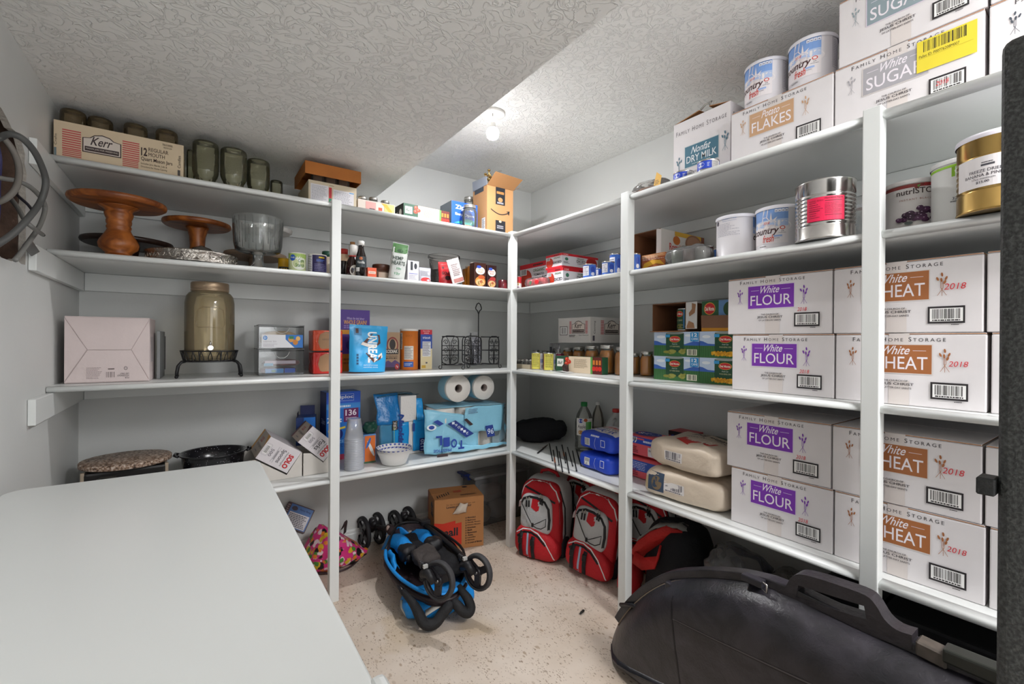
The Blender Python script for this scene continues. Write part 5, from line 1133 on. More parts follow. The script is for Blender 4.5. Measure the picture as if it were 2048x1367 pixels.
# small cans by the left post
def drum(name, label, cat, pl, pr, py, y, tp, col, lidc, face=0., group=None, paint=None, rim=None):
    c, rr = cyl(pl, pr, py, 1, y); h_ = zA((pl+pr)/2, tp, y-rr*.6)-z2; r = thing(name, label, cat, (c[0], c[1], z2), facing(c, face), group)
    ring_can(r, rr, h_, mat(col, .4), rim or mat(lidc, .4), seg=30)
    if paint: D = Dec(f_cyl(rr), .008); paint(D, rr, h_); D.build('label_print', r)
    return r
def p_starch(D, r0, h):
    D.rect(-r0*1.4, r0*1.4, h*.72, h*.94, '#a9c46a'); D.rect(-r0*1.4, r0*1.4, .004, h*.1, '#9cc05c'); D.ell(r0*.25, h*.45, r0*.85, h*.34, '#eef0e4'); D.text('Corn', r0*.1, r0*.85, h*.5, h*.68, '#3f7a3c', bold=.01); D.text('Starch', -r0*.2, r0*.85, h*.27, h*.45, '#3f7a3c', bold=.01); D.ell(-r0*.55, h*.72, r0*.35, h*.16, '#2a58b0'); D.text('Great', -r0*.75, -r0*.35, h*.7, h*.78, '#dfe6f4')
def p_purple(D, r0, h):
    D.rect(-r0*1.4, -r0*.55, .004, h-.006, '#d0ccd4'); D.fine(-r0*1.3, -r0*.6, h*.1, h*.9, 9, '#55505a', 4, .4); D.rect(r0*.15, r0*.85, h*.78, h*.86, '#c9b02a'); D.fine(-r0*.1, r0*.9, h*.6, h*.72, 2, '#5a78c8', 3, .6); D.fine(-r0*.3, r0*1.0, h*.1, h*.5, 5, '#8a86b4', 7, .4)
drum('yellow_can', 'small yellow can behind the corn starch', 'can', 556, 580, 528, 2.56, 516, '#d8a51e', '#b08a20', paint=lambda D, r0, h: (D.rect(-r0, r0*.8, h*.1, h*.5, '#2a2a2a'), D.text('100', -r0*.4, r0*.6, h*.18, h*.42, '#e8c23a', bold=.02)))
drum('corn_starch_can', 'light green corn starch canister next to the left post', 'canister', 577, 612, 522, 2.40, 505, '#cfd8a4', '#e0dcd4', paint=p_starch)
drum('purple_can', 'dark purple canister next to the left post', 'canister', 616, 653, 522, 2.385, 508, '#2e2852', '#d8d4cc', paint=p_purple)
def bottle2(name, label, pl, pr, py, y, tp, prof, m, cap, capm=None, fill=None, face=0., lab=None, gm=None):
    c, rr = cyl(pl, pr, py, 1, y); h_ = zA((pl+pr)/2, tp, y)-z2; r = thing(name, label, 'bottle', (c[0], c[1], z2), facing(c, face))
    MB().lathe([(a*rr, b*h_) for a, b in prof], 26, cap=True).build('bottle_body', m, r)
    if cap: MB().lathe([(a*rr, b*h_) for a, b in cap], 20).build('cap', capm, r)
    if lab: D = Dec(f_cyl(rr*1.003), .006); lab(D, rr, h_); D.build('label_print', r)
    return r
dark = mat('#170d0b', .12, coat=.5)
bottle2('spice_shaker', 'glass spice shaker with a dark green lid half behind the left post', 644, 664, 520, 2.47, 503, [(1, 0), (1, .78)], mat('#a89a88', .4), [(1.04, .78), (1.05, .98), (.9, 1), (0, 1)], mat('#1d4a3a', .4))
bottle2('sauce_bottle', 'dark sauce bottle with a red cap just right of the left post', 676, 698, 520, 2.50, 497, [(1, 0), (1, .55), (.9, .62), (.75, .68), (.75, .82)], dark, [(.8, .8), (.82, .98), (0, 1)], mat('#b83028', .4), lab=lambda D, r0, h: (D.rect(-r0*1.2, r0*1.2, h*.58, h*.8, '#c8a888'),))
bottle2('sauce_bottle', 'tall bottle with a tan cork cap behind the barbecue sauce', 694, 716, 520, 2.58, 484, [(1, 0), (1, .5), (.8, .6), (.45, .7), (.4, .8)], mat('#2a1510', .15), [(.42, .8), (.46, .84), (.46, 1), (0, 1)], mat('#a8784a', .6))
bottle2('barbecue_sauce', 'brown barbecue sauce bottle with a round label and white neck sleeve', 690, 722, 520, 2.42, 490, [(.92, 0), (1, .03), (1, .35), (.8, .5), (.55, .6), (.5, .66), (.5, .98), (.4, 1)], mat('#2c120c', .15, coat=.5), None, lab=lambda D, r0, h: (D.ell(r0*.25, h*.2, r0*.65, h*.17, '#d8d0c4'), D.ell(r0*.5, h*.12, r0*.3, h*.09, '#d8a02a'), D.text('SWEET', -r0*.15, r0*.6, h*.22, h*.28, '#2a3a60')))
c, rr = cyl(690, 722, 520, 1, 2.42)
r = [o for o in COL.objects if o.name.startswith('barbecue_sauce')][-1]; h_ = zA(706, 490, 2.42)-z2
MB().lathe([(rr*.53, h_*.66), (rr*.54, h_*.98), (rr*.4, h_*1.003), (0, h_*1.003)], 20).build('neck_sleeve', mat('#d6d2cc', .45), r); MB().lathe([(rr*.545, h_*.64), (rr*.55, h_*.67)], 20, cap=False).build('red_band', mat('#b83028', .4), r)
bottle2('vanilla_bottle', 'black vanilla bottle with a white cap and dark label', 711, 733, 520, 2.355, 482, [(1, 0), (1, .5), (.9, .6), (.55, .76), (.48, .84), (.48, .88)], dark, [(.6, .875), (.62, .98), (.55, 1), (0, 1)], mat('#dedcd8', .4), lab=lambda D, r0, h: (D.rect(-r0, r0*1.2, h*.26, h*.56, '#2c3438'), D.text('Vanilla', -r0*.7, r0*.7, h*.36, h*.43, '#d8d8d4', bold=.01), D.ell(0, h*.5, r0*.3, h*.04, '#c06a3a'), D.rect(-r0*1.0, -r0*.25, h*.14, h*.25, '#d0ccc8')))
def abox(name, label, pl, pr, y, tp, m, d=.06, py=550, rz=0., group=None, paint=None, cat='box'):
    pA, w_ = on_A(pl, pr, y, z2, py); h_ = zA(pl, tp, y)-z2; r = box_thing(name, label, cat, pA, rz, w_, d, h_, m, group)
    if paint: D = Dec(f_front(w_)); paint(D, w_, h_); D.build('front_print', r)
    return r, w_, h_, pA
abox('small_box', 'small orange-red spice box in front of the brown lidded jar', 735, 753, 2.36, 534, mat('#d2542e', .45), .04, paint=lambda D, w, h: (D.rect(-w*.4, w*.4, h*.42, h*.66, '#e4c8b8'), D.text('DOG', -w*.3, w*.3, h*.48, h*.6, '#8a5040', bold=.02), D.rect(-w*.5, w*.5, 0, h*.15, '#e07a3a')))
c, rr = cyl(745, 779, 545, 1, 2.46); r = thing('wide_jar', 'wide brown lidded jar between the orange box and the hemp pouch', 'jar', (c[0], c[1], z2)); h_ = zA(762, 528, 2.43)-z2
MB().lathe([(rr*.96, 0), (rr, .004), (rr, h_*.62)], 28).build('jar_body', mat('#6a5244', .3), r); MB().lathe([(rr*1.03, h_*.62), (rr*1.04, h_*.95), (rr, h_), (0, h_)], 32).build('lid', mat('#4a2a1c', .4), r); D = Dec(f_cyl(rr), .008); D.rect(-rr*.6, rr*.9, h_*.12, h_*.5, '#c9b8a4'); D.build('label_print', r)
# hemp pouch
pA, w_ = on_A(778, 807, 2.37, z2, 540); h_ = zA(790, 488, 2.37)-z2
r = thing('hemp_pouch', 'leaning grey and green hemp hearts pouch', 'pouch', (pA[0], pA[1], pA[2]+.008), R(-12)); r.rotation_euler[1] = R(7)
o = pouch(w_*1.05, h_, .05, 4).build('bag', mat('#b9bcb8', .35, bump=(25, .3)), r)
D = Dec(f_proj(o, (0, 0, 0), (1, 0, 0), (0, 0, 1), (0, 1, 0)), .02); D.rect(-w_*.5, w_*.5, h_*.72, h_*.985, '#3f6a38'); D.ell(0, h_*.78, w_*.2, h_*.05, '#2a4a2c'); D.text('HEMP', -w_*.42, w_*.25, h_*.52, h_*.62, '#34423a', bold=.02); D.text('HEARTS', -w_*.45, w_*.4, h_*.38, h_*.49, '#34423a', bold=.02); D.text('10g', -w_*.1, w_*.2, h_*.24, h_*.31, '#3f8a5a', bold=.02); D.text('12g', -w_*.2, w_*.15, h_*.09, h_*.17, '#3f8a5a', bold=.02); D.build('front_print', r)
abox('tea_box', 'grey and white box with blue lines next to the hemp pouch', 815, 838, 2.36, 520, mat('#d4d2d8', .45), .11, paint=lambda D, w, h: (D.rect(-w*.25, -w*.05, h*.55, h*.95, '#34363c'), D.ell(w*.2, h*.75, w*.13, h*.14, '#34363c'), D.rect(-w*.4, w*.4, h*.38, h*.4, '#4a52b8'), D.fine(-w*.4, w*.4, h*.1, h*.34, 4, '#a8a6ae', 3)), rz=R(4))
pA, w_ = on_A(838, 861, 2.40, z2, 550); h_ = zA(848, 535, 2.40)-z2
r = thing('small_bag', 'small grey pouch with a red dog print', 'pouch', pA); o = pouch(w_, h_, .03, 6).build('bag', mat('#b4b4bc', .4), r); D = Dec(f_proj(o, (0, 0, 0), (1, 0, 0), (0, 0, 1), (0, 1, 0)), .02); D.ell(0, h_*.22, w_*.4, h_*.16, '#c02c30'); D.fine(-w_*.4, w_*.4, h_*.45, h_*.8, 4, '#8a8a94', 3); D.build('front_print', r)
# clear tub of dark contents
c, rr = cyl(857, 918, 540, 1, 2.56); h_ = zA(886, 508, 2.50)-z2
r = thing('clear_tub', 'clear plastic tub of dark brown contents behind red pouches', 'tub', (c[0], c[1], z2)); gm = thin_glass('#e8e2dc', .08, .05)
MB().lathe([(rr*.78, 0), (rr*.8, .004), (rr*.98, h_*.9), (rr*1.06, h_*.93), (rr*1.06, h_), (rr*.98, h_)], 36, cap=False).build('tub_wall', gm, r)
MB().lathe([(0, .004), (rr*.76, .004), (rr*.88, h_*.55), (0, h_*.6)], 28, cap=False).build('contents', mat('#2a1a16', .5, var=.4, vscale=60, bump=(60, .8)), r)
def apouch(name, label, pl, pr, y, tp, col, t, rz, ry, paint=None, seed=1, rough=.35):
    pA, w_ = on_A(pl, pr, y, z2, 550); h_ = zA((pl+pr)/2, tp, y)-z2; r = thing(name, label, 'pouch', (pA[0], pA[1], pA[2]+abs(sin(ry))*w_*.52+.001), rz); r.rotation_euler[1] = ry
    o = pouch(w_, h_, t, seed).build('bag', mat(col, rough, bump=(25, .3)), r)
    if paint: D = Dec(f_proj(o, (0, 0, 0), (1, 0, 0), (0, 0, 1), (0, 1, 0)), .015); paint(D, w_, h_); D.build('front_print', r)
    return r
apouch('red_pouch', 'red snack pouch in front of the clear tub', 879, 905, 2.415, 525, '#b41f26', .035, R(-8), R(-3), lambda D, w, h: (D.text('GOLD', -w*.3, w*.3, h*.45, h*.58, '#2a0c0c', bold=.03), D.ell(w*.1, h*.3, w*.2, h*.1, '#2a0c0c'), D.ell(-w*.2, h*.75, w*.08, h*.05, '#5a0c10')), 3)
apouch('white_pouch', 'white pouch leaning left against the red pouch', 904, 930, 2.355, 522, '#d6d0d0', .03, R(8), R(-19), lambda D, w, h: (D.fine(-w*.3, w*.3, h*.3, h*.8, 7, '#9a8a8a', 3), D.rect(-w*.4, w*.4, h*.04, h*.2, '#a8706a')), 5)
for i, (pl, pr, y, tp) in enumerate(((926, 944, 2.52, 530), (936, 954, 2.44, 524))):
    c, rr = cyl(pl, pr, 545, 1, y); h_ = zA((pl+pr)/2, tp, y)-z2; r = thing('honey_bottle', ['amber bottle at the back beside the white pouch', 'amber square bottle in front, left of the broth cartons'][i], 'bottle', (c[0], c[1], z2)); MB().box(-rr*.9, rr*.9, -rr*.9, rr*.9, 0, h_*.85).build('bottle_body', mat('#a8661c', .15, coat=.4), r, bevel=rr*.25, seg=3); MB().lathe([(rr*.5, h_*.855), (rr*.5, h_*.98), (0, h_)], 16).build('cap', mat('#d8d4cc', .4), r)
def broth(D, w, h, word, bowl):
    D.ell(0, h*.68, w*.4, h*.16, '#ded4cc'); D.text(word, -w*.28, w*.28, h*.7, h*.76, '#b03028' if bowl == '#8a3a34' else '#b0762a', bold=.01); D.text('Broth', -w*.18, w*.2, h*.6, h*.67, '#b03028' if bowl == '#8a3a34' else '#b0762a', bold=.01); D.ell(-w*.12, h*.83, w*.2, h*.06, '#2a4aa8'); D.ell(0, h*.24, w*.44, h*.2, '#c9853a' if bowl != '#8a3a34' else bowl); D.ell(0, h*.2, w*.38, h*.14, '#c9a878'); D.ell(w*.1, h*.42, w*.3, h*.08, '#b4542a' if bowl != '#8a3a34' else '#a02a2a')
    rnd = random.Random(3)
    for i in range(12): D.ell(rnd.uniform(-.3, .3)*w, h*rnd.uniform(.12, .28), w*.06, h*.025, rnd.choice(('#d8a03a', '#8a3a1c', '#5a6a2c', '#a84a2a')), 0, 8)
abox('broth_carton', 'brown chicken broth carton with an orange bowl picture', 949, 972, 2.35, 524, mat('#3c1e16', .35), .06, paint=lambda D, w, h: broth(D, w, h, 'Chicken', '#c9853a'), cat='carton')
abox('broth_carton', 'darker beef broth carton next to the corner post', 974, 993, 2.365, 529, mat('#2c1414', .35), .06, paint=lambda D, w, h: broth(D, w, h, 'Beef', '#8a3a34'), cat='carton')
c, rr = cyl(996, 1014, 565, 1, 2.40); r = thing('red_jar', 'small dark red glass jar next to the corner post', 'jar', (c[0], c[1], z2)); h_ = zA(1004, 559, 2.38)-z2; MB().lathe([(rr*.9, 0), (rr, .004), (rr*1.02, h_*.95), (rr*.9, h_), (0, h_)], 26).build('jar_body', mat('#5a2028', .12, coat=.4), r); D = Dec(f_cyl(rr), .008); D.rect(-rr*.3, rr*.9, .01, h_*.7, '#8a3038'); D.build('label_print', r)
# ------------------------------------------------------------------ back shelves, third
yf = 2.40
pA, w_ = on_A(127, 299, yf, z3, 700); h_ = zA(130, 631, yf)-z3; d_ = .20
pA = (max(pA[0], XL+.012+w_/2), yf, z3)
r = thing('white_carton', 'plain white carton lying with its folded bottom flaps facing out', 'carton', pA, R(-2))
M_wc = mat('#d3c4c2', .65, var=.07, vscale=6, bump=(60, .1)); MB().box(-w_/2, w_/2, .003, d_, 0, h_).build('body', M_wc, r, bevel=.003, seg=2)
F = lambda u, v: (u*w_, 0, v*h_)
def fpan(pts, y0=0):
    MB().prism([(u*w_, v*h_) for u, v in pts], y0, y0+.003, 'y').build('bottom_flap', M_wc, r, bevel=.0008)
g = .003
fpan([(-.497, .985), (.497, .985), (.27, .50), (-.24, .50)], -.0005)
fpan([(-.497, .015), (.497, .015), (.27, .493), (-.24, .493)], -.0015)
fpan([(-.497, .97), (-.245, .50), (-.497, .03)], .0005); fpan([(.497, .97), (.275, .50), (.497, .03)], .0005)
D = Dec(lambda u, v, o: V((u*w_, -.0016-o, v*h_))); D.barcode(-.03, .09, .07, .17, 16, 5, '#d3c4c2', '#5a4a4a', False); D.text('FOR', .2, .25, .055, .085, '#4a4244', flip=True); D.text('HOUSEHOLD', .11, .25, .09, .115, '#4a4244', flip=True); D.text('USE ONLY', .14, .25, .12, .145, '#4a4244', flip=True); D.ell(.21, .215, .022, .028, '#4a4244'); D.ell(.21, .215, .016, .021, '#d3c4c2'); D.text('UL', .2, .22, .203, .227, '#4a4244', flip=True); D.rect(.0, .075, .2, .215, '#5a4a4a'); D.fine(-.25, -.06, .06, .24, 9, '#9a8a8a', 4, .35, .4); D.build('bottom_print', r)
D = Dec(f_right(w_, d_)); D.rect(.04, .12, h_*.3, h_*.7, '#b8aeb0'); D.build('side_print', r)
r2 = thing('grey_panel', 'thin grey board standing behind the white carton', 'board', (pA[0]+w_/2+.032, 2.62, z3), R(88))
MB().box(-.1, .1, 0, .012, 0, h_*.8).build('panel', mat('#8a8c8c', .6), r2, bevel=.001); MB().box(.098, .1, -.003, 0, .03, h_*.72).build('dark_edge', mat('#3a3a3e', .5), r2)
# glass drink dispenser on a wire stand
cx, cy = at(420, 650, 1, 2.53).x, 2.53
zj = zA(420, 722, cy)-z3; ztop2 = zA(420, 566, cy)-z3; c_, R_ = cyl(369, 470, 650, 1, cy)
iron = mat('#17171a', .45)
r = thing('dispenser_stand', 'black wrought iron stand with teardrop loops under the glass dispenser', 'stand', (cx, cy, z3)); Rs = R_*1.14; zb2 = zA(420, 722, cy-R_)-z3; zt2 = zA(420, 685, cy-R_)-z3
zb2 = .075; zt2 = zb2+.047
for zz, rr2 in ((zt2, Rs), (zb2, Rs*.9)): MB().tube([(rr2*cos(2*pi*i/40), rr2*sin(2*pi*i/40), zz) for i in range(40)], .0032, 6, True).build('ring', iron, r)
for i in range(20):
    a0 = 2*pi*i/20; pts = []
    for k in range(13):
        t_ = k/12*2*pi; u_ = sin(t_)*.0105*(1-cos(t_))*.62; vv = (1-cos(t_))/2
        rr2 = Rs-(Rs*.1)*vv; aa = a0+u_/Rs; pts.append((rr2*cos(aa), rr2*sin(aa), zt2-(zt2-zb2)*vv*.97))
    MB().tube(pts[:-1], .0018, 5, True).build('teardrop_loop', iron, r)
for i in range(8):
    a = 2*pi*(i+.5)/8; MB().tube([(Rs*cos(a), Rs*sin(a), zt2), (Rs*.9*cos(a), Rs*.9*sin(a), zb2)], .003, 6).build('upright', iron, r)
for i in range(4): MB().tube([(Rs*.9*cos(pi/4*i), Rs*.9*sin(pi/4*i), zb2), (-Rs*.9*cos(pi/4*i), -Rs*.9*sin(pi/4*i), zb2)], .003, 6).build('base_bar', iron, r)
for a in (R(200), R(340), R(20), R(160)):
    o = V((cos(a), sin(a), 0)); pts = [o*Rs*.86+V((0, 0, zb2)), o*Rs*1.02+V((0, 0, zb2-.004)), o*Rs*1.13+V((0, 0, zb2-.02)), o*Rs*1.17+V((0, 0, zb2-.045)), o*Rs*1.18+V((0, 0, .012))]
    lg = MB().tube(pts, [.005, .006, .0065, .0065, .006], 8).build('leg', iron, r); MB().sphere(o*Rs*1.18+V((0, 0, .0075)), .0073, 12, 8).build('ball_foot', iron, lg)
r = thing('drink_dispenser', 'large smoky glass jar dispenser with a metal lid on the iron stand', 'dispenser', (cx, cy, z3+zb2+.0045)); H = ztop2-zb2-.0045
gm = thin_glass('#d8c49a', .2, .05)
def sq(pr): return MB().lathe(pr, 40, cap=False)
sq([(0, 0), (R_*.86, 0), (R_*.96, .006), (R_, .02), (R_*1.01, H*.5), (R_, H*.74), (R_*.95, H*.82), (R_*.84, H*.865), (R_*.74, H*.88), (R_*.735, H*.9)]).build('glass_jar', gm, r)
sq([(0, .008), (R_*.84, .008), (R_*.93, .03), (R_*.95, H*.7), (R_*.8, H*.85)]).build('inner_glass', thin_glass('#e6dec8', .10, .05), r)
MB().lathe([(R_*.75, H*.885), (R_*.77, H*.89), (R_*.77, H*.91), (R_*.75, H*.915), (R_*.77, H*.922), (R_*.77, H*.985), (R_*.74, H), (0, H)], 44).build('lid', mat('#a08a72', .4, .7), r)
MB().lathe([(.011, 0), (.012, .004), (.009, .008), (.006, .03), (.008, .034), (.0, .036)], 14, c=(0, -R_*1.0, .058), axis='Y').xform(Matrix.Translation((0, -.036, 0))).build('tap', mat('#b8b4ae', .2, 1.), r)
MB().lathe([(.004, 0), (.004, .016), (.003, .02), (0, .021)], 10, c=(0, -R_-.026, .064)).build('tap_lever', mat('#b8b4ae', .2, 1.), r)
mb = MB(); fr = [(-.05, H*.42), (.05, H*.42), (.058, H*.47), (.05, H*.64), (.03, H*.67), (-.03, H*.67), (-.05, H*.64), (-.058, H*.47)]
mb.tube([V((R_*1.003*sin(a/R_), -R_*1.003*cos(a/R_), b)) for a, b in fr], .0022, 6, True).build('embossed_frame', gm, r)
# clear stacking bins
yf = 2.50; pA, w_ = on_A(517, 608, yf, z3, 700); dB = .25
zlo_, zhi_ = zA(517, 697, yf)-z3, zA(517, 648, yf)-z3
cl = thin_glass('#f2f4f4', .04, .04)
def clear_bin(label, z, h, grp='clear stacking bins'):
    r = thing('clear_bin', label, 'bin', (pA[0], yf, z), R(-1), grp); t = .003
    MB().box(-w_/2, w_/2, 0, t, 0, h*.93).build('front_panel', cl, r, bevel=.001); MB().box(-w_/2, w_/2, dB-t, dB, 0, h).build('back_panel', cl, r)
    for s in (-1, 1): MB().box(s*w_/2-(t if s > 0 else 0), s*w_/2+(t if s < 0 else 0), t, dB-t, 0, h).build('side_panel', cl, r)
    MB().box(-w_/2+t, w_/2-t, t, dB-t, 0, t).build('bottom_panel', cl, r)
    MB().tube([(-w_/2, 0, h), (w_/2, 0, h), (w_/2, dB, h), (-w_/2, dB, h)], .0022, 6, True).build('rim', thin_glass('#c9cdd0', .35, .05), r)
    MB().tube([(-w_*.17, -.001, h*.9), (-w_*.12, -.001, h*.74), (-w_*.05, -.001, h*.66), (w_*.05, -.001, h*.66), (w_*.12, -.001, h*.74), (w_*.17, -.001, h*.9)], .0016, 6).build('handle_cutout', thin_glass('#f2f4f4', .5, .05), r)
    return r
r = clear_bin('clear plastic bin of wrapped snack bags, lower of the stack', z3, zlo_-.0035)
rb = thing('snack_bag', 'dark red nut bag with blue label inside the lower clear bin', 'bag', (pA[0]-.01, yf+.06, z3+.004)); lump(w_*.86, .09, .035, 4, .004, 20).build('bag', mat('#5a2a28', .4, var=.4, vscale=60), rb); D = Dec(lambda u, v, o: V((u, -.047-o, v))); D.rect(-w_*.3, w_*.1, .006, .028, '#3a86c8'); D.rect(w_*.12, w_*.36, .006, .028, '#1a52b8'); D.ell(-w_*.12, .016, .01, .007, '#2a7a68'); D.build('label', rb)
rb = thing('snack_bag', 'clear bag of red nuts lying on top inside the lower clear bin', 'bag', (pA[0]+.005, yf+.07, z3+.041)); lump(w_*.84, .1, .035, 7, .004, 20).build('bag', mat('#7a4a48', .3, var=.5, vscale=50), rb); D = Dec(lambda u, v, o: V((u, -.052-o, v))); D.rect(-w_*.38, w_*.3, .014, .03, '#c0b0bc'); D.rect(-w_*.4, -w_*.2, .004, .018, '#5a9ac0'); D.build('label', rb)
r = clear_bin('clear plastic bin with a white and blue product label, upper of the stack', z3+zlo_, zhi_-zlo_-.003)
h_ = zhi_-zlo_-.003; D = Dec(lambda u, v, o: V((u, -.0005-o, v))); D.rect(-w_*.44, w_*.47, h_*.04, h_*.60, '#e4e4e8'); D.rect(w_*.08, w_*.47, h_*.04, h_*.60, '#2a72c0'); D.poly([(w_*.02, h_*.04), (w_*.28, h_*.04), (w_*.08, h_*.4)], '#e4e4e8'); D.ell(-w_*.36, h_*.46, w_*.045, h_*.09, '#2a86d0'); D.text('D', -w_*.385, -w_*.335, h_*.41, h_*.51, '#f0f2f6', bold=.03); D.text('cabinet bin', -w_*.4, -w_*.12, h_*.27, h_*.36, '#b8b4bc'); D.fine(-w_*.4, -w_*.08, h_*.08, h_*.22, 3, '#c4c0c8', 3); D.ell(w_*.2, h_*.4, w_*.06, h_*.12, '#d89a4a'); D.ell(w_*.3, h_*.28, w_*.06, h_*.12, '#c9802a'); D.rect(w_*.16, w_*.26, h_*.42, h_*.54, '#2a7a48'); D.ell(w_*.36, h_*.44, w_*.05, h_*.1, '#e0b060'); D.build('product_label', r)
rb = thing('cracker_bag', 'tan cracker packet inside the upper clear bin', 'packet', (pA[0], yf+.07, z3+zlo_+.004)); lump(w_*.86, .11, h_*.72, 3, .005, 22).build('bag', mat('#c9aa80', .5, var=.3, vscale=30), rb)
# red wrapped boxes
yf2 = 2.48; pL, w2 = on_A(609, 668, yf2, z3, 700); w2 = .145
for k, (py0, py1, col, nm) in enumerate(((742, 701, '#c8261e', 'lower'), (700, 659, '#d8491e', 'upper'))):
    h0 = 0 if k == 0 else zA(609, 702, yf2)-z3; h1 = zA(609, 704 if k == 0 else 659, yf2)-z3
    r = thing('wrapped_tray', '%s brown tray in red plastic wrap beside the clear bins' % nm, 'pack', (pL[0]-.03+w2/2, yf2+.002*k, z3+h0+.001), 0, 'red wrapped trays'); hh = h1-h0-.002
    MB().box(-w2/2, w2/2, 0, .12, 0, hh).build('wrap', mat(col, .22, bump=(40, .5)), r, bevel=.006, seg=3)
    D = Dec(f_front(w2)); pts = [(-.28, .16), (-.34, .45), (-.28, .8), (-.1, .93), (.4, .93), (.4, .12), (-.2, .1)]; D.poly([(a*w2, b*hh) for a, b in pts], '#a8805c'); 
    if k == 0: D.poly([(.12*w2, .12*hh), (.3*w2, .6*hh), (.4*w2, .7*hh), (.4*w2, .12*hh)], '#8a8c88')
    else: D.fine(-.2*w2, .35*w2, .5*hh, .62*hh, 1, '#8a6a50', 4, .7, 0)
    D.build('bare_cardboard', r)
def third(name, label, cat, pl, pr, y, tp, m, d, paint, rz=0., side=None):
    pA, w = on_A(pl, pr, y, z3, 700); h = zA((pl+pr)/2, tp, y)-z3; r = box_thing(name, label, cat, pA, rz, w, d, h, m); D = Dec(f_front(w)); paint(D, w, h); D.build('front_print', r)
    if side: D = Dec(f_left(w, d)); side(D, d, h); D.build('side_print', r)
    return r
def p_whole(D, w, h):
    D.rect(-w/2, w/2, h*.66, h, '#4a2a86'); D.rect(-w/2, w/2, h*.6, h*.67, '#e09a28'); D.rect(-w/2, w/2, 0, h*.6, '#5a3494'); D.rect(-w/2, w/2, 0, h*.28, '#d8862a'); D.text('Whats the deal about', -w*.12, w*.35, h*.84, h*.88, '#c4b4e0', shear=.2); D.text('WHOLE GRAIN?', -w*.2, w*.42, h*.76, h*.83, '#e8a838', bold=.01); D.fine(-w*.2, w*.42, h*.69, h*.75, 2, '#9a82c8', 3); D.ell(.0, h*.42, w*.14, h*.08, '#3c1e70'); D.fine(-w*.3, w*.4, h*.1, h*.22, 2, '#a85a1c', 5)
third('pancake_box', 'tall purple and orange whole grain mix box behind the blue pouch', 'box', 664, 739, 2.645, 619, mat('#5a3494', .4), .05, p_whole)
# blue chocolate pouch
pA, w_ = on_A(697, 771, 2.465, z3, 700); h_ = zA(735, 652, 2.465)-z3
r = thing('chocolate_pouch', 'bright blue chocolate mint pouch with large white vertical lettering', 'pouch', (pA[0], pA[1], pA[2]+.005), R(4)); r.rotation_euler[1] = R(2)
o = pouch(w_, h_, .075, 12, .005, topw=1.06).build('bag', mat('#2f9fd8', .32, bump=(18, .35)), r)
D = Dec(f_proj(o, (0, 0, 0), (1, 0, 0), (0, 0, 1), (0, 1, 0)), .012)
D.poly([(-.25*w_, .58*h_), (.05*w_, .82*h_), (.28*w_, .8*h_), (.3*w_, .62*h_), (.1*w_, .5*h_)], '#5a3328'); D.poly([(-.12*w_, .4*h_), (.15*w_, .48*h_), (.34*w_, .4*h_), (.3*w_, .28*h_), (.1*w_, .2*h_)], '#5a3328'); D.poly([(-.25*w_, .58*h_), (.1*w_, .5*h_), (.14*w_, .56*h_), (-.2*w_, .64*h_)], '#e4dcd4'); D.poly([(.1*w_, .2*h_), (.36*w_, .32*h_), (.34*w_, .42*h_), (.12*w_, .3*h_)], '#e4dcd4')
D.text('UNREAL', -.06*w_, .2*w_, .2*h_, .86*h_, '#f2f2f0', bold=.03, vert=-1); D.text('dark chocolate', -.18*w_, .22*w_, .135*h_, .165*h_, '#dceaf4'); D.text('coconut minis', -.18*w_, .22*w_, .09*h_, .12*h_, '#dceaf4'); D.rect(-.42*w_, -.22*w_, .78*h_, .93*h_, '#4a8ab8'); D.rect(-.38*w_, -.3*w_, .82*h_, .92*h_, '#4a3028')
for i in range(4): D.rect(-.36*w_, -.31*w_, (.16+i*.06)*h_, (.2+i*.06)*h_, '#1a4a70')
D.build('front_print', r)
def p_kod(D, w, h):
    D.ell(w*.05, h*.66, w*.34, h*.22, '#7a2e2a'); D.ell(w*.05, h*.66, w*.27, h*.17, '#b09070'); D.ell(w*.05, h*.68, w*.18, h*.14, '#2a2220'); D.rect(-w*.42, w*.4, h*.42, h*.56, '#2c2420'); D.text('KODIAK', -w*.36, w*.36, h*.45, h*.54, '#d8cfc4', bold=.02); D.text('PROTEIN-PACKED', -w*.35, w*.35, h*.355, h*.385, '#3a2e28'); D.text('MUFFIN MIX', -w*.32, w*.34, h*.29, h*.34, '#3a2e28', bold=.01); D.poly([(-w*.5, 0), (-w*.5, h*.18), (-w*.2, h*.26), (.0, h*.2), (w*.2, h*.27), (w*.5, h*.18), (w*.5, 0)], '#54406c'); D.rect(-w*.5, w*.5, 0, h*.08, '#3a2c34'); D.ell(w*.32, h*.09, w*.13, h*.08, '#a83030'); D.text('7g', w*.25, w*.39, h*.06, h*.12, '#e8dcd8')
third('muffin_mix_box', 'brown muffin mix box with a bear emblem between the blue pouch and orange canister', 'box', 766, 800, 2.60, 664, mat('#a08468', .6), .06, p_kod)
c, rr = cyl(800, 836, 700, 1, 2.62); h_ = zA(818, 657, 2.58)-z3
r = thing('oats_canister', 'orange round oats canister with a white lid', 'canister', (c[0], c[1], z3), facing(c)); MB().lathe([(rr*.99, 0), (rr, .003), (rr, h_-.012)], 40).build('tube_body', mat('#d2742a', .5, var=.05), r); MB().lathe([(rr*1.02, h_-.013), (rr*1.03, h_-.002), (rr*.98, h_), (0, h_)], 40).build('lid', mat('#e4e0da', .45), r)
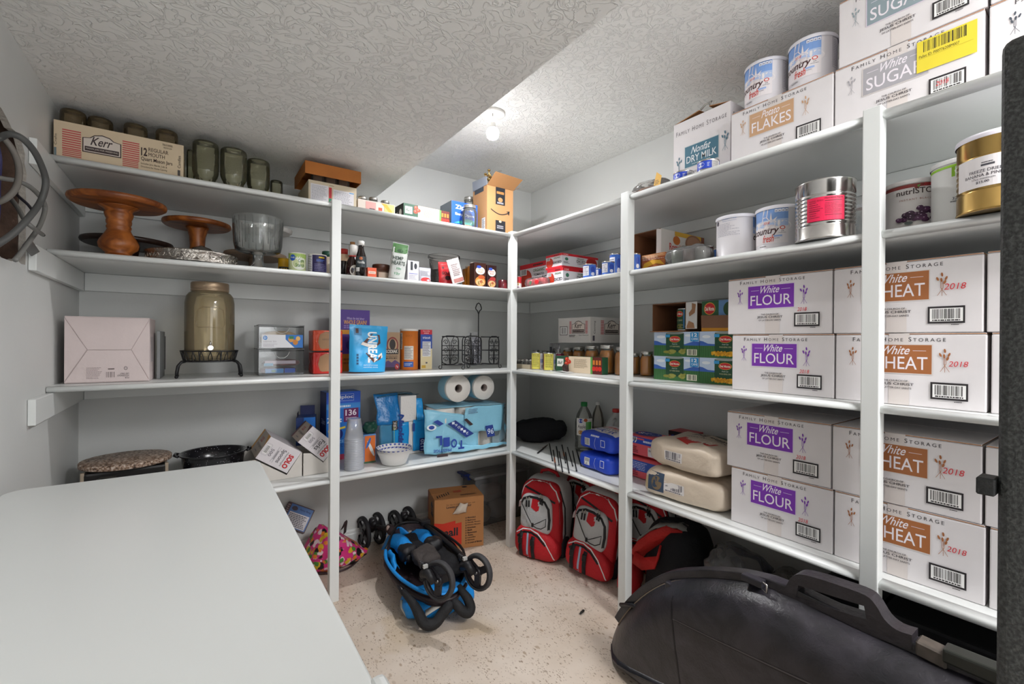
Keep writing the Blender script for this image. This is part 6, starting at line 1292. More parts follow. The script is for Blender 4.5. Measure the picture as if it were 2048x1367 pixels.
D = Dec(f_cyl(rr), .01); D.rect(-rr*.55, rr*.5, h_*.25, h_*.58, '#d9d2c8'); D.fine(-rr*.5, rr*.45, h_*.27, h_*.56, 11, '#55505a', 3, .45); D.rect(-rr*.6, rr*.5, h_*.07, h_*.2, '#3a62b0'); D.fine(-rr*.5, rr*.4, h_*.1, h_*.17, 2, '#b8c8e8', 3); D.text('QUICK', -rr*.4, rr*.4, h_*.8, h_*.85, '#a85a1c'); D.rect(-rr*1.3, -rr*.8, h_*.5, h_*.9, '#c8c0b8'); D.fine(-rr*1.25, -rr*.85, h_*.52, h_*.88, 10, '#55505a', 5); D.build('label_print', r)
def p_tri(D, w, h):
    D.rect(-w/2, w/2, h*.88, h, '#c02838'); D.text('family', -w*.3, w*.3, h*.945, h*.98, '#f0dcd8'); D.text('size', -w*.2, w*.2, h*.9, h*.935, '#f0dcd8'); D.rect(-w/2, w/2, h*.52, h*.88, '#2a4a9c'); D.text('triscuit', -w*.32, w*.34, h*.77, h*.83, '#e8e4ea', bold=.01); D.rect(-w/2, w/2, 0, h*.52, '#d8c9a0'); D.rect(-w*.34, w*.38, h*.32, h*.7, '#d9d9de'); D.fine(-w*.32, w*.36, h*.34, h*.69, 12, '#55505a', 3, .45); D.rect(-w*.4, -w*.05, h*.03, h*.1, '#c8a03a'); D.rect(-w*.06, w*.1, h*.14, h*.18, '#55505a')
third('cracker_box', 'slim blue, yellow and red cracker box beside the oats canister', 'box', 841, 864, 2.60, 659, mat('#2a4a9c', .4), .05, p_tri, side=lambda D, d, h: (D.rect(0, d, 0, h, '#6a3a34'),))
# black wire caddy
y0, y1 = 2.44, 2.60
xl, xr2 = at(938, 700, 1, y0).x, at(1001, 700, 1, y0).x
r = thing('wire_caddy', 'black scrolled wire cutlery caddy with a tall loop handle', 'caddy', ((xl+xr2)/2-.05, y0, z3)); X0 = (xl+xr2)/2-.05
xw = [xl-X0, xr2-X0]; hz = zA(970, 672, y0)-z3; hb = .028; xm = xl-X0+.0
def scroll(mb, cx, cz, s, y, flip=1, n=14, turns=1.25):
    pts = []
    for k in range(n):
        t_ = k/(n-1); a = t_*turns*2*pi; q = s*(1-.8*t_); pts.append((cx+flip*q*cos(a), y, cz+q*sin(a)))
    mb.tube(pts, .0022, 5)
def wire_panel(xa, xb, y, nm='side_panel', o_=None):
    mb = MB(); w = xb-xa; cx = (xa+xb)/2; rr2 = min(.03, w*.3)
    outl = [(xa, hb+.03), (xa+.004, hb+.012), (cx-w*.2, hb), (cx+w*.2, hb), (xb-.004, hb+.012), (xb, hb+.03), (xb, hz-.03), (xb-.005, hz-.01), (cx+w*.22, hz), (cx-w*.22, hz), (xa+.005, hz-.01), (xa, hz-.03)]
    mb.tube([(a, y, b) for a, b in outl], .0036, 6, True)
    for zz in (hb+(hz-hb)*.33, hb+(hz-hb)*.66): mb.tube([(xa, y, zz), (xb, y, zz)], .0024, 5)
    for i in range(3):
        for s in (-1, 1):
            zc_ = hb+(hz-hb)*(.18+.3*i); scroll(mb, cx+s*w*.26, zc_, w*.15, y, s); mb.tube([(cx+s*w*.02, y, hb+.004), (cx+s*w*.06, y, zc_), (cx+s*w*.22, y, zc_+w*.28)], .0022, 5)
    return mb.build(nm, iron, r)
wire_panel(xw[0]-.135, xw[0]-.02, .10); wire_panel(xw[0]-.03, xw[0]+.085, .0); 
mbp = wire_panel(xw[1]-.075, xw[1], .02); mbp2 = wire_panel(xw[0]+.03, xw[1]-.06, .14, 'back_panel')
for (xa, ya_, xb, yb_) in ((xw[0]-.03, 0, xw[0]-.135, .10), (xw[0]+.085, 0, xw[1], .02), (xw[1], .02, xw[1]-.06, .14), (xw[0]-.02, .1, xw[0]+.03, .14)):
    for zz in (hb, hz-.004, hb+(hz-hb)*.5): MB().tube([(xa, ya_, zz), (xb, yb_, zz)], .0034, 6).build('rail', iron, r)
MB().tube([(xw[0]+.04, .05, hb), (xw[0]+.04, .05, hz+.02)], .003, 6).build('mid_post', iron, r)
zh = zA(957, 604, y0)-z3; hx = at(957, 640, 1, y0+.05).x-X0
MB().tube([(hx, .05, hb), (hx, .05, hz+.05), (hx, .05, zh-.07), (hx-.008, .05, zh-.05), (hx-.020, .05, zh-.04), (hx-.021, .05, zh-.03), (hx-.012, .05, zh-.008), (hx, .05, zh), (hx+.012, .05, zh-.008), (hx+.021, .05, zh-.03), (hx+.020, .05, zh-.04), (hx+.008, .05, zh-.05), (hx, .05, zh-.07)], .0036, 8).build('handle', iron, r)
MB().box(xw[0]-.02, xw[1]-.05, .045, .055, hb-.002, hb+.002).build('floor_bar', iron, r)
for (fx, fy, s) in ((xw[0]-.135, .10, -1), (xw[0]-.03, 0, -1), (xw[1], .02, 1), (xw[0]+.06, .13, 1)):
    mb = MB(); pts = [(fx, fy, hb+.03), (fx, fy, hb+.01)]+[(fx+s*(.010-.010*cos(a)), fy, .0125-.0103*sin(a)) for a in [i*pi*1.5/9 for i in range(10)]]
    mb.tube(pts, .0024, 6).build('scroll_foot', iron, r)
r = thing('cutlery_pack', 'clear plastic bags of dark cutlery standing in the wire caddy', 'bag', (X0+xw[0]+.095, y0+.076, z3+.034)); pouch(.065, .165, .04, 5, .006).build('plastic_bag', thin_glass('#c9c9d4', .3, .08), r); 
for i in range(5): MB().tube([(-.02+i*.01, 0, .004), (-.022+i*.011, .002, .11)], .0035, 6).build('utensil', mat('#4a4a58', .4), r)
r = thing('cutlery_pack', 'taller clear bag of utensils behind the caddy handle', 'bag', (X0+xw[0]+.10, y0+.119, z3+.034)); pouch(.07, .2, .03, 8, .006).build('plastic_bag', thin_glass('#d9d9dc', .22, .08), r)
# ------------------------------------------------------------------ back shelves, lowest
yst = 2.56
r = thing('stone_grill', 'oval granite-topped raclette grill on the lowest shelf by the left wall', 'grill', (at(247, 915, 1, yst).x+.012, yst, z4), R(4)); wS = (at(350, 915, 1, yst).x-at(140, 915, 1, yst).x)*.90; zs1 = zA(247, 915, yst)-z4
stone = bpy.data.materials.new('granite'); stone.use_nodes = True; nt = stone.node_tree; bs = nt.nodes['Principled BSDF']; bs.inputs['Roughness'].default_value = .5
tc = nt.nodes.new('ShaderNodeTexCoord'); vo = nt.nodes.new('ShaderNodeTexNoise'); vo.inputs['Scale'].default_value = 110; vo.inputs['Detail'].default_value = 5; nt.links.new(tc.outputs['Object'], vo.inputs['Vector'])
rp = nt.nodes.new('ShaderNodeValToRGB'); e = rp.color_ramp.elements; e[0].position = .36; e[0].color = (*lin('#3a2a22'), 1); e[1].position = .66; e[1].color = (*lin('#d6c8bc'), 1); q = e.new(.5); q.color = (*lin('#9a7c66'), 1); nt.links.new(vo.outputs['Fac'], rp.inputs['Fac']); nt.links.new(rp.outputs['Color'], bs.inputs['Base Color'])
MB().lathe([(.485, zs1-.022), (.5, zs1-.019), (.5, zs1-.003), (.49, zs1), (0, zs1)], 64, sx=wS, sy=.29).build('stone_plate', stone, r, fixn=True)
MB().lathe([(.49, zs1-.026), (.495, zs1-.022)], 48, sx=wS*.93, sy=.27, cap=True).build('rim', mat('#2a2624', .4), r)
MB().box(-wS*.42, wS*.42, -.10, .10, .01, zs1-.028).build('grill_body', mat('#1c1a1a', .4), r, bevel=.01, seg=2)
for sx_ in (-1, 1):
    for sy_ in (-1, 1): MB().box(sx_*wS*.43-.006, sx_*wS*.43+.006, sy_*.09-.006, sy_*.09+.006, 0, zs1-.024).build('leg', mat('#c9b8a4', .35, .6), r)
MB().tube([(-wS*.3, -.11, zs1-.06), (-wS*.25, -.13, zs1-.045), (-wS*.1, -.135, zs1-.045)], .004, 6).build('pan_handle', mat('#26241f', .4), r)
pr_ = at(428, 915, 1, 2.52).x; r = thing('roaster_pan', 'oval black speckled enamel roasting pan beside the stone grill', 'pan', (pr_, 2.545, z4), R(-4)); wP = (at(505, 912, 1, 2.52).x-at(353, 925, 1, 2.52).x); hp = zA(428, 902, 2.545)-z4
en = bpy.data.materials.new('speckled_enamel'); en.use_nodes = True; nt = en.node_tree; bs = nt.nodes['Principled BSDF']; bs.inputs['Roughness'].default_value = .18; tc = nt.nodes.new('ShaderNodeTexCoord'); vo = nt.nodes.new('ShaderNodeTexVoronoi'); vo.inputs['Scale'].default_value = 110; nt.links.new(tc.outputs['Object'], vo.inputs['Vector']); rp = nt.nodes.new('ShaderNodeValToRGB'); e = rp.color_ramp.elements; e[0].position = .1; e[0].color = (*lin('#c8c8d0'), 1); e[1].position = .16; e[1].color = (*lin('#141318'), 1); nt.links.new(vo.outputs['Distance'], rp.inputs['Fac']); nt.links.new(rp.outputs['Color'], bs.inputs['Base Color'])
MB().lathe([(0, .0), (.36, .0), (.42, .01), (.46, hp*.6), (.48, hp-.006), (.52, hp-.004), (.525, hp), (.515, hp+.002), (.47, hp), (.445, hp*.6), (.4, .02), (.34, .012), (0, .010)], 56, sx=wP*.88, sy=.25, cap=False).build('pan_body', en, r)
for s in (-1, 1): MB().tube([(s*wP*.45, -.03, hp-.004), (s*wP*.50, -.02, hp+.002), (s*wP*.50, .02, hp+.002), (s*wP*.45, .03, hp-.004)], .006, 8).build('handle', en, r)
# cutlery boxes leaning in their notched white trays
def notched_tray(label, x0, x1, y, h, notch, d=.25):
    r = thing('white_tray_box', label, 'box', ((x0+x1)/2, y, z4)); o = (x0+x1)/2; t = .003; m = mat('#d3cdc6', .65, var=.04)
    pts = [(x0-o, 0), (x1-o, 0), (x1-o, h)]+[(a-o, b-z4) for a, b in notch]
    MB().prism(pts, 0, t, 'y').build('front_wall', m, r)
    MB().box(x1-o-t, x1-o, t, d, 0, h).build('side_wall', m, r); MB().box(x0-o, x1-o-t, d-t, d, 0, h).build('back_wall', m, r); MB().box(x0-o, x1-o-t, t, d-t, 0, t).build('tray_bottom', m, r)
def tilted(label, loc_, ry, w, d, h, accent, word, grp='leaning cutlery boxes'):
    r = thing('cutlery_box', label, 'box', loc_, 0, grp); r.rotation_euler = (0, ry, 0)
    MB().box(-w/2, w/2, 0, d, 0, h).build('body', mat('#d9d3d6', .55), r, bevel=.0015, seg=2)
    D = Dec(f_front(w)); D.text('SOLO', w*.24, w*.40, h*.12, h*.72, '#c01f2a', bold=.05, vert=-1); D.text('Heavyweight', w*.15, w*.22, h*.12, h*.75, '#6a666a', vert=-1); D.text(word, -w*.02, w*.13, h*.2, h*.78, '#3a363a', bold=.01, vert=-1); D.fine(-w*.1, -w*.05, h*.1, h*.8, 1, '#9a969a', 3)
    for i in range(2): D.rect(-w*(.06+i*.06), -w*(.05+i*.06), h*.12, h*.8, '#a8a4a8')
    D.text('500', -w*.28, -w*.19, h*.3, h*.62, '#55505a', vert=-1); D.frame(-w*.47, -w*.31, h*.25, h*.75, .001, '#a8a4a8'); D.barcode(-w*.45, -w*.33, h*.32, h*.68, 8, 3, digits=False); D.build('front_print', r)
    D = Dec(lambda u, v, o: V((-w/2-o, d-v, u))); D.rect(0, h, 0, d, '#b5a698'); D.rect(0, h, 0, d*.14, accent); D.poly([(h*.55, d), (h, d), (h, d*.7)], accent); D.text('SOLO', h*.55, h*.78, d*.35, d*.6, '#a02430', bold=.03, vert=-1); D.text('Heavyweight '+word, h*.32, h*.5, d*.25, d*.9, '#4a4446', vert=-1); D.fine(h*.15, h*.2, d*.3, d*.8, 1, '#7a7276', 3); D.build('side_print', r)
    return r
ya = 2.43
notched_tray('white cardboard tray box under the leaning spoons box', .20, .431, ya, .118, [(.4285, .7135), (.362, .6115), (.228, .7035), (.20, .7035)])
notched_tray('white cardboard tray box under the leaning forks box, next to the left post', .437, .606, ya, .112, [(.6, .7065), (.582, .7065), (.5295, .6475), (.4705, .7025), (.437, .7065)], .19)
tilted('white spoons box with yellow trim tilted in its tray', (.2955, ya-.004, .6665), R(34.5), .163, .232, .1145, '#d9962c', 'Spoons')
tilted('white forks box with maroon trim tilted in its tray', (.4705, ya-.004, .7095), R(43), .163, .19, .1, '#5a2c38', 'Forks')
def fourth(name, label, cat, pl, pr, y, tp, m, d, paint, rz=0., side=None, py=860):
    pA, w = on_A(pl, pr, y, z4, py); h = zA((pl+pr)/2, tp, y)-z4; r = box_thing(name, label, cat, pA, rz, w, d, h, m)
    if paint: D = Dec(f_front(w)); paint(D, w, h); D.build('front_print', r)
    if side: D = Dec(f_left(w, d)); side(D, d, h); D.build('side_print', r)
    return r
def p_zip(D, w, h):
    D.rect(-w/2, w/2, h*.83, h, '#2a5fd0'); D.frame(-w*.3, w*.3, h*.865, h*.965, .0015, '#c9d6f2'); D.text('Ziploc', -w*.26, w*.28, h*.885, h*.95, '#f0f4fa', bold=.02); D.rect(-w/2, w/2, h*.75, h*.83, '#3a8ad8'); D.fine(-w*.4, w*.2, h*.77, h*.8, 1, '#d8e6f6', 3, .9, 0); D.rect(w*.0, w*.44, h*.55, h*.75, '#6a1f5a'); D.text('136', w*.05, w*.38, h*.64, h*.73, '#f0e4ee', bold=.02); D.fine(w*.06, w*.38, h*.57, h*.62, 2, '#c8a4c0', 3, .6, 0)
    D.text('Ziploc', -w*.48, -w*.06, h*.53, h*.63, '#f0f4fa', bold=.03); D.ell(-w*.22, h*.38, w*.2, h*.09, '#1a2a7a'); D.text('9', -w*.28, -w*.14, h*.36, h*.45, '#f0f4fa', bold=.03); D.poly([(-w*.45, h*.45), (w*.05, h*.49), (w*.05, h*.46), (-w*.45, h*.42)], '#e0c83a'); D.text('FREEZER', -w*.45, w*.1, h*.25, h*.29, '#8ac4f0', bold=.01); D.text('PROTECT', -w*.4, w*.05, h*.19, h*.23, '#1a2a7a'); D.rect(-w/2, w/2, 0, h*.08, '#b83a5a')
def s_zip(D, d, h):
    D.rect(0, d, 0, h, '#2c3668'); D.text('Ziploc', d*.2, d*.8, h*.5, h*.6, '#c4cce4', bold=.02); D.text('FREEZER', d*.3, d*.9, h*.34, h*.38, '#9aa8d0')
fourth('freezer_bag_box', 'blue freezer bag box behind the plastic cup stack', 'box', 652, 721, 2.65, 783, mat('#2272c8', .35), .12, p_zip, R(3), s_zip)
r = fourth('freezer_bag_box', 'dark blue opened freezer bag box partly behind the left post', 'box', 640, 676, 2.70, 830, mat('#28407c', .4), .12, lambda D, w, h: (D.rect(-w*.1, w/2, 0, h, '#2272c8'), D.rect(w*.1, w*.4, h*.6, h*.8, '#6a1f5a'), D.text('Ziploc', -w*.45, -w*.12, h*.6, h*.7, '#d0d8ee')), R(-14))
r.location.x -= .125; r.location.y = 2.69
MB().box(-.045, -.043, .02, .1, .1, .27).build('raised_flap', mat('#2c2a38', .5), r); MB().box(-.035, .04, .112, .115, .1, .30).build('back_flap', mat('#2c3668', .5), r)
# stack of clear cups
c, rr = cyl(688, 728, 905, 1, 2.42); nC = 19
r = thing('cup_stack', 'tall upside-down stack of translucent plastic cups beside the left post', 'cups', (c[0], c[1], z4)); hh = zA(708, 836, 2.42)-z4; lower = .105; gmc = thin_glass('#f0f2f8', .34, .08)
for i in range(nC):
    dz_ = (hh-lower)/(nC-1); z_ = i*dz_; f_ = 1. if i == nC-1 else dz_*1.7/lower
    MB().lathe([(rr*1.02, z_), (rr*1.02, z_+.0022), (rr*.97, z_+.003), (rr*(.97-.31*f_), z_+lower*f_)], 28, cap=False).build('cup', gmc, r)
MB().lathe([(0, hh-.001), (rr*.66, hh-.001)], 28, cap=False).build('cup_base', gmc, r)
# snack packs
fourth('snack_pack', 'orange and blue printed packet behind the cup stack', 'packet', 727, 752, 2.49, 868, mat('#5a8ac0', .4), .05, lambda D, w, h: (D.rect(-w*.4, w*.45, h*.05, h*.95, '#d9702c'), D.ell(w*.1, h*.5, w*.12, h*.3, '#dfe0e0', .4), D.ell(-w*.1, h*.7, w*.1, h*.2, '#3a6ab4', -.4), D.rect(-w*.5, w*.5, 0, h*.06, '#4a6a4a')))
r = thing('green_wrap', 'crumpled dark green plastic wrap lying on the orange packet', 'wrap', (at(739, 845, 1, 2.515).x, 2.515, zA(739.5, 868, 2.49)+.0015)); lump(.075, .045, .06, 5, .01, 20, fold=.01).build('plastic', mat('#1c4438', .2, bump=(40, .8)), r)
# napkins in torn plastic
yN = 2.545; pA, w_ = on_A(758, 851, yN, z4, 840); hN = zA(805, 783, yN)-z4; h1 = hN*.52
M_nap = mat('#dcd8d4', .8, bump=(90, .15))
r = thing('napkin_pack', 'blue plastic pack of white napkins, torn open at the top', 'napkins', (pA[0], yN, z4), R(2))
MB().box(-w_*.44, w_*.47, 0.004, .16, 0, h1).build('napkin_stack', M_nap, r, bevel=.008, seg=3)
o = MB().box(-w_*.05, w_*.30, .0, .14, h1+.001, hN*.93).build('napkin_stack', M_nap, r, bevel=.006, seg=3)
def sheet(pts_fn, nu, nv, m, nm, par, th=.0012):
    return MB().grid(pts_fn, nu, nv).build(nm, m, par, solid=th, fixn=False)
blu = mat('#1f93d6', .25, bump=(24, .5)); blc = thin_glass('#6ab4dc', .35, .08)
def wob(p, s, a=.006): return p+V((noise.noise(p*s+V((3, 1, 7))), noise.noise(p*s+V((9, 4, 2))), noise.noise(p*s)))*a
sheet(lambda a, b: wob(V((-w_*.22+a*w_*.34, -.004, .012+b*(h1-.012))), 14, .004), 8, 8, blu, 'front_wrap', r); sheet(lambda a, b: wob(V((w_*.22+a*w_*.27, -.004, .02+b*(h1-.012))), 14, .004), 8, 8, blu, 'front_wrap', r)
sheet(lambda a, b: wob(V((-w_*.50+a*w_*.28, -.003+.0*a, .01+b*(h1))), 14, .006), 6, 8, blc, 'clear_wrap', r)
sheet(lambda a, b: wob(V((-w_*.55+a*w_*.5, -.01+.05*b, h1*.95+b*(hN-h1)*1.0)), 12, .018), 12, 10, mat('#176fae', .3, bump=(24, .6)), 'torn_wrap', r)
sheet(lambda a, b: wob(V((w_*.30+a*w_*.2*(1-b*.3), -.006+.02*b, h1*1.0+b*(hN-h1)*.72)), 14, .012), 8, 8, blu, 'torn_wrap', r)
sheet(lambda a, b: wob(V((-w_*.5+a*w_*.9, .02+b*.12, hN*.93+.012*sin(a*3.1))), 12, .012), 10, 6, blc, 'top_wrap', r)
D = Dec(lambda u, v, o: V((u, -.0085-o, v)))
D.text('Napkin', -w_*.14, w_*.01, h1*.32, h1*1.28, '#1e3f86', shear=.2, bold=.05, vert=-1); D.rect(w_*.36, w_*.49, h1*.06, h1*.46, '#1e2c70'); D.text('1120', w_*.385, w_*.465, h1*.1, h1*.42, '#dfe6f2', vert=1); D.rect(-w_*.24, -w_*.13, h1*.8, h1*1.08, '#2a2422'); D.text('KIRK', -w_*.22, -w_*.15, h1*.82, h1*1.06, '#d8d2cc', vert=1); D.rect(w_*.2, w_*.25, h1*.7, h1*.95, '#1e3f86'); D.line([(-w_*.2, .0), (-w_*.2, h1*.9)], .002, '#a8c83a'); D.build('front_print', r)
# toilet paper
yT = 2.42; M_tp = mat('#dedad4', .85, bump=(120, .2)); lb = '#8ecbe4'
pA, w_ = on_A(850, 1008, yT, z4, 840); rT0 = (at(944, 770, 1, 2.415).x-at(890, 770, 1, 2.415).x)/2*.90; hT = ZB['3']-.006-2*rT0-.024-z4
r = thing('toilet_paper_pack', 'big torn light blue plastic pack of toilet paper rolls next to the corner post', 'pack', (pA[0], yT, z4), R(-3))
rT = w_*.155
for (u, v) in ((-.26, .07), (.06, .075), (.36, .08), (-.1, .19), (.22, .2)):
    for k in range(2): MB().lathe([(rT*.98, 0), (rT, .004), (rT, hT*.46), (rT*.98, hT*.465), (rT*.32, hT*.465)], 28, c=(u*w_, v, .006+k*hT*.475)).build('toilet_roll', M_tp, r)
wrapm = mat(lb, .3, bump=(22, .5)); wrapc = thin_glass('#c4dce6', .25, .08)
def bulge(u, v):   # front skin of the pack
    return V((u*w_, -.012-.012*sin(pi*min(1, max(0, u+.5)))+.03*max(0, abs(u)-.4)*2, v*hT))
sheet(lambda a, b: wob(bulge(-.5+a*.62, .05+b*(.95-.25*a)), 13, .012), 16, 14, wrapm, 'front_wrap', r)
sheet(lambda a, b: wob(bulge(-.05+a*.5, .42+b*.56), 11, .014)+V((0, -.006, 0)), 14, 10, wrapm, 'front_wrap', r)
sheet(lambda a, b: wob(bulge(-.3+a*.85, .04+b*(.15-.1*a)), 14, .010)+V((0, -.012, .006)), 18, 5, wrapm, 'bottom_wrap', r)
sheet(lambda a, b: wob(bulge(.3+a*.2, .05+b*.85), 12, .018), 8, 12, wrapc, 'clear_wrap', r)
sheet(lambda a, b: wob(V((-w_*.38+a*w_*.88, -.01+b*.2, hT*.985+.006*sin(a*4)*b)), 11, .008), 14, 8, mat('#a4d6ea', .3, bump=(22, .5)), 'top_wrap', r)
sheet(lambda a, b: wob(V((w_*(.42+.08*a), -.005+.04*b, hT*(.35+.6*a)*(.3+.7*b))), 16, .022), 8, 8, wrapm, 'side_wrap', r)
D = Dec(lambda u, v, o: bulge(u, v)+V((0, -.022-o, 0)))
def tr(u0, v0, u1, v1, w2):
    d = V((u1-u0, v1-v0)); n = V((-d.y, d.x)).normalized()*w2; return [(u0+n.x, v0+n.y), (u1+n.x, v1+n.y), (u1-n.x, v1-n.y), (u0-n.x, v0-n.y)]
D.poly(tr(-.22, .70, -.0, .38, .055), '#223a86'); D.poly(tr(.24, .55, .27, .30, .05), '#223a86')
for i, ch in enumerate('160|12'): D.text(ch, -.215+i*.033, -.185+i*.033, .65-i*.048, .70-i*.048, '#dfe8f2', flip=True)
for i, ch in enumerate('TOIL'): D.text(ch, -.14-i*.085, -.07-i*.085, .12+i*.04, .30+i*.045, '#24429a', bold=.03, flip=True)
D.text('PRESTIGE', -.42, -.22, .1, .16, '#24429a', flip=True, bold=.02); D.rect(-.38, -.26, .0, .06, '#3a2a2c'); D.poly(tr(-.06, .74, .02, .6, .02), '#3a2a2c'); D.text('96', .22, .3, .36, .48, '#dfe8f2', flip=True); D.ell(-.44, .62, .05, .06, '#e4eef4'); D.ell(-.44, .62, .03, .04, '#24429a'); D.poly(tr(-.4, .75, -.33, .66, .03), '#24429a'); D.fine(-.02, .1, .84, .95, 3, '#6a8aa8', 4)
rnd = random.Random(9)
D.build('front_print', r)
for i, (pl, pr, tp, bt, y0_) in enumerate(((890, 944, 750, 797, 2.415), (945, 991, 750, 798, 2.43))):
    c0 = at((pl+pr)/2, (tp+bt)/2, 1, y0_); rr = (at(pr, 770, 1, y0_).x-at(pl, 770, 1, y0_).x)/2*.90
    r = thing('toilet_roll', ['wrapped toilet roll lying on top of the pack, left one', 'wrapped toilet roll lying on top of the pack, nearest the corner post'][i], 'roll', (c0.x, y0_, z4+hT+.024+rr), R(-2), 'toilet rolls on the pack')
    MB().lathe([(rr*.3, .0), (rr*.97, .0), (rr, .003), (rr, .108), (rr*.97, .111), (rr*.3, .111)], 40, axis='Y', cap=False).build('paper', M_tp, r)
    MB().lathe([(rr*.3, -.001), (rr*.3, .111), (rr*.27, .111), (rr*.27, -.001), (rr*.3, -.001)], 24, axis='Y', cap=False).build('core', mat('#8a7f7a', .8), r)
    MB().lathe([(rr*1.012, .02), (rr*1.015, .115)], 40, axis='Y', cap=False).build('blue_wrap', mat('#9fcfe0', .3, bump=(22, .4)), r)
# paper bowls
c, rr = cyl(752, 824, 900, 1, 2.405); r = thing('paper_bowls', 'short stack of white paper bowls with a blue pattern rim', 'bowls', (c[0], c[1], z4)); hb_ = zA(788, 893, 2.405)-z4
for i in range(5):
    z_ = i*.0042; hq = hb_-.017
    MB().lathe([(0, z_+.001), (rr*.6, z_+.001), (rr*.68, z_+.005), (rr*.84, z_+hq*.6), (rr*.90, z_+hq*.8), (rr*1.0, z_+hq)], 48, cap=False).build('bowl', mat('#e2e0de', .6), r)
mb = MB(); rnd = random.Random(4)
D = Dec(lambda u, v, o: V(((rr*(.845+.155*v)-.0012-.0*o)*cos(u), (rr*(.845+.155*v)-.0012)*sin(u), .0168+(hb_-.017)*(.62+.38*v)+.0004)))
D2 = Dec(lambda u, v, o: V(((rr*(.845+.155*v)+.0016)*cos(u), (rr*(.845+.155*v)+.0016)*sin(u), .0168+(hb_-.017)*(.6+.39*v))))
for i in range(24):
    a = 2*pi*i/24
    for Dq in (D, D2):
        Dq.ell(a, .3, .085, .2, '#2b3f9c', .1, 10); Dq.line([(a+.1, .05), (a+.15, .5), (a+.08, .95)], .035, '#2b3f9c'); Dq.ell(a+.13, .78, .07, .15, '#3a52ac', -.1, 10)
D.build('inner_pattern', r); D2.build('outer_pattern', r)
# ------------------------------------------------------------------ floor: chest freezer and safe
def rrect(x0, x1, y0, y1, r, n=6):
    pts = []
    for cx_, cy_, a0 in ((x1-r, y1-r, 0), (x0+r, y1-r, 90), (x0+r, y0+r, 180), (x1-r, y0+r, 270)):
        for i in range(n+1): a = R(a0+90*i/n); pts.append((cx_+r*cos(a), cy_+r*sin(a)))
    return pts
M_enamel = mat('#d6d8d6', .32, bump=(6, .03), coat=.2)
fx0, fx1, fy0, fy1, fz = XL+.012, .188, .47, 1.812, .85
fr_ = thing('chest_freezer', 'large white chest freezer with a flat closed lid beside the left wall', 'freezer', ((fx0+fx1)/2, (fy0+fy1)/2, 0)); ox, oy = fr_.location.x, fr_.location.y
def fz_prism(g_, z0, z1, nm, r=.05, bev=.0):
    MB().prism([(a-ox, b-oy) for a, b in rrect(fx0+g_, fx1-g_, fy0+g_, fy1-g_, r)], z0, z1, 'z').build(nm, M_enamel, fr_, bevel=bev, seg=4, smooth=None)
fz_prism(.022, .03, fz-.075, 'cabinet', .04, .006); fz_prism(.016, fz-.073, fz-.060, 'gasket', .04)
fz_prism(.0, fz-.058, fz-.012, 'lid_rim', .05, .008); fz_prism(.006, fz-.0118, fz, 'lid', .045, .009)
for sx_ in (fx0+.08, fx1-.08):
    for sy_ in (fy0+.08, fy1-.08): MB().lathe([(.022, 0), (.022, .029)], 16, c=(sx_-ox, sy_-oy, 0)).build('foot', mat('#2a2a2c', .6), fr_)
MB().box(fx1-ox-.012, fx1-ox+.009, .475-oy, .56-oy, fz-.05, fz+.004).build('handle', M_enamel, fr_, bevel=.01, seg=3)
def speckle_mat():
    m = bpy.data.materials.new('hammered_black'); m.use_nodes = True; nt = m.node_tree; b = nt.nodes['Principled BSDF']; b.inputs['Roughness'].default_value = .55; L = nt.links.new
    tc = nt.nodes.new('ShaderNodeTexCoord'); n = nt.nodes.new('ShaderNodeTexNoise'); n.inputs['Scale'].default_value = 320; n.inputs['Detail'].default_value = 3; L(tc.outputs['Object'], n.inputs['Vector'])
    rp = nt.nodes.new('ShaderNodeValToRGB'); e = rp.color_ramp.elements; e[0].position = .42; e[0].color = (*lin('#232423'), 1); e[1].position = .72; e[1].color = (*lin('#464846'), 1); L(n.outputs['Fac'], rp.inputs['Fac']); L(rp.outputs['Color'], b.inputs['Base Color'])
    bp = nt.nodes.new('ShaderNodeBump'); bp.inputs['Strength'].default_value = .8; bp.inputs['Distance'].default_value = .002; L(n.outputs['Fac'], bp.inputs['Height']); L(bp.outputs['Normal'], b.inputs['Normal'])
    return m
M_safe = speckle_mat()
e0 = at(1997, 400, 0, .60); sy1 = e0.y; sz = at(1999, 78, 1, sy1).z
sf = thing('gun_safe', 'tall black hammered-finish safe standing close at the right edge', 'safe', (.60, sy1, 0))
MB().box(0, .5, -.55, 0, .012, sz).build('safe_body', M_safe, sf, bevel=.012, seg=4)
for a, b in ((.04, -.5), (.46, -.5), (.04, -.05), (.46, -.05)): MB().lathe([(.02, 0), (.02, .012)], 14, c=(a, b, 0)).build('foot', mat('#1c1c1e', .6), sf)
hz0, hz1 = at(1975, 987, 1, sy1+.006).z, at(1975, 953, 1, sy1+.006).z
MB().box(-.004, .018, 0, .0125, hz0, hz1).build('hinge', mat('#191a1a', .6, bump=(120, .4)), sf, bevel=.0012)
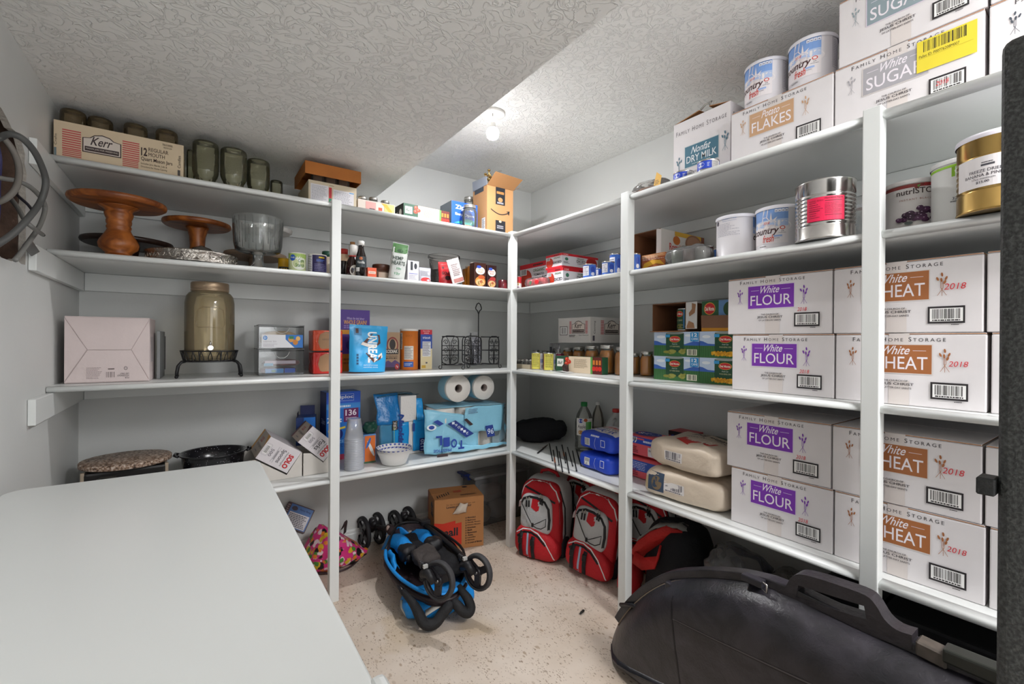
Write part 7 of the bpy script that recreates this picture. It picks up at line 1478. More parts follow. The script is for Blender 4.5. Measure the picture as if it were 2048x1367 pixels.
# ------------------------------------------------------------------ floor, back wall: tote bag, box, bin
tc0 = at(675, 1100, 2, .08); r = thing('tote_bag', 'pink tropical flower print tote bag slumped on the floor behind the left post', 'bag', (.648, 2.66, 0), R(10))
def tote_mat():
    m = bpy.data.materials.new('floral_print'); m.use_nodes = True; nt = m.node_tree; b = nt.nodes['Principled BSDF']; b.inputs['Roughness'].default_value = .45; L = nt.links.new
    tc = nt.nodes.new('ShaderNodeTexCoord'); col = None
    base = nt.nodes.new('ShaderNodeRGB'); base.outputs[0].default_value = (*lin('#d2327c'), 1); out = base.outputs[0]
    for k, (sc_, th, c) in enumerate(((26, .36, '#e6cfd2'), (14, .34, '#1f1a1c'), (19, .3, '#dcb42a'), (20, .26, '#4c8a38'), (24, .26, '#e07a2a'))):
        mp = nt.nodes.new('ShaderNodeMapping'); mp.inputs['Location'].default_value = (k*3.7, k*1.9, k*2.3); L(tc.outputs['Object'], mp.inputs['Vector'])
        nz = nt.nodes.new('ShaderNodeTexNoise'); nz.inputs['Scale'].default_value = 60; L(tc.outputs['Object'], nz.inputs['Vector'])
        ad = nt.nodes.new('ShaderNodeMixRGB'); ad.inputs[0].default_value = .015; L(mp.outputs[0], ad.inputs[1]); L(nz.outputs['Color'], ad.inputs[2])
        v = nt.nodes.new('ShaderNodeTexVoronoi'); v.inputs['Scale'].default_value = sc_; L(ad.outputs[0], v.inputs['Vector'])
        rp = nt.nodes.new('ShaderNodeValToRGB'); e = rp.color_ramp.elements; e[0].position = th; e[0].color = (1, 1, 1, 1); e[1].position = th+.04; e[1].color = (0, 0, 0, 1); L(v.outputs['Distance'], rp.inputs['Fac'])
        mx = nt.nodes.new('ShaderNodeMixRGB'); mx.inputs[2].default_value = (*lin(c), 1); L(rp.outputs['Color'], mx.inputs[0]); L(out, mx.inputs[1]); out = mx.outputs[0]
    L(out, b.inputs['Base Color']); return m
def tote_shape(x, y, z): return z*(1.0-.62*min(1, max(0, (x+.09)/.22))-.35*min(1, max(0, (-x-.08)/.08)))
lump(.32, .24, .25, 4, .022, 10, e=.8, ez=.8, nu=48, nv=22, fold=.02, top=tote_shape).build('bag_body', tote_mat(), r)
MB().tube([(-.15+.30*i/12, -.105*sin(pi*(.04+.92*i/12))-.004, .012) for i in range(13)], .005, 6).build('piping', mat('#3a2c2e', .5), r)
MB().ribbon([(.02, -.04, .21), (.05, -.02, .24), (.09, .06, .2), (.1, .1, .12)], (.012, .01, 0), .003).build('strap', mat('#4a3438', .6), r)
bx = at(622, 1035, 1, 2.60); r = thing('snack_box', 'blue and white printed box leaning in the mouth of the flowered tote', 'box', (bx.x-.075, 2.74, .225), R(-12)); r.rotation_euler = (R(-28), R(28), R(-12))
MB().box(-.075, .075, 0, .04, 0, .13).build('body', mat('#4a3238', .5), r, bevel=.0015); D = Dec(f_front(.15)); D.rect(-.055, .07, .006, .125, '#4a6ea8'); D.rect(-.048, .064, .01, .085, '#c9c4c8'); D.fine(-.044, .06, .014, .08, 8, '#4a4650', 4); D.text('Fancy Bang', .0, .06, .1, .113, '#1e2a50', bold=.01); D.ell(-.03, .105, .016, .012, '#3a2c3c'); D.fine(-.073, -.058, .01, .12, 10, '#9a8a8a', 3); D.build('front_print', r)
# moving box
P0, P1 = V((1.172, 2.483)), V((1.469, 2.403)); dv = (P1-P0); rzL = math.atan2(dv.y, dv.x); w_ = dv.length; h_ = .312; d_ = .225
r = thing('moving_box', 'brown cardboard moving box with a red small panel behind the stroller', 'box', ((P0.x+P1.x)/2, (P0.y+P1.y)/2, .0008), rzL)
MB().box(-w_/2, w_/2, 0, d_, 0, h_-.004).build('body', mat('#b07a4a', .75, var=.07, vscale=8), r, bevel=.002, seg=2)
for (a, b) in ((.0015, d_/2-.003), (d_/2+.003, d_-.0015)): MB().box(-w_/2+.001, w_/2-.001, a, b, h_-.0038, h_).build('top_flap', mat('#a87446', .75, var=.07, vscale=8), r)
D = Dec(f_front(w_)); U = lambda a: (a-.5)*w_; K = '#221f24'; RD = '#c8321e'
D.poly([(U(.0), h_*.03), (U(.0), h_*.56), (U(.17), h_*.53), (U(.42), h_*.565), (U(.42), h_*.505), (U(.545), h_*.52), (U(.545), h_*.09), (U(.3), h_*.05)], RD)
D.text('small', U(.03), U(.47), h_*.27, h_*.43, K, bold=.03); D.text('peque\u00f1a', U(.12), U(.3), h_*.2, h_*.26, '#e08a6a'); D.fine(U(.12), U(.28), h_*.09, h_*.14, 1, '#e08a6a', 3)
D.text('For tips to make moving easy, visit', U(.24), U(.82), h_*.865, h_*.895, K); D.text('Lowes.com/moving', U(.24), U(.74), h_*.80, h_*.86, K, bold=.02)
for i, s_ in enumerate(('FRAGILE', 'Bedroom', 'Family Room', 'Dining Room', 'Kitchen', 'Bath', 'Basement', 'Attic', 'Laundry', 'Garage', 'A Load of Bricks')):
    vv = h_*(.575-i*.049); L_ = len(s_)*.024; D.text(s_, U(.665), U(.665+min(L_, .30)), vv, vv+h_*.032, K, bold=.02); D.ell(U(.635), vv+h_*.016, .0042, .0048, K, 0, 10); D.ell(U(.635), vv+h_*.016, .0022, .0026, '#b07a4a', 0, 10)
D.build('front_print', r)
D = Dec(f_left(w_, d_)); D.poly([(d_*.5, h_*.62), (d_*.5, h_*.84), (d_*.6, h_*.88), (d_*.66, h_*.93), (d_*.72, h_*.88), (d_*.82, h_*.84), (d_*.82, h_*.62)], '#2a272c'); D.text('LOWES', d_*.53, d_*.79, h_*.68, h_*.8, '#b07a4a', bold=.02); D.rect(0, d_*.12, h_*.55, h_*.98, '#8a2a20'); D.line([(0, h_*.42), (d_*.25, h_*.46), (d_*.35, h_*.38), (d_*.75, h_*.42), (d_, h_*.22)], .006, '#8a2a20'); D.build('side_print', r)
D = Dec(f_top(h_)); D.text('home', -w_*.05, w_*.2, d_*.45, d_*.62, '#a82a1e', bold=.02, vert=-1)
for i in range(6): D.rect(-w_*(.42-.05*i), -w_*(.40-.05*i), d_*(.12+.04*i), d_*(.30+.05*i), K)
D.fine(w_*.05, w_*.4, d_*.16, d_*.26, 3, K, 4); D.ell(w_*.25, d_*.85, w_*.06, d_*.06, K); D.build('top_print', r)
D = Dec(lambda u, v, o: V((u, -.0006-o, v))); D.ell(U(.56), h_*.77, w_*.07, h_*.035, '#2a1c14'); D.build('hand_hole', r)
r2 = thing('tissue_scrap', 'torn white tissue sticking out of the moving box hand hole', 'tissue', tuple(r.matrix_basis @ V((U(.52), -.003, h_*.74)))); r2.rotation_euler = (0, 0, rzL)
mb = MB().grid(lambda a, b: wob(V(((a-.5)*.085*(1-.4*b)-.01+b*.03, -.006-.018*sin(pi*a)*sin(pi*b*.9), b*.062-.012)), 40, .008), 10, 8); mb.build('paper', mat('#d2c4b4', .8), r2, solid=.001)
# clear storage bin
bL = at(905, 950, 1, 2.47).x; r = thing('storage_bin', 'clear plastic storage bin with a blue lid latch behind the moving box', 'bin', (1.775, 2.655, .0008)); hB = .325; w_ = .44; d_ = .17
clb = thin_glass('#d9dcdf', .14, .06)
for nm, args in (('front_wall', (-w_/2, w_/2, 0, .003, .003, hB)), ('back_wall', (-w_/2, w_/2, d_-.003, d_, .003, hB)), ('side_wall', (-w_/2, -w_/2+.003, .003, d_-.003, .003, hB)), ('side_wall', (w_/2-.003, w_/2, .003, d_-.003, .003, hB)), ('base', (-w_/2, w_/2, 0, d_, 0, .003))): MB().box(*args).build(nm, clb, r)
MB().box(-w_/2-.014, w_/2+.014, -.014, d_+.012, hB+.001, hB+.020).build('lid', thin_glass('#c9c9cc', .4, .12), r, bevel=.007, seg=3)
MB().prism([(0, -.012), (.022, -.004), (.026, .012), (.012, .034), (-.03, .036), (-.034, .022), (-.01, .02)], .06, .17, 'y').xform(Matrix.Translation((-w_/2-.018, 0, hB-.006))).build('latch', mat('#20306e', .4), r, bevel=.003)
for i, (a, b, c_, s) in enumerate(((-.135, .083, .0, .8), (.02, .083, .0, .85), (-.05, .083, .135, .85), (.15, .083, .0, .6), (.11, .083, .14, .75))):
    q = thing('cloth_bundle', ['tan cloth bundle low at the left inside the clear bin', 'white crumpled cloth bundle low in the middle of the clear bin', 'white cloth bundle heaped in the middle of the clear bin', 'dark cloth bundle at the right inside the clear bin', 'small beige cloth bundle at the upper right inside the clear bin'][i], 'cloth', (1.775+a, 2.655+b, .0055+c_)); lump(.17*s, .15*s, .13*s, 30+i, .014, 14, fold=.012).build('cloth', mat(('#b5a48e', '#cfc4ba', '#c9beb6', '#3a3e4e', '#a89a8c')[i], .85, bump=(40, .4)), q)
# ------------------------------------------------------------------ folded stroller
P = lambda px, py, y: at(px, py, 1, y)
Z = lambda px, py, z: at(px, py, 2, z)
st = thing('stroller', 'folded black and blue umbrella stroller lying on the floor with its wheels up', 'stroller', (.96, 2.2, 0)); so = V(st.location)
def T(*pts): return [p-so for p in pts]
def smooth(pts, k=4):
    sm = []
    for i in range(len(pts)-1):
        p0, p1, p2, p3 = pts[max(0, i-1)], pts[i], pts[i+1], pts[min(len(pts)-1, i+2)]
        for j in range(k):
            t_ = j/k; sm.append(.5*((p1*2)+(p2-p0)*t_+(p0*2-p1*5+p2*4-p3)*t_*t_+(p1*3-p0-p2*3+p3)*t_**3))
    return sm+[pts[-1]]
def taper(rs, k=4): return [rs[i]+(rs[i+1]-rs[i])*j/k for i in range(len(rs)-1) for j in range(k)]+[rs[-1]]
blk = mat('#18171a', .5); blk2 = mat('#242226', .35); foam = mat('#1b1b1d', .75, bump=(150, .2)); brown = mat('#33262a', .6, bump=(90, .3)); BLUE = mat('#1487d6', .55, bump=(50, .35)); rub = mat('#26262a', .6)
def wheel(c, r0, wdt, axis, nm='wheel', spokes=3, dirty=False):
    c = c-so; M = V(axis).normalized().to_track_quat('Z', 'Y').to_matrix().to_4x4(); Tm = Matrix.Translation(c)
    tb = MB(); tb.lathe([(r0*.84, -wdt*.36), (r0*.93, -wdt*.5), (r0*.985, -wdt*.3), (r0, 0), (r0*.985, wdt*.3), (r0*.93, wdt*.5), (r0*.84, wdt*.36), (r0*.82, 0), (r0*.84, -wdt*.36)], 36, cap=False); tb.xform(Tm @ M)
    w = tb.build(nm, mat('#3c3b3d' if dirty else '#1f1f22', .7, var=.25 if dirty else 0, vscale=40), st)
    rb_ = MB(); rb_.lathe([(r0*.74, -wdt*.3), (r0*.84, -wdt*.38), (r0*.84, wdt*.38), (r0*.74, wdt*.3), (r0*.74, -wdt*.3)], 32, cap=False); rb_.xform(Tm @ M); rb_.build('rim', blk2, w)
    hb = MB()
    for i in range(spokes):
        a = 2*pi*i/spokes+.5; n0 = len(hb.v); hb.box(r0*.1, r0*.78, -r0*.19, r0*.19, -wdt*.22, wdt*.22); hb.xform(Matrix.Rotation(a, 4, 'Z'), n0)
    hb.lathe([(r0*.24, -wdt*.45), (r0*.26, -wdt*.3), (r0*.26, wdt*.3), (r0*.24, wdt*.45)], 18); hb.xform(Tm @ M); hb.build('spoke_hub', blk2, w)
    cp = MB(); cp.lathe([(r0*.085, -wdt*.62), (r0*.085, wdt*.62)], 12); cp.xform(Tm @ M); cp.build('axle_bolt', mat('#8a8886', .3, 1.), w)
    return w
w1, w2 = P(878, 1160, 1.775), P(956, 1143, 1.77)
wheel(w1, .083, .03, (-.9, -.42, .12), dirty=True); wheel(w2, .081, .03, (.95, .30, -.08), dirty=True)
rws = [P(727, 1057, 2.775), P(757, 1050, 2.79), P(791, 1043, 2.765), P(818, 1037, 2.78)]
for c in rws: wheel(V((c.x, c.y, .098)), .096, .026, (1, .08, 0), spokes=4)
for a, b in ((0, 1), (2, 3)):
    m_ = (V((rws[a].x, rws[a].y, .1))+V((rws[b].x, rws[b].y, .1)))/2
    MB().tube(T(V((rws[a].x, rws[a].y, .098)), V((rws[b].x, rws[b].y, .098))), .010, 10).build('axle', blk, st)
    MB().tube(T(m_, m_+V((.0, -.03, .05)), m_+V((.005, -.07, .06))), [.020, .024, .018], 10).build('swivel_fork', blk, st); MB().lathe([(.026, 0), (.028, .01), (.022, .05), (.012, .055)], 16, c=m_-so+V((0, -.03, .03))).build('swivel_cap', blk2, st)
mL = (rws[0]+rws[1])/2; mR = (rws[2]+rws[3])/2
legL = [V((mL.x+.005, 2.70, .15)), V((.93, 2.58, .16)), V((.925, 2.42, .165)), V((.92, 2.2, .17)), V((.905, 2.02, .175)), V((w1.x-.05, w1.y+.06, w1.z+.0))]
legR = [V((mR.x+.005, 2.70, .15)), V((1.115, 2.58, .17)), V((1.115, 2.4, .18)), V((1.115, 2.2, .18)), V((1.105, 2.0, .18)), V((w2.x-.05, w2.y+.06, w2.z+.0))]
for lg in (legL, legR): MB().tube(smooth(T(*lg)), taper([.012, .014, .013, .013, .014, .016]), 10).build('frame_leg', blk, st)
j = V((.935, 2.56, .165)); MB().lathe([(.0, -.05), (.02, -.048), (.026, -.02), (.026, .03), (.018, .05), (0, .052)], 16, axis='Y', c=j-so).build('frame_joint', brown, st); MB().sphere(j-so+V((-.018, 0, .014)), .011, 10, 8, sz=1.6).build('joint_button', mat('#a8948c', .35), st)
j = V((1.12, 2.5, .185)); MB().box(j.x-so.x-.03, j.x-so.x+.03, j.y-so.y-.02, j.y-so.y+.02, j.z-.01, j.z+.02).build('frame_latch', blk2, st, bevel=.005)
# seat tub with blue piping
rim_px = [(771, 1100, .17), (772, 1117, .165), (784, 1138, .155), (800, 1155, .15), (818, 1168, .145), (838, 1179, .14), (858, 1186, .138), (882, 1189, .136), (905, 1183, .138), (922, 1170, .142), (931, 1155, .148)]
rimf = [Z(*q) for q in rim_px]; rimb = [V((1.17, 2.12, .155)), V((1.165, 2.3, .17)), V((1.13, 2.48, .18)), V((1.03, 2.56, .19)), V((.95, 2.53, .185))]
rim = rimf+rimb; n_ = len(rim); cen = sum(rim, V())/n_
mb = MB(); lv = [(1.0, 0), (.99, -.04), (.93, -.085), (.82, -.105)]
for s_, dz in lv: mb.v += [V((cen.x+(p.x-cen.x)*s_, cen.y+(p.y-cen.y)*s_, max(.012, p.z+dz)))-so for p in rim]
for k in range(len(lv)-1):
    for i in range(n_): mb.f.append([k*n_+i, k*n_+(i+1) % n_, (k+1)*n_+(i+1) % n_, (k+1)*n_+i]); mb.m.append(0); mb.sm.append(True)
mb.f.append([(len(lv)-1)*n_+i for i in range(n_)]); mb.m.append(0); mb.sm.append(True)
mb.build('seat_shell', brown, st, sub=1)
MB().tube(smooth([p-so for p in rimf]), .0085, 8).build('blue_piping', BLUE, st); MB().tube(smooth([p-so for p in rimf[-1:]+rimb+rimf[:1]]), .007, 8).build('black_piping', blk, st)
MB().tube([V((cen.x+(p.x-cen.x)*1.0, cen.y+(p.y-cen.y)*1.0, p.z-.03))-so for p in rimf], .012, 8).build('side_rail', mat('#2a1f23', .5), st)
lump(.20, .55, .06, 7, .014, 12, fold=.01).xform(Matrix.Translation(V((1.03, 2.24, .10))-so)).build('seat_fabric', mat('#151418', .8, bump=(60, .4)), st)
# folded blue fabric over the arms
def arch(p0, p1, p2, wv, h, nm, m=BLUE, n=10, wb=None):
    def fn(a, b):
        q = p0*(1-b)**2+p1*2*b*(1-b)+p2*b*b; s = (a-.5)*2
        return wob(q+V(wv)*s+V((0, 0, -h*s*s)), 18, .012)-so
    return MB().grid(fn, 8, n).build(nm, m, st, solid=.004)
arch(P(778, 1072, 2.50), P(800, 1055, 2.42), P(824, 1098, 2.24), (.05, .03, 0), .05, 'blue_cover'); arch(P(821, 1063, 2.52), P(862, 1048, 2.40), P(860, 1092, 2.24), (.055, .02, 0), .06, 'blue_cover')
arch(P(782, 1064, 2.56), P(797, 1040, 2.54), P(812, 1068, 2.50), (.03, -.02, 0), .02, 'blue_flap'); arch(P(777, 1100, 2.35), P(782, 1088, 2.33), P(792, 1132, 2.18), (.02, .02, 0), .03, 'blue_flap')
lump(.10, .1, .08, 3, .01, 20).xform(Matrix.Translation(P(816, 1112, 2.26)-so-V((0, 0, .02)))).build('knee_pad', blk, st); MB().lathe([(.0, 0), (.018, .002), (.02, .02), (.0, .028)], 16, c=P(820, 1118, 2.2)-so, axis='Y').build('pivot_cap', blk2, st)
lump(.09, .1, .08, 5, .012, 20).xform(Matrix.Translation(P(866, 1098, 2.22)-so-V((0, 0, .02)))).build('knee_pad', blk, st); lump(.12, .13, .06, 8, .016, 18, fold=.015).xform(Matrix.Translation(P(852, 1125, 2.12)-so)).build('grey_fabric', mat('#3e3836', .8, bump=(60, .4)), st)
for a, b in ((P(818, 1050, 2.62), P(822, 1082, 2.42)), ):
    MB().ribbon([a-so, (a+b)/2-so+V((0, 0, .01)), b-so], (.010, 0, 0), .002).build('white_strap', mat('#c9c6c0', .7), st)
MB().ribbon([P(835, 1092, 2.3)-so, P(840, 1100, 2.22)-so, P(838, 1118, 2.14)-so], (.018, 0, 0), .003).build('black_strap', mat('#2c2b2e', .7), st)
# front wheel brackets
for w_c, s in ((w1, -1), (w2, -1)):
    a = w_c+V((s*.05, .05, .02)); MB().tube(T(a, w_c+V((s*.042, .02, .035)), w_c+V((s*.024, -.004, .0))), [.022, .02, .016], 10).build('wheel_bracket', blk, st)
    pts = [a+V((.006*cos(i*1.2), .01+.004*i/2, .03+.014*sin(i*1.2))) for i in range(14)]; MB().tube([p-so for p in pts], .004, 6).build('spring', mat('#3a393b', .4, .5), st); MB().box(a.x-so.x-.004, a.x-so.x+.016, a.y-so.y-.012, a.y-so.y, a.z+.028, a.z+.042).build('reflector', mat('#b8b6b2', .3), st)
# canopy and foam grips
lump(.34, .22, .085, 9, .014, 12, fold=.012, e=.7).xform(Matrix.Translation(V((.955, 1.965, .002))-so) @ Matrix.Rotation(R(-4), 4, 'Z')).build('canopy', BLUE, st)
MB().ribbon([Z(851, 1226, .062)-so, Z(866, 1216, .072)-so, Z(882, 1206, .08)-so], (.008, .016, .004), .002).build('reflective_strip', mat('#c2beb6', .5), st)
MB().tube([p-so for p in (Z(803, 1200, .06), Z(804, 1215, .04), Z(812, 1229, .022), Z(828, 1234, .015))], .0065, 8).build('canopy_edge', mat('#b8b4ac', .6), st)
gl = [Z(806, 1182, .13), Z(818, 1196, .12), Z(830, 1212, .10), Z(838, 1228, .075), Z(846, 1243, .045), Z(858, 1249, .032), Z(872, 1244, .036), Z(884, 1228, .06), Z(896, 1213, .085), Z(900, 1208, .09)]
MB().tube(smooth([p-so for p in gl]), taper([.013, .015, .02, .0225, .0235, .0235, .0235, .0235, .0235, .021]), 14).build('foam_grip', foam, st)
gr = [Z(907, 1203, .095), Z(916, 1212, .085), Z(927, 1222, .062), Z(937, 1224, .055), Z(941, 1214, .07), Z(936, 1198, .10), Z(926, 1184, .13), Z(918, 1172, .145)]
MB().tube(smooth([p-so for p in gr]), taper([.02, .0225, .023, .023, .023, .021, .017, .014]), 14).build('foam_grip', foam, st)
MB().tube([p-so for p in (Z(785, 1140, .12), Z(795, 1165, .11), Z(806, 1185, .115))], .011, 8).build('handle_tube', blk2, st)
# ------------------------------------------------------------------ backpacks
M_red = mat('#b81a24', .7, bump=(110, .25)); M_gr = mat('#b9babb', .7, bump=(110, .25)); M_bk = mat('#1a1a1d', .7, bump=(110, .3))
def backpack(label, loc_, rz, lean=0., tilt=0., detail=True, s=1., sy=1., tag2='red and grey school backpacks'):
    r = thing('backpack', label, 'backpack', loc_, rz, tag2); r.rotation_euler = (lean, tilt, rz); r.scale = (s, s*sy, s)
    w, d, h = .285, .2, .46
    def shp(x, y, z): return z
    body = lump(w, d, h, 3, .006, 10, c=(0, .11, 0), e=.55, ez=.5, nu=44, nv=26).build('main_body', M_gr, r)
    fp = lump(w*.94, .10, h*.96, 5, .004, 10, c=(0, .045, .002), e=.5, ez=.45, nu=44, nv=26).build('front_panel', M_red, r)
    up = lump(w*.74, .07, .235, 6, .005, 12, c=(-.012, -.0, .135), e=.6, ez=.55, nu=36, nv=18).build('upper_pocket', M_gr, r)
    lp = lump(w*1.0, .115, .19, 8, .005, 12, c=(0, .005, 0), e=.55, ez=.6, nu=40, nv=18, top=lambda x, y, z: z*(1-.28*min(1, max(0, (x+.02)/.16)))).build('lower_pocket', M_red, r)
    bk = lump(w*.9, .05, h*.9, 9, .004, 10, c=(0, .215, .004), e=.5, ez=.5, nu=36, nv=18).build('back_pad', M_bk, r)
    def on(o, y): return f_proj(o, (0, y, 0), (1, 0, 0), (0, 0, 1), (0, 1, 0))
    D = Dec(on(fp, 0), .02)
    D.line([(-.1, .40), (-.04, .385), (.04, .36), (.105, .335)], .012, '#17171a'); D.line([(-.135, .27), (-.128, .34), (-.105, .40), (-.06, .437), (0, .448), (.06, .437), (.105, .40), (.128, .34), (.135, .22)], .006, '#d9d9da'); D.build('panel_trim', r)
    D = Dec(on(up, 0), .02); D.line([(-.105, .30), (-.09, .335), (-.05, .352), (.0, .352), (.05, .335), (.075, .30), (.082, .24), (.078, .18)], .013, '#17171a'); D.poly([(-.03, .345), (.022, .345), (.016, .285), (.0, .275), (-.034, .295)], '#b81a24'); D.build('pocket_zip', r)
    D = Dec(on(lp, 0), .02); D.line([(-.125, .135), (-.08, .165), (-.03, .172), (.02, .158), (.07, .12), (.11, .06), (.128, .02)], .006, '#d9d9da'); D.line([(-.115, .118), (-.07, .15), (-.02, .156), (.025, .142), (.075, .1)], .012, '#17171a'); D.rect(-.048, -.036, .01, .15, '#9cb4cc'); D.build('pocket_trim', r)
    MB().tube([(-.09, -.046, .31), (-.05, -.05, .25), (-.012, -.052, .20), (.03, -.05, .225), (.07, -.044, .25), (.067, -.042, .205), (.04, -.046, .188), (.012, -.05, .19), (-.01, -.052, .198)], .0026, 6).build('elastic_cord', M_bk, r)
    MB().box(-.016, -.004, -.062, -.05, .192, .215).build('cord_lock', M_bk, r, bevel=.003)
    for x in (-.085, -.005):
        MB().ribbon([(x, -.035, .165), (x, -.058, .12), (x+.002, -.062, .06), (x+.004, -.05, .015)], (.011, 0, 0), .003).build('buckle_strap', M_bk, r); MB().box(x-.013, x+.013, -.07, -.058, .085, .125).build('buckle', mat('#121214', .25), r, bevel=.004)
    for x, z in ((-.062, .345), (-.045, .347), (.03, .375), (.042, .372)): q = MB().box(x-.004, x+.004, -.045, -.040, z-.05, z-.012); q.build('zip_pull', M_bk, r); MB().box(x-.003, x+.003, -.044, -.039, z-.012, z+.006).build('zip_slider', mat('#c9c4b4', .3, .8), r)
    MB().tube([(-.06, .13, .45), (-.05, .12, .478), (0, .115, .492), (.05, .12, .478), (.06, .13, .45)], .010, 8).build('top_handle', M_red, r)
    MB().tube([(.12, .03, .40), (.139, .06, .3), (.142, .07, .15), (.13, .05, .06)], .005, 6).build('side_zip', M_bk, r)
    lump(.05, .12, .14, 4, .006, 16, c=(.12, .1, .0)).build('mesh_pocket', mat('#2c2c34', .8), r)
    return r
backpack('red and grey backpack standing upright nearest the corner post', (1.645, 2.085, .001), R(-66.6), R(-3))
backpack('red and grey backpack leaning beside the middle post', (1.735, 1.765, .016), R(-74), R(-4), R(6), s=.97, sy=.85)
backpack('red and grey backpack at the back behind the upright corner one', (2.0, 2.105, .006), R(-84), 0, R(2), s=1.03, sy=.5)
backpack('red and grey backpack at the back behind the leaning one', (2.02, 1.60, .006), R(-88), 0, R(-2), s=1.0, sy=.45)
r = thing('red_bag', 'red bag with black trim low behind the middle post', 'bag', (1.78, 1.505, .001), R(-80)); lump(.09, .14, .24, 12, .01, 14).build('bag_body', M_red, r); MB().tube([(-.05, -.02, .02), (-.052, -.03, .12), (-.04, -.02, .2), (0, -.02, .236)], .006, 6).build('trim', M_bk, r)
# black backpack with red straps
r = thing('black_backpack', 'black backpack with grey and red shoulder straps right of the middle post', 'backpack', (1.83, 1.295, .001), R(-80))
lump(.30, .24, .42, 14, .014, 9, c=(0, .06, 0), e=.6, ez=.6, nu=44, nv=26, fold=.008).build('bag_body', mat('#141519', .85, bump=(110, .3)), r)
MB().ribbon([(-.16, -.02, .22), (-.14, -.05, .33), (-.06, -.04, .41), (.03, 0, .425), (.1, .05, .38)], [V((.0, .03, .0))]*5, .012).build('shoulder_strap', mat('#8a8a86', .7), r)
MB().ribbon([(-.17, -.05, .23), (-.12, -.075, .30), (-.06, -.07, .36), (.0, -.03, .395), (.06, .0, .38)], [V((.012, .02, -.028))]*5, .012).build('shoulder_strap', mat('#c22420', .65, bump=(90, .3)), r)
MB().ribbon([(-.16, -.08, .24), (-.1, -.1, .235), (-.04, -.095, .26), (-.03, -.08, .31)], [V((.0, .012, .025))]*4, .01).build('red_flap', mat('#c22420', .65, bump=(90, .3)), r)
MB().tube([(-.14, .0, .33), (-.06, -.0, .42), (.04, .02, .425), (.12, .06, .36)], .007, 8).build('black_edge', M_bk, r)
# plastic bags and dark cases on the floor under the lowest shelf
r = thing('plastic_bag', 'crumpled clear plastic bag with blue contents on the floor behind the black case', 'bag', (1.84, 1.005, .001), R(-85)); lump(.15, .13, .30, 4, .02, 12, c=(-.02, 0, .003)).build('blue_contents', mat('#27305c', .4, var=.5, vscale=30), r); lump(.225, .2, .42, 8, .022, 10, fold=.03, nu=44, nv=22).build('plastic', thin_glass('#d9d8da', .16, .08), r)
r = thing('plastic_bag', 'large clear plastic bag of tan contents behind the black case', 'bag', (1.86, .79, .001), R(-88)); lump(.15, .14, .3, 5, .02, 12, c=(.0, 0, .003)).build('tan_contents', mat('#5a5048', .6, var=.5, vscale=20), r); lump(.175, .22, .40, 9, .018, 10, fold=.03, nu=44, nv=22).build('plastic', thin_glass('#c9c4bc', .2, .1), r)
r = thing('black_tool_case', 'black plastic tool case under the lowest shelf behind the carry handle', 'case', (1.70, .585, .001), RB); MB().box(-.085, .09, 0, .3, .001, .46).build('case_body', mat('#0f0f12', .45), r, bevel=.012, seg=2); MB().box(-.05, .05, .1, .13, .461, .49).build('handle', mat('#0f0f12', .45), r, bevel=.006); MB().box(-.07, -.03, -.006, 0, .36, .44).build('latch', mat('#141418', .4), r)
r = thing('black_tool_case', 'long dark box on the floor below the wheat cartons', 'case', (1.655, .10, .001), RB); MB().box(-.37, .4, 0, .4, .001, .49).build('case_body', mat('#0b0b0e', .5), r, bevel=.01, seg=2); MB().box(-.02, .1, -.008, 0, .38, .43).build('latch', mat('#1c1a1e', .4), r)
# ------------------------------------------------------------------ bow case leaning in front of the right-hand shelves
XS_ = 1.41
top_px = [(1226, 1306), (1226, 1295), (1231, 1270), (1243, 1240), (1262, 1212), (1290, 1185), (1322, 1164), (1355, 1152), (1400, 1149), (1440, 1150), (1490, 1155), (1545, 1168)]
prof = [(at(a, b, 0, XS_).y, at(a, b, 0, XS_).z) for a, b in top_px]
prof = [(p.x, max(p.y, .0)) for p in smooth([V((y, z, 0)) for y, z in prof], 3)]
tail = [(at(a, b, 0, XS_).y, at(a, b, 0, XS_).z) for a, b in ((1600, 1190), (1700, 1238), (1840, 1300), (1990, 1362))]
prof += [(p.x, p.y) for p in smooth([V((y, z, 0)) for y, z in tail+[(.10, .545), (.0, .50), (-.1, .42), (-.18, .3), (-.22, .15), (-.22, .03)]], 3)]
prof[0] = (prof[0][0], .035)
bott = [(prof[-1][0]+.04-.0, .002)]+[(-.1+i*.16, .002) for i in range(9)]+[(prof[0][0]-.03, .004)]
out = prof+bott
bc_ = thing('bow_case', 'big scuffed black plastic bow case with a top handle in the right foreground', 'case', (XS_, .5, 0)); co = V(bc_.location)
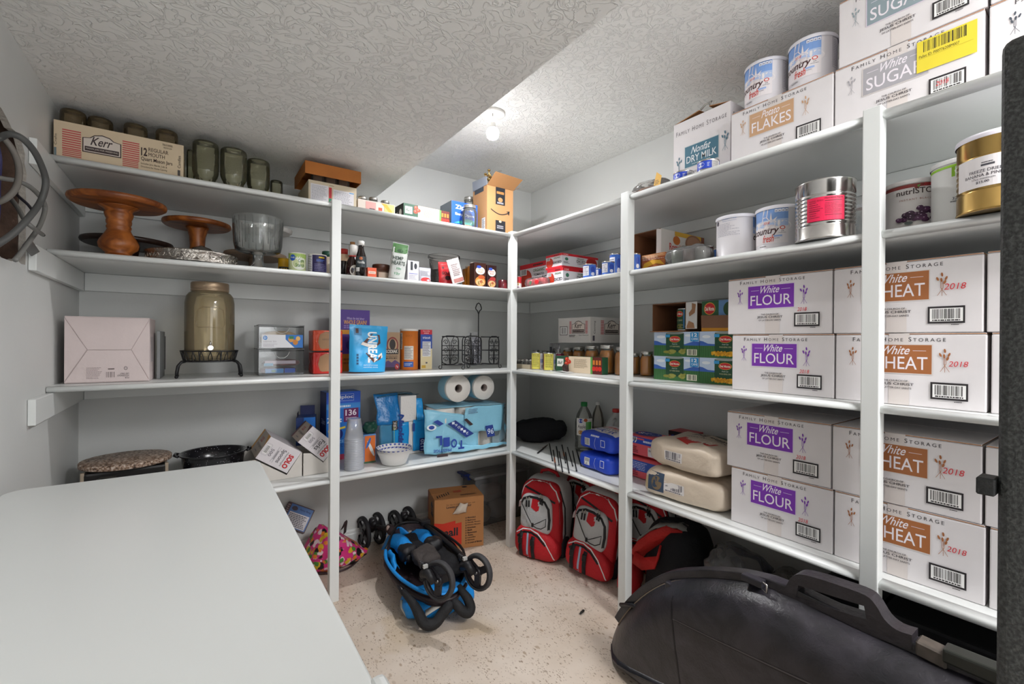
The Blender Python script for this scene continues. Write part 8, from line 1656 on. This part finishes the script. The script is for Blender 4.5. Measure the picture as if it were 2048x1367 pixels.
def case_mat():
    m = bpy.data.materials.new('scuffed_plastic'); m.use_nodes = True; nt = m.node_tree; b = nt.nodes['Principled BSDF']; L = nt.links.new
    tc = nt.nodes.new('ShaderNodeTexCoord')
    def nz(s, d, dist=0.):
        n = nt.nodes.new('ShaderNodeTexNoise'); n.inputs['Scale'].default_value = s; n.inputs['Detail'].default_value = d; n.inputs['Distortion'].default_value = dist; L(tc.outputs['Object'], n.inputs['Vector']); return n
    rp = nt.nodes.new('ShaderNodeValToRGB'); e = rp.color_ramp.elements; e[0].position = .35; e[0].color = (*lin('#19181c'), 1); e[1].position = .8; e[1].color = (*lin('#37333a'), 1); L(nz(9, 8, 1.).outputs['Fac'], rp.inputs['Fac']); L(rp.outputs['Color'], b.inputs['Base Color'])
    r2 = nt.nodes.new('ShaderNodeMapRange'); r2.inputs[3].default_value = .26; r2.inputs[4].default_value = .44; L(nz(30, 4).outputs['Fac'], r2.inputs[0]); L(r2.outputs[0], b.inputs['Roughness'])
    bp = nt.nodes.new('ShaderNodeBump'); bp.inputs['Strength'].default_value = .35; bp.inputs['Distance'].default_value = .003; L(nz(55, 5, 2.).outputs['Fac'], bp.inputs['Height']); L(bp.outputs['Normal'], b.inputs['Normal'])
    return m
M_case = case_mat(); cy_, cz_ = .52, .22
def shell(sgn_, nm):
    rings = [(1.0, .0), (1.0, .012), (.975, .03), (.93, .062), (.87, .085), (.78, .098), (.62, .104), (.35, .107), (.1, .108)]
    mb = MB(); n = len(out)
    for s_, dx in rings:
        for y, z in out: mb.v.append(V((sgn_*(dx+.001), cy_+(y-cy_)*s_-co.y, max(.002, cz_+(z-cz_)*s_))))
    for k in range(len(rings)-1):
        for i in range(n): mb.f.append([k*n+i, k*n+(i+1) % n, (k+1)*n+(i+1) % n, (k+1)*n+i]); mb.m.append(0); mb.sm.append(True)
    mb.f.append([(len(rings)-1)*n+i for i in range(n)]); mb.m.append(0); mb.sm.append(True)
    return mb.build(nm, M_case, bc_)
fs = shell(-1, 'front_shell'); shell(1, 'back_shell')
# flange that follows the top edge, with handle
up_ = [(y, z) for y, z in prof[9:44]]
def offs(pts, d):
    o = []
    for i, (y, z) in enumerate(pts):
        a = V(pts[max(0, i-1)]); b = V(pts[min(len(pts)-1, i+1)]); t_ = (b-a).normalized(); o.append((y+t_.y*d, z-t_.x*d))
    return o
for i in range(len(up_)-1):
    pass
lo_, hi_ = offs(up_, -.006), offs(up_, .022)
MB().tube([(-.0245, a-co.y, b-.004) for a, b in lo_], .0028, 6).build('dust_line', mat('#7d6e5e', .9), bc_)
MB().prism([(a-co.y, b) for a, b in lo_]+[(a-co.y, b) for a, b in hi_[::-1]], -.022, .022, 'x', smooth=False).build('flange', M_case, bc_, bevel=.004, seg=2)
hp = [(at(a, b, 0, XS_).y, at(a, b, 0, XS_).z) for a, b in ((1560, 1178), (1578, 1168), (1589, 1150), (1606, 1143), (1640, 1150), (1690, 1166), (1738, 1184), (1758, 1203), (1776, 1232), (1800, 1252), (1830, 1262), (1830, 1292), (1760, 1268), (1700, 1240), (1640, 1212), (1590, 1190))]
hp = [(p.x, p.y) for p in smooth([V((y, z, 0)) for y, z in hp[:11]], 3)]+hp[11:]
hole_ = [(at(a, b, 0, XS_).y, at(a, b, 0, XS_).z) for a, b in ((1604, 1165), (1735, 1205), (1740, 1232), (1600, 1188))]
tess = tessellate_polygon([[V((a, b, 0)) for a, b in hp], [V((a, b, 0)) for a, b in hole_]]); ap = hp+hole_; nn = len(ap)
mb = MB()
for sx_ in (-.024, .024): mb.v += [V((sx_, a-co.y, b)) for a, b in ap]
for t3 in tess: mb.f += [list(t3), [q+nn for q in t3][::-1]]; mb.m += [0, 0]; mb.sm += [False, False]
for base_i, cnt in ((0, len(hp)), (len(hp), 4)):
    for i in range(cnt): k = (i+1) % cnt; mb.f.append([base_i+i, base_i+k, nn+base_i+k, nn+base_i+i]); mb.m.append(0); mb.sm.append(False)
mb.build('carry_handle', mat('#2a262a', .42, var=.25, vscale=25, bump=(60, .25)), bc_, bevel=.004, seg=2)
for k, (a, b, c_, e_) in enumerate(((1488, 1150, 1530, 1166), (1240, 1190, 1290, 1230))):
    q0, q1 = at(a, b, 0, XS_-.03), at(c_, e_, 0, XS_-.03)
    if k == 0:
        MB().box(-.05, -.022, q1.y-co.y, q0.y-co.y, q1.z-.012, q0.z+.012).build('latch', mat('#26242a', .4), bc_, bevel=.004, seg=2)
        yy = q1.y-co.y; MB().tube([(-.05, yy-.002, q1.z+.012), (-.052, yy-.016, q1.z+.008), (-.052, yy-.016, q1.z-.014), (-.05, yy-.002, q1.z-.01)], .003, 8).build('wire_bail', mat('#a8a5a2', .25, 1.), bc_)
    else:
        MB().tube([(-.026, q0.y-co.y, q1.z-.02), (-.03, (q0.y+q1.y)/2-co.y, (q0.z+q1.z)/2-.0), (-.026, q1.y-co.y, q0.z)], .008, 8).build('hinge_latch', mat('#1c1b1f', .4), bc_)
q0, q1 = at(1838, 1266, 0, XS_), at(1900, 1300, 0, XS_)
MB().prism([(q0.y-co.y, q0.z-.04), (q0.y-co.y, q0.z-.005), (q1.y-co.y, q1.z), (q1.y-co.y, q1.z-.035)], -.03, .015, 'x').build('latch', mat('#4f4740', .45, var=.4, vscale=40), bc_, bevel=.004)
q0, q1 = at(1892, 1285, 0, XS_), at(2010, 1335, 0, XS_)
MB().prism([(q0.y-co.y, q0.z-.03), (q0.y-co.y, q0.z), (q1.y-co.y, q1.z+.004), (q1.y-co.y, q1.z-.03)], -.034, .01, 'x').build('lock_cover', mat('#22241f', .35), bc_, bevel=.005, seg=2)
D = Dec(f_proj(fs, (0, 0, 0), (0, 1, 0), (0, 0, 1), (1, 0, 0)), .02)
ln = lambda pts: [(at(a, b, 0, XS_-.1).y-co.y, at(a, b, 0, XS_-.1).z) for a, b in pts]
def dense(p, n=14): return [(p[0][0]+(p[-1][0]-p[0][0])*i/n, p[0][1]+(p[-1][1]-p[0][1])*i/n) for i in range(n+1)]
D.line(dense(ln([(1337, 1195), (1362, 1367)])), .005, '#141316'); D.line(dense(ln([(1345, 1237), (1700, 1400)]), 24), .004, '#4e4a4c'); D.line(dense(ln([(1349, 1240), (1700, 1404)]), 24), .003, '#141316'); D.build('moulded_seams', bc_, .45)
MB().box(-.045, -.015, at(1340, 1180, 0, XS_-.03).y-co.y-.012, at(1340, 1180, 0, XS_-.03).y-co.y+.012, at(1340, 1185, 0, XS_-.03).z-.035, at(1340, 1160, 0, XS_-.03).z-.004).build('moulded_rib', M_case, bc_, bevel=.006, seg=2)
# ------------------------------------------------------------------ cables in the wall hole
def cable(label, px, depth, r0, col, name='cable', grp='loose cables in the wall hole', end=None):
    pts = [at(a, b, 0, XL+dx) for (a, b), dx in zip(px, depth)]
    # Catmull-Rom smoothing
    sm = []
    for i in range(len(pts)-1):
        p0, p1, p2, p3 = pts[max(0, i-1)], pts[i], pts[i+1], pts[min(len(pts)-1, i+2)]
        for k in range(6):
            t_ = k/6; sm.append(.5*((2*p1)+(p2-p0)*t_+(2*p0-5*p1+4*p2-p3)*t_*t_+(3*p1-p0-3*p2+p3)*t_**3))
    sm.append(pts[-1]); o = V(sm[0])
    r = thing(name, label, 'cable', o, 0, grp); MB().tube([p-o for p in sm], r0, 8).build('sheath', mat(col, .5), r)
    if end: MB().tube([sm[-3]-o, sm[-1]-o+(sm[-1]-sm[-3])*.6], r0*.85, 6).build('cut_end', mat(end, .6), r)
    return r
cable('widest grey cable looping out over the shelf cleat', [(-30, 290), (0, 275), (20, 268), (45, 277), (70, 305), (88, 345), (91, 372), (80, 405), (55, 438), (25, 468), (-20, 498)], [.04, .06, .08, .10, .115, .12, .12, .11, .10, .08, .05], .0075, '#4a4a49')
cable('second grey cable looping down behind the widest one', [(-20, 352), (8, 357), (35, 362), (62, 375), (84, 398), (90, 418), (80, 450), (60, 480), (42, 505), (30, 520)], [-.02, .0, .02, .04, .05, .05, .05, .045, .04, .036], .0065, '#7a7976')
cable('short grey cable with a cut end pointing at the lower shelf', [(20, 395), (35, 415), (50, 440), (66, 455), (84, 468)], [.0, .03, .055, .07, .07], .006, '#6f6e6b', end='#1c1b1b')
cable('pale round cable hanging in front inside the hole', [(-25, 262), (5, 275), (28, 305), (38, 340), (32, 375), (10, 398), (-20, 408)], [-.02, .02, .04, .05, .05, .03, .0], .0075, '#77726c')
cable('dark thin cable crossing from the hole to the loop', [(15, 370), (40, 395), (55, 408), (66, 422)], [-.05, -.0, .02, .04], .004, '#34323a')
rnd = random.Random(11); cols = ['#4a4744', '#5d5852', '#3c3a68', '#6d675e', '#2f2d30', '#7d766c', '#44417a', '#55504a', '#8a8378', '#2a2a44']
for i in range(9):
    x = -20+i*7.2; c0 = cols[i % len(cols)]; pts = [(x+rnd.uniform(-2, 2), 262+rnd.uniform(0, 25)+max(0, x)*.9), (x+rnd.uniform(-5, 5), 320), (x+rnd.uniform(-6, 6), 370), (x+rnd.uniform(-6, 6), 420), (x+rnd.uniform(-5, 5), 470), (x*.9+rnd.uniform(-2, 2), 500)]
    dz = -.104+.0165*((i*2) % 5); cable(['dark grey', 'taupe', 'navy blue', 'beige-grey', 'black', 'pale taupe', 'indigo', 'brown-grey', 'pale grey', 'blue-black'][i % 10]+' cable in the tangle, '+['beyond the left edge of the photo', 'at the left edge of the photo', 'left part of the hole', 'left of the middle of the hole', 'in the middle of the hole', 'right of the middle of the hole', 'right part of the hole', 'near the right stud', 'closest to the right stud'][i], pts, [dz, dz+.006, dz-.004, dz+.004, dz, dz-.005], rnd.choice((.0045, .0055, .006)), c0)
q = [at(a, b, 0, XL+.0215) for a, b in ((44, 490), (58, 474), (78, 503), (62, 512))]; o = q[0].copy()
r = thing('metal_plate', 'small grey metal plate hanging below the wall hole', 'plate', o); MB().add([p-o for p in q]+[p-o+V((.002, 0, 0)) for p in q], [(0, 1, 2, 3), (7, 6, 5, 4), (0, 4, 5, 1), (1, 5, 6, 2), (2, 6, 7, 3), (3, 7, 4, 0)]).build('plate', mat('#7c7d7c', .4, .7), r)
q = Z(1160, 1230, 0); r = thing('floor_scrap', 'small black plastic scrap alone on the concrete floor', 'scrap', (q.x, q.y, .001), R(12)); MB().tube([(0, 0, .006), (.012, .002, .006), (.03, .002, .007), (.038, .004, .005)], [.003, .005, .006, .004], 8).build('scrap', mat('#1d1a18', .6), r)
# ------------------------------------------------------------------ ceiling light
def lit(name, watts_per_m2):
    m = bpy.data.materials.new(name); m.use_nodes = True; nt = m.node_tree; nt.nodes.clear()
    em = nt.nodes.new('ShaderNodeEmission'); ou = nt.nodes.new('ShaderNodeOutputMaterial')
    em.inputs[0].default_value = (.985, .985, 1, 1); em.inputs[1].default_value = watts_per_m2/pi; nt.links.new(em.outputs[0], ou.inputs[0])
    return m
def bulb_fixture(label, x, y, watts):
    """porcelain lampholder with an LED globe: the frosted dome glows mostly downwards"""
    lt = thing('ceiling_light', label, 'light', (x, y, ZC))
    MB().lathe([(.062, 0), (.0625, -.008), (.058, -.014), (.034, -.02), (.026, -.034), (.024, -.048), (.0, -.048)], 32).build('lampholder', mat('#e8e6e2', .3), lt)
    MB().tube([(-.02, -.03, -.012), (-.02, -.03, -.032)], .0022, 6).build('screw', mat('#a8a6a2', .3, 1.), lt)
    MB().lathe([(.0135, -.0485), (.0145, -.062), (.0165, -.07), (.024, -.08)], 24, cap=False).build('bulb_neck', mat('#f0eeea', .35), lt)
    MB().lathe([(.024, -.0801), (.030, -.0885), (.0335, -.1), (.0325, -.109), (.029, -.120), (.026, -.1245)], 24, cap=False).build('bulb_side', lit('lit_bulb_side', watts*.06/.0085), lt)
    MB().lathe([(.026, -.1246), (.022, -.129), (.009, -.134), (.0, -.1345)], 24, cap=False).build('bulb_dome', lit('lit_bulb_dome', watts*.94/.0024), lt)
bulb_fixture('white porcelain ceiling lampholder with a bare lit bulb', 1.24, 1.965, BULB_W)
# unseen fill panel added over the near end of the room, behind the photographer
pl = thing('ceiling_fill_panel', 'flush white rectangular fill light panel, added unseen on the ceiling behind the photographer', 'light', (1.42, -.85, ZC))
MB().box(-.42, .42, -.52, .52, -.03, -.001).build('housing', mat('#e6e6e4', .4), pl, bevel=.004)
MB().add([(-.4, -.5, -.0305), (.4, -.5, -.0305), (.4, .5, -.0305), (-.4, .5, -.0305)], [(0, 3, 2, 1)]).build('diffuser', lit('lit_fill_panel', FILL_PANEL_W/.8), pl, fixn=False)
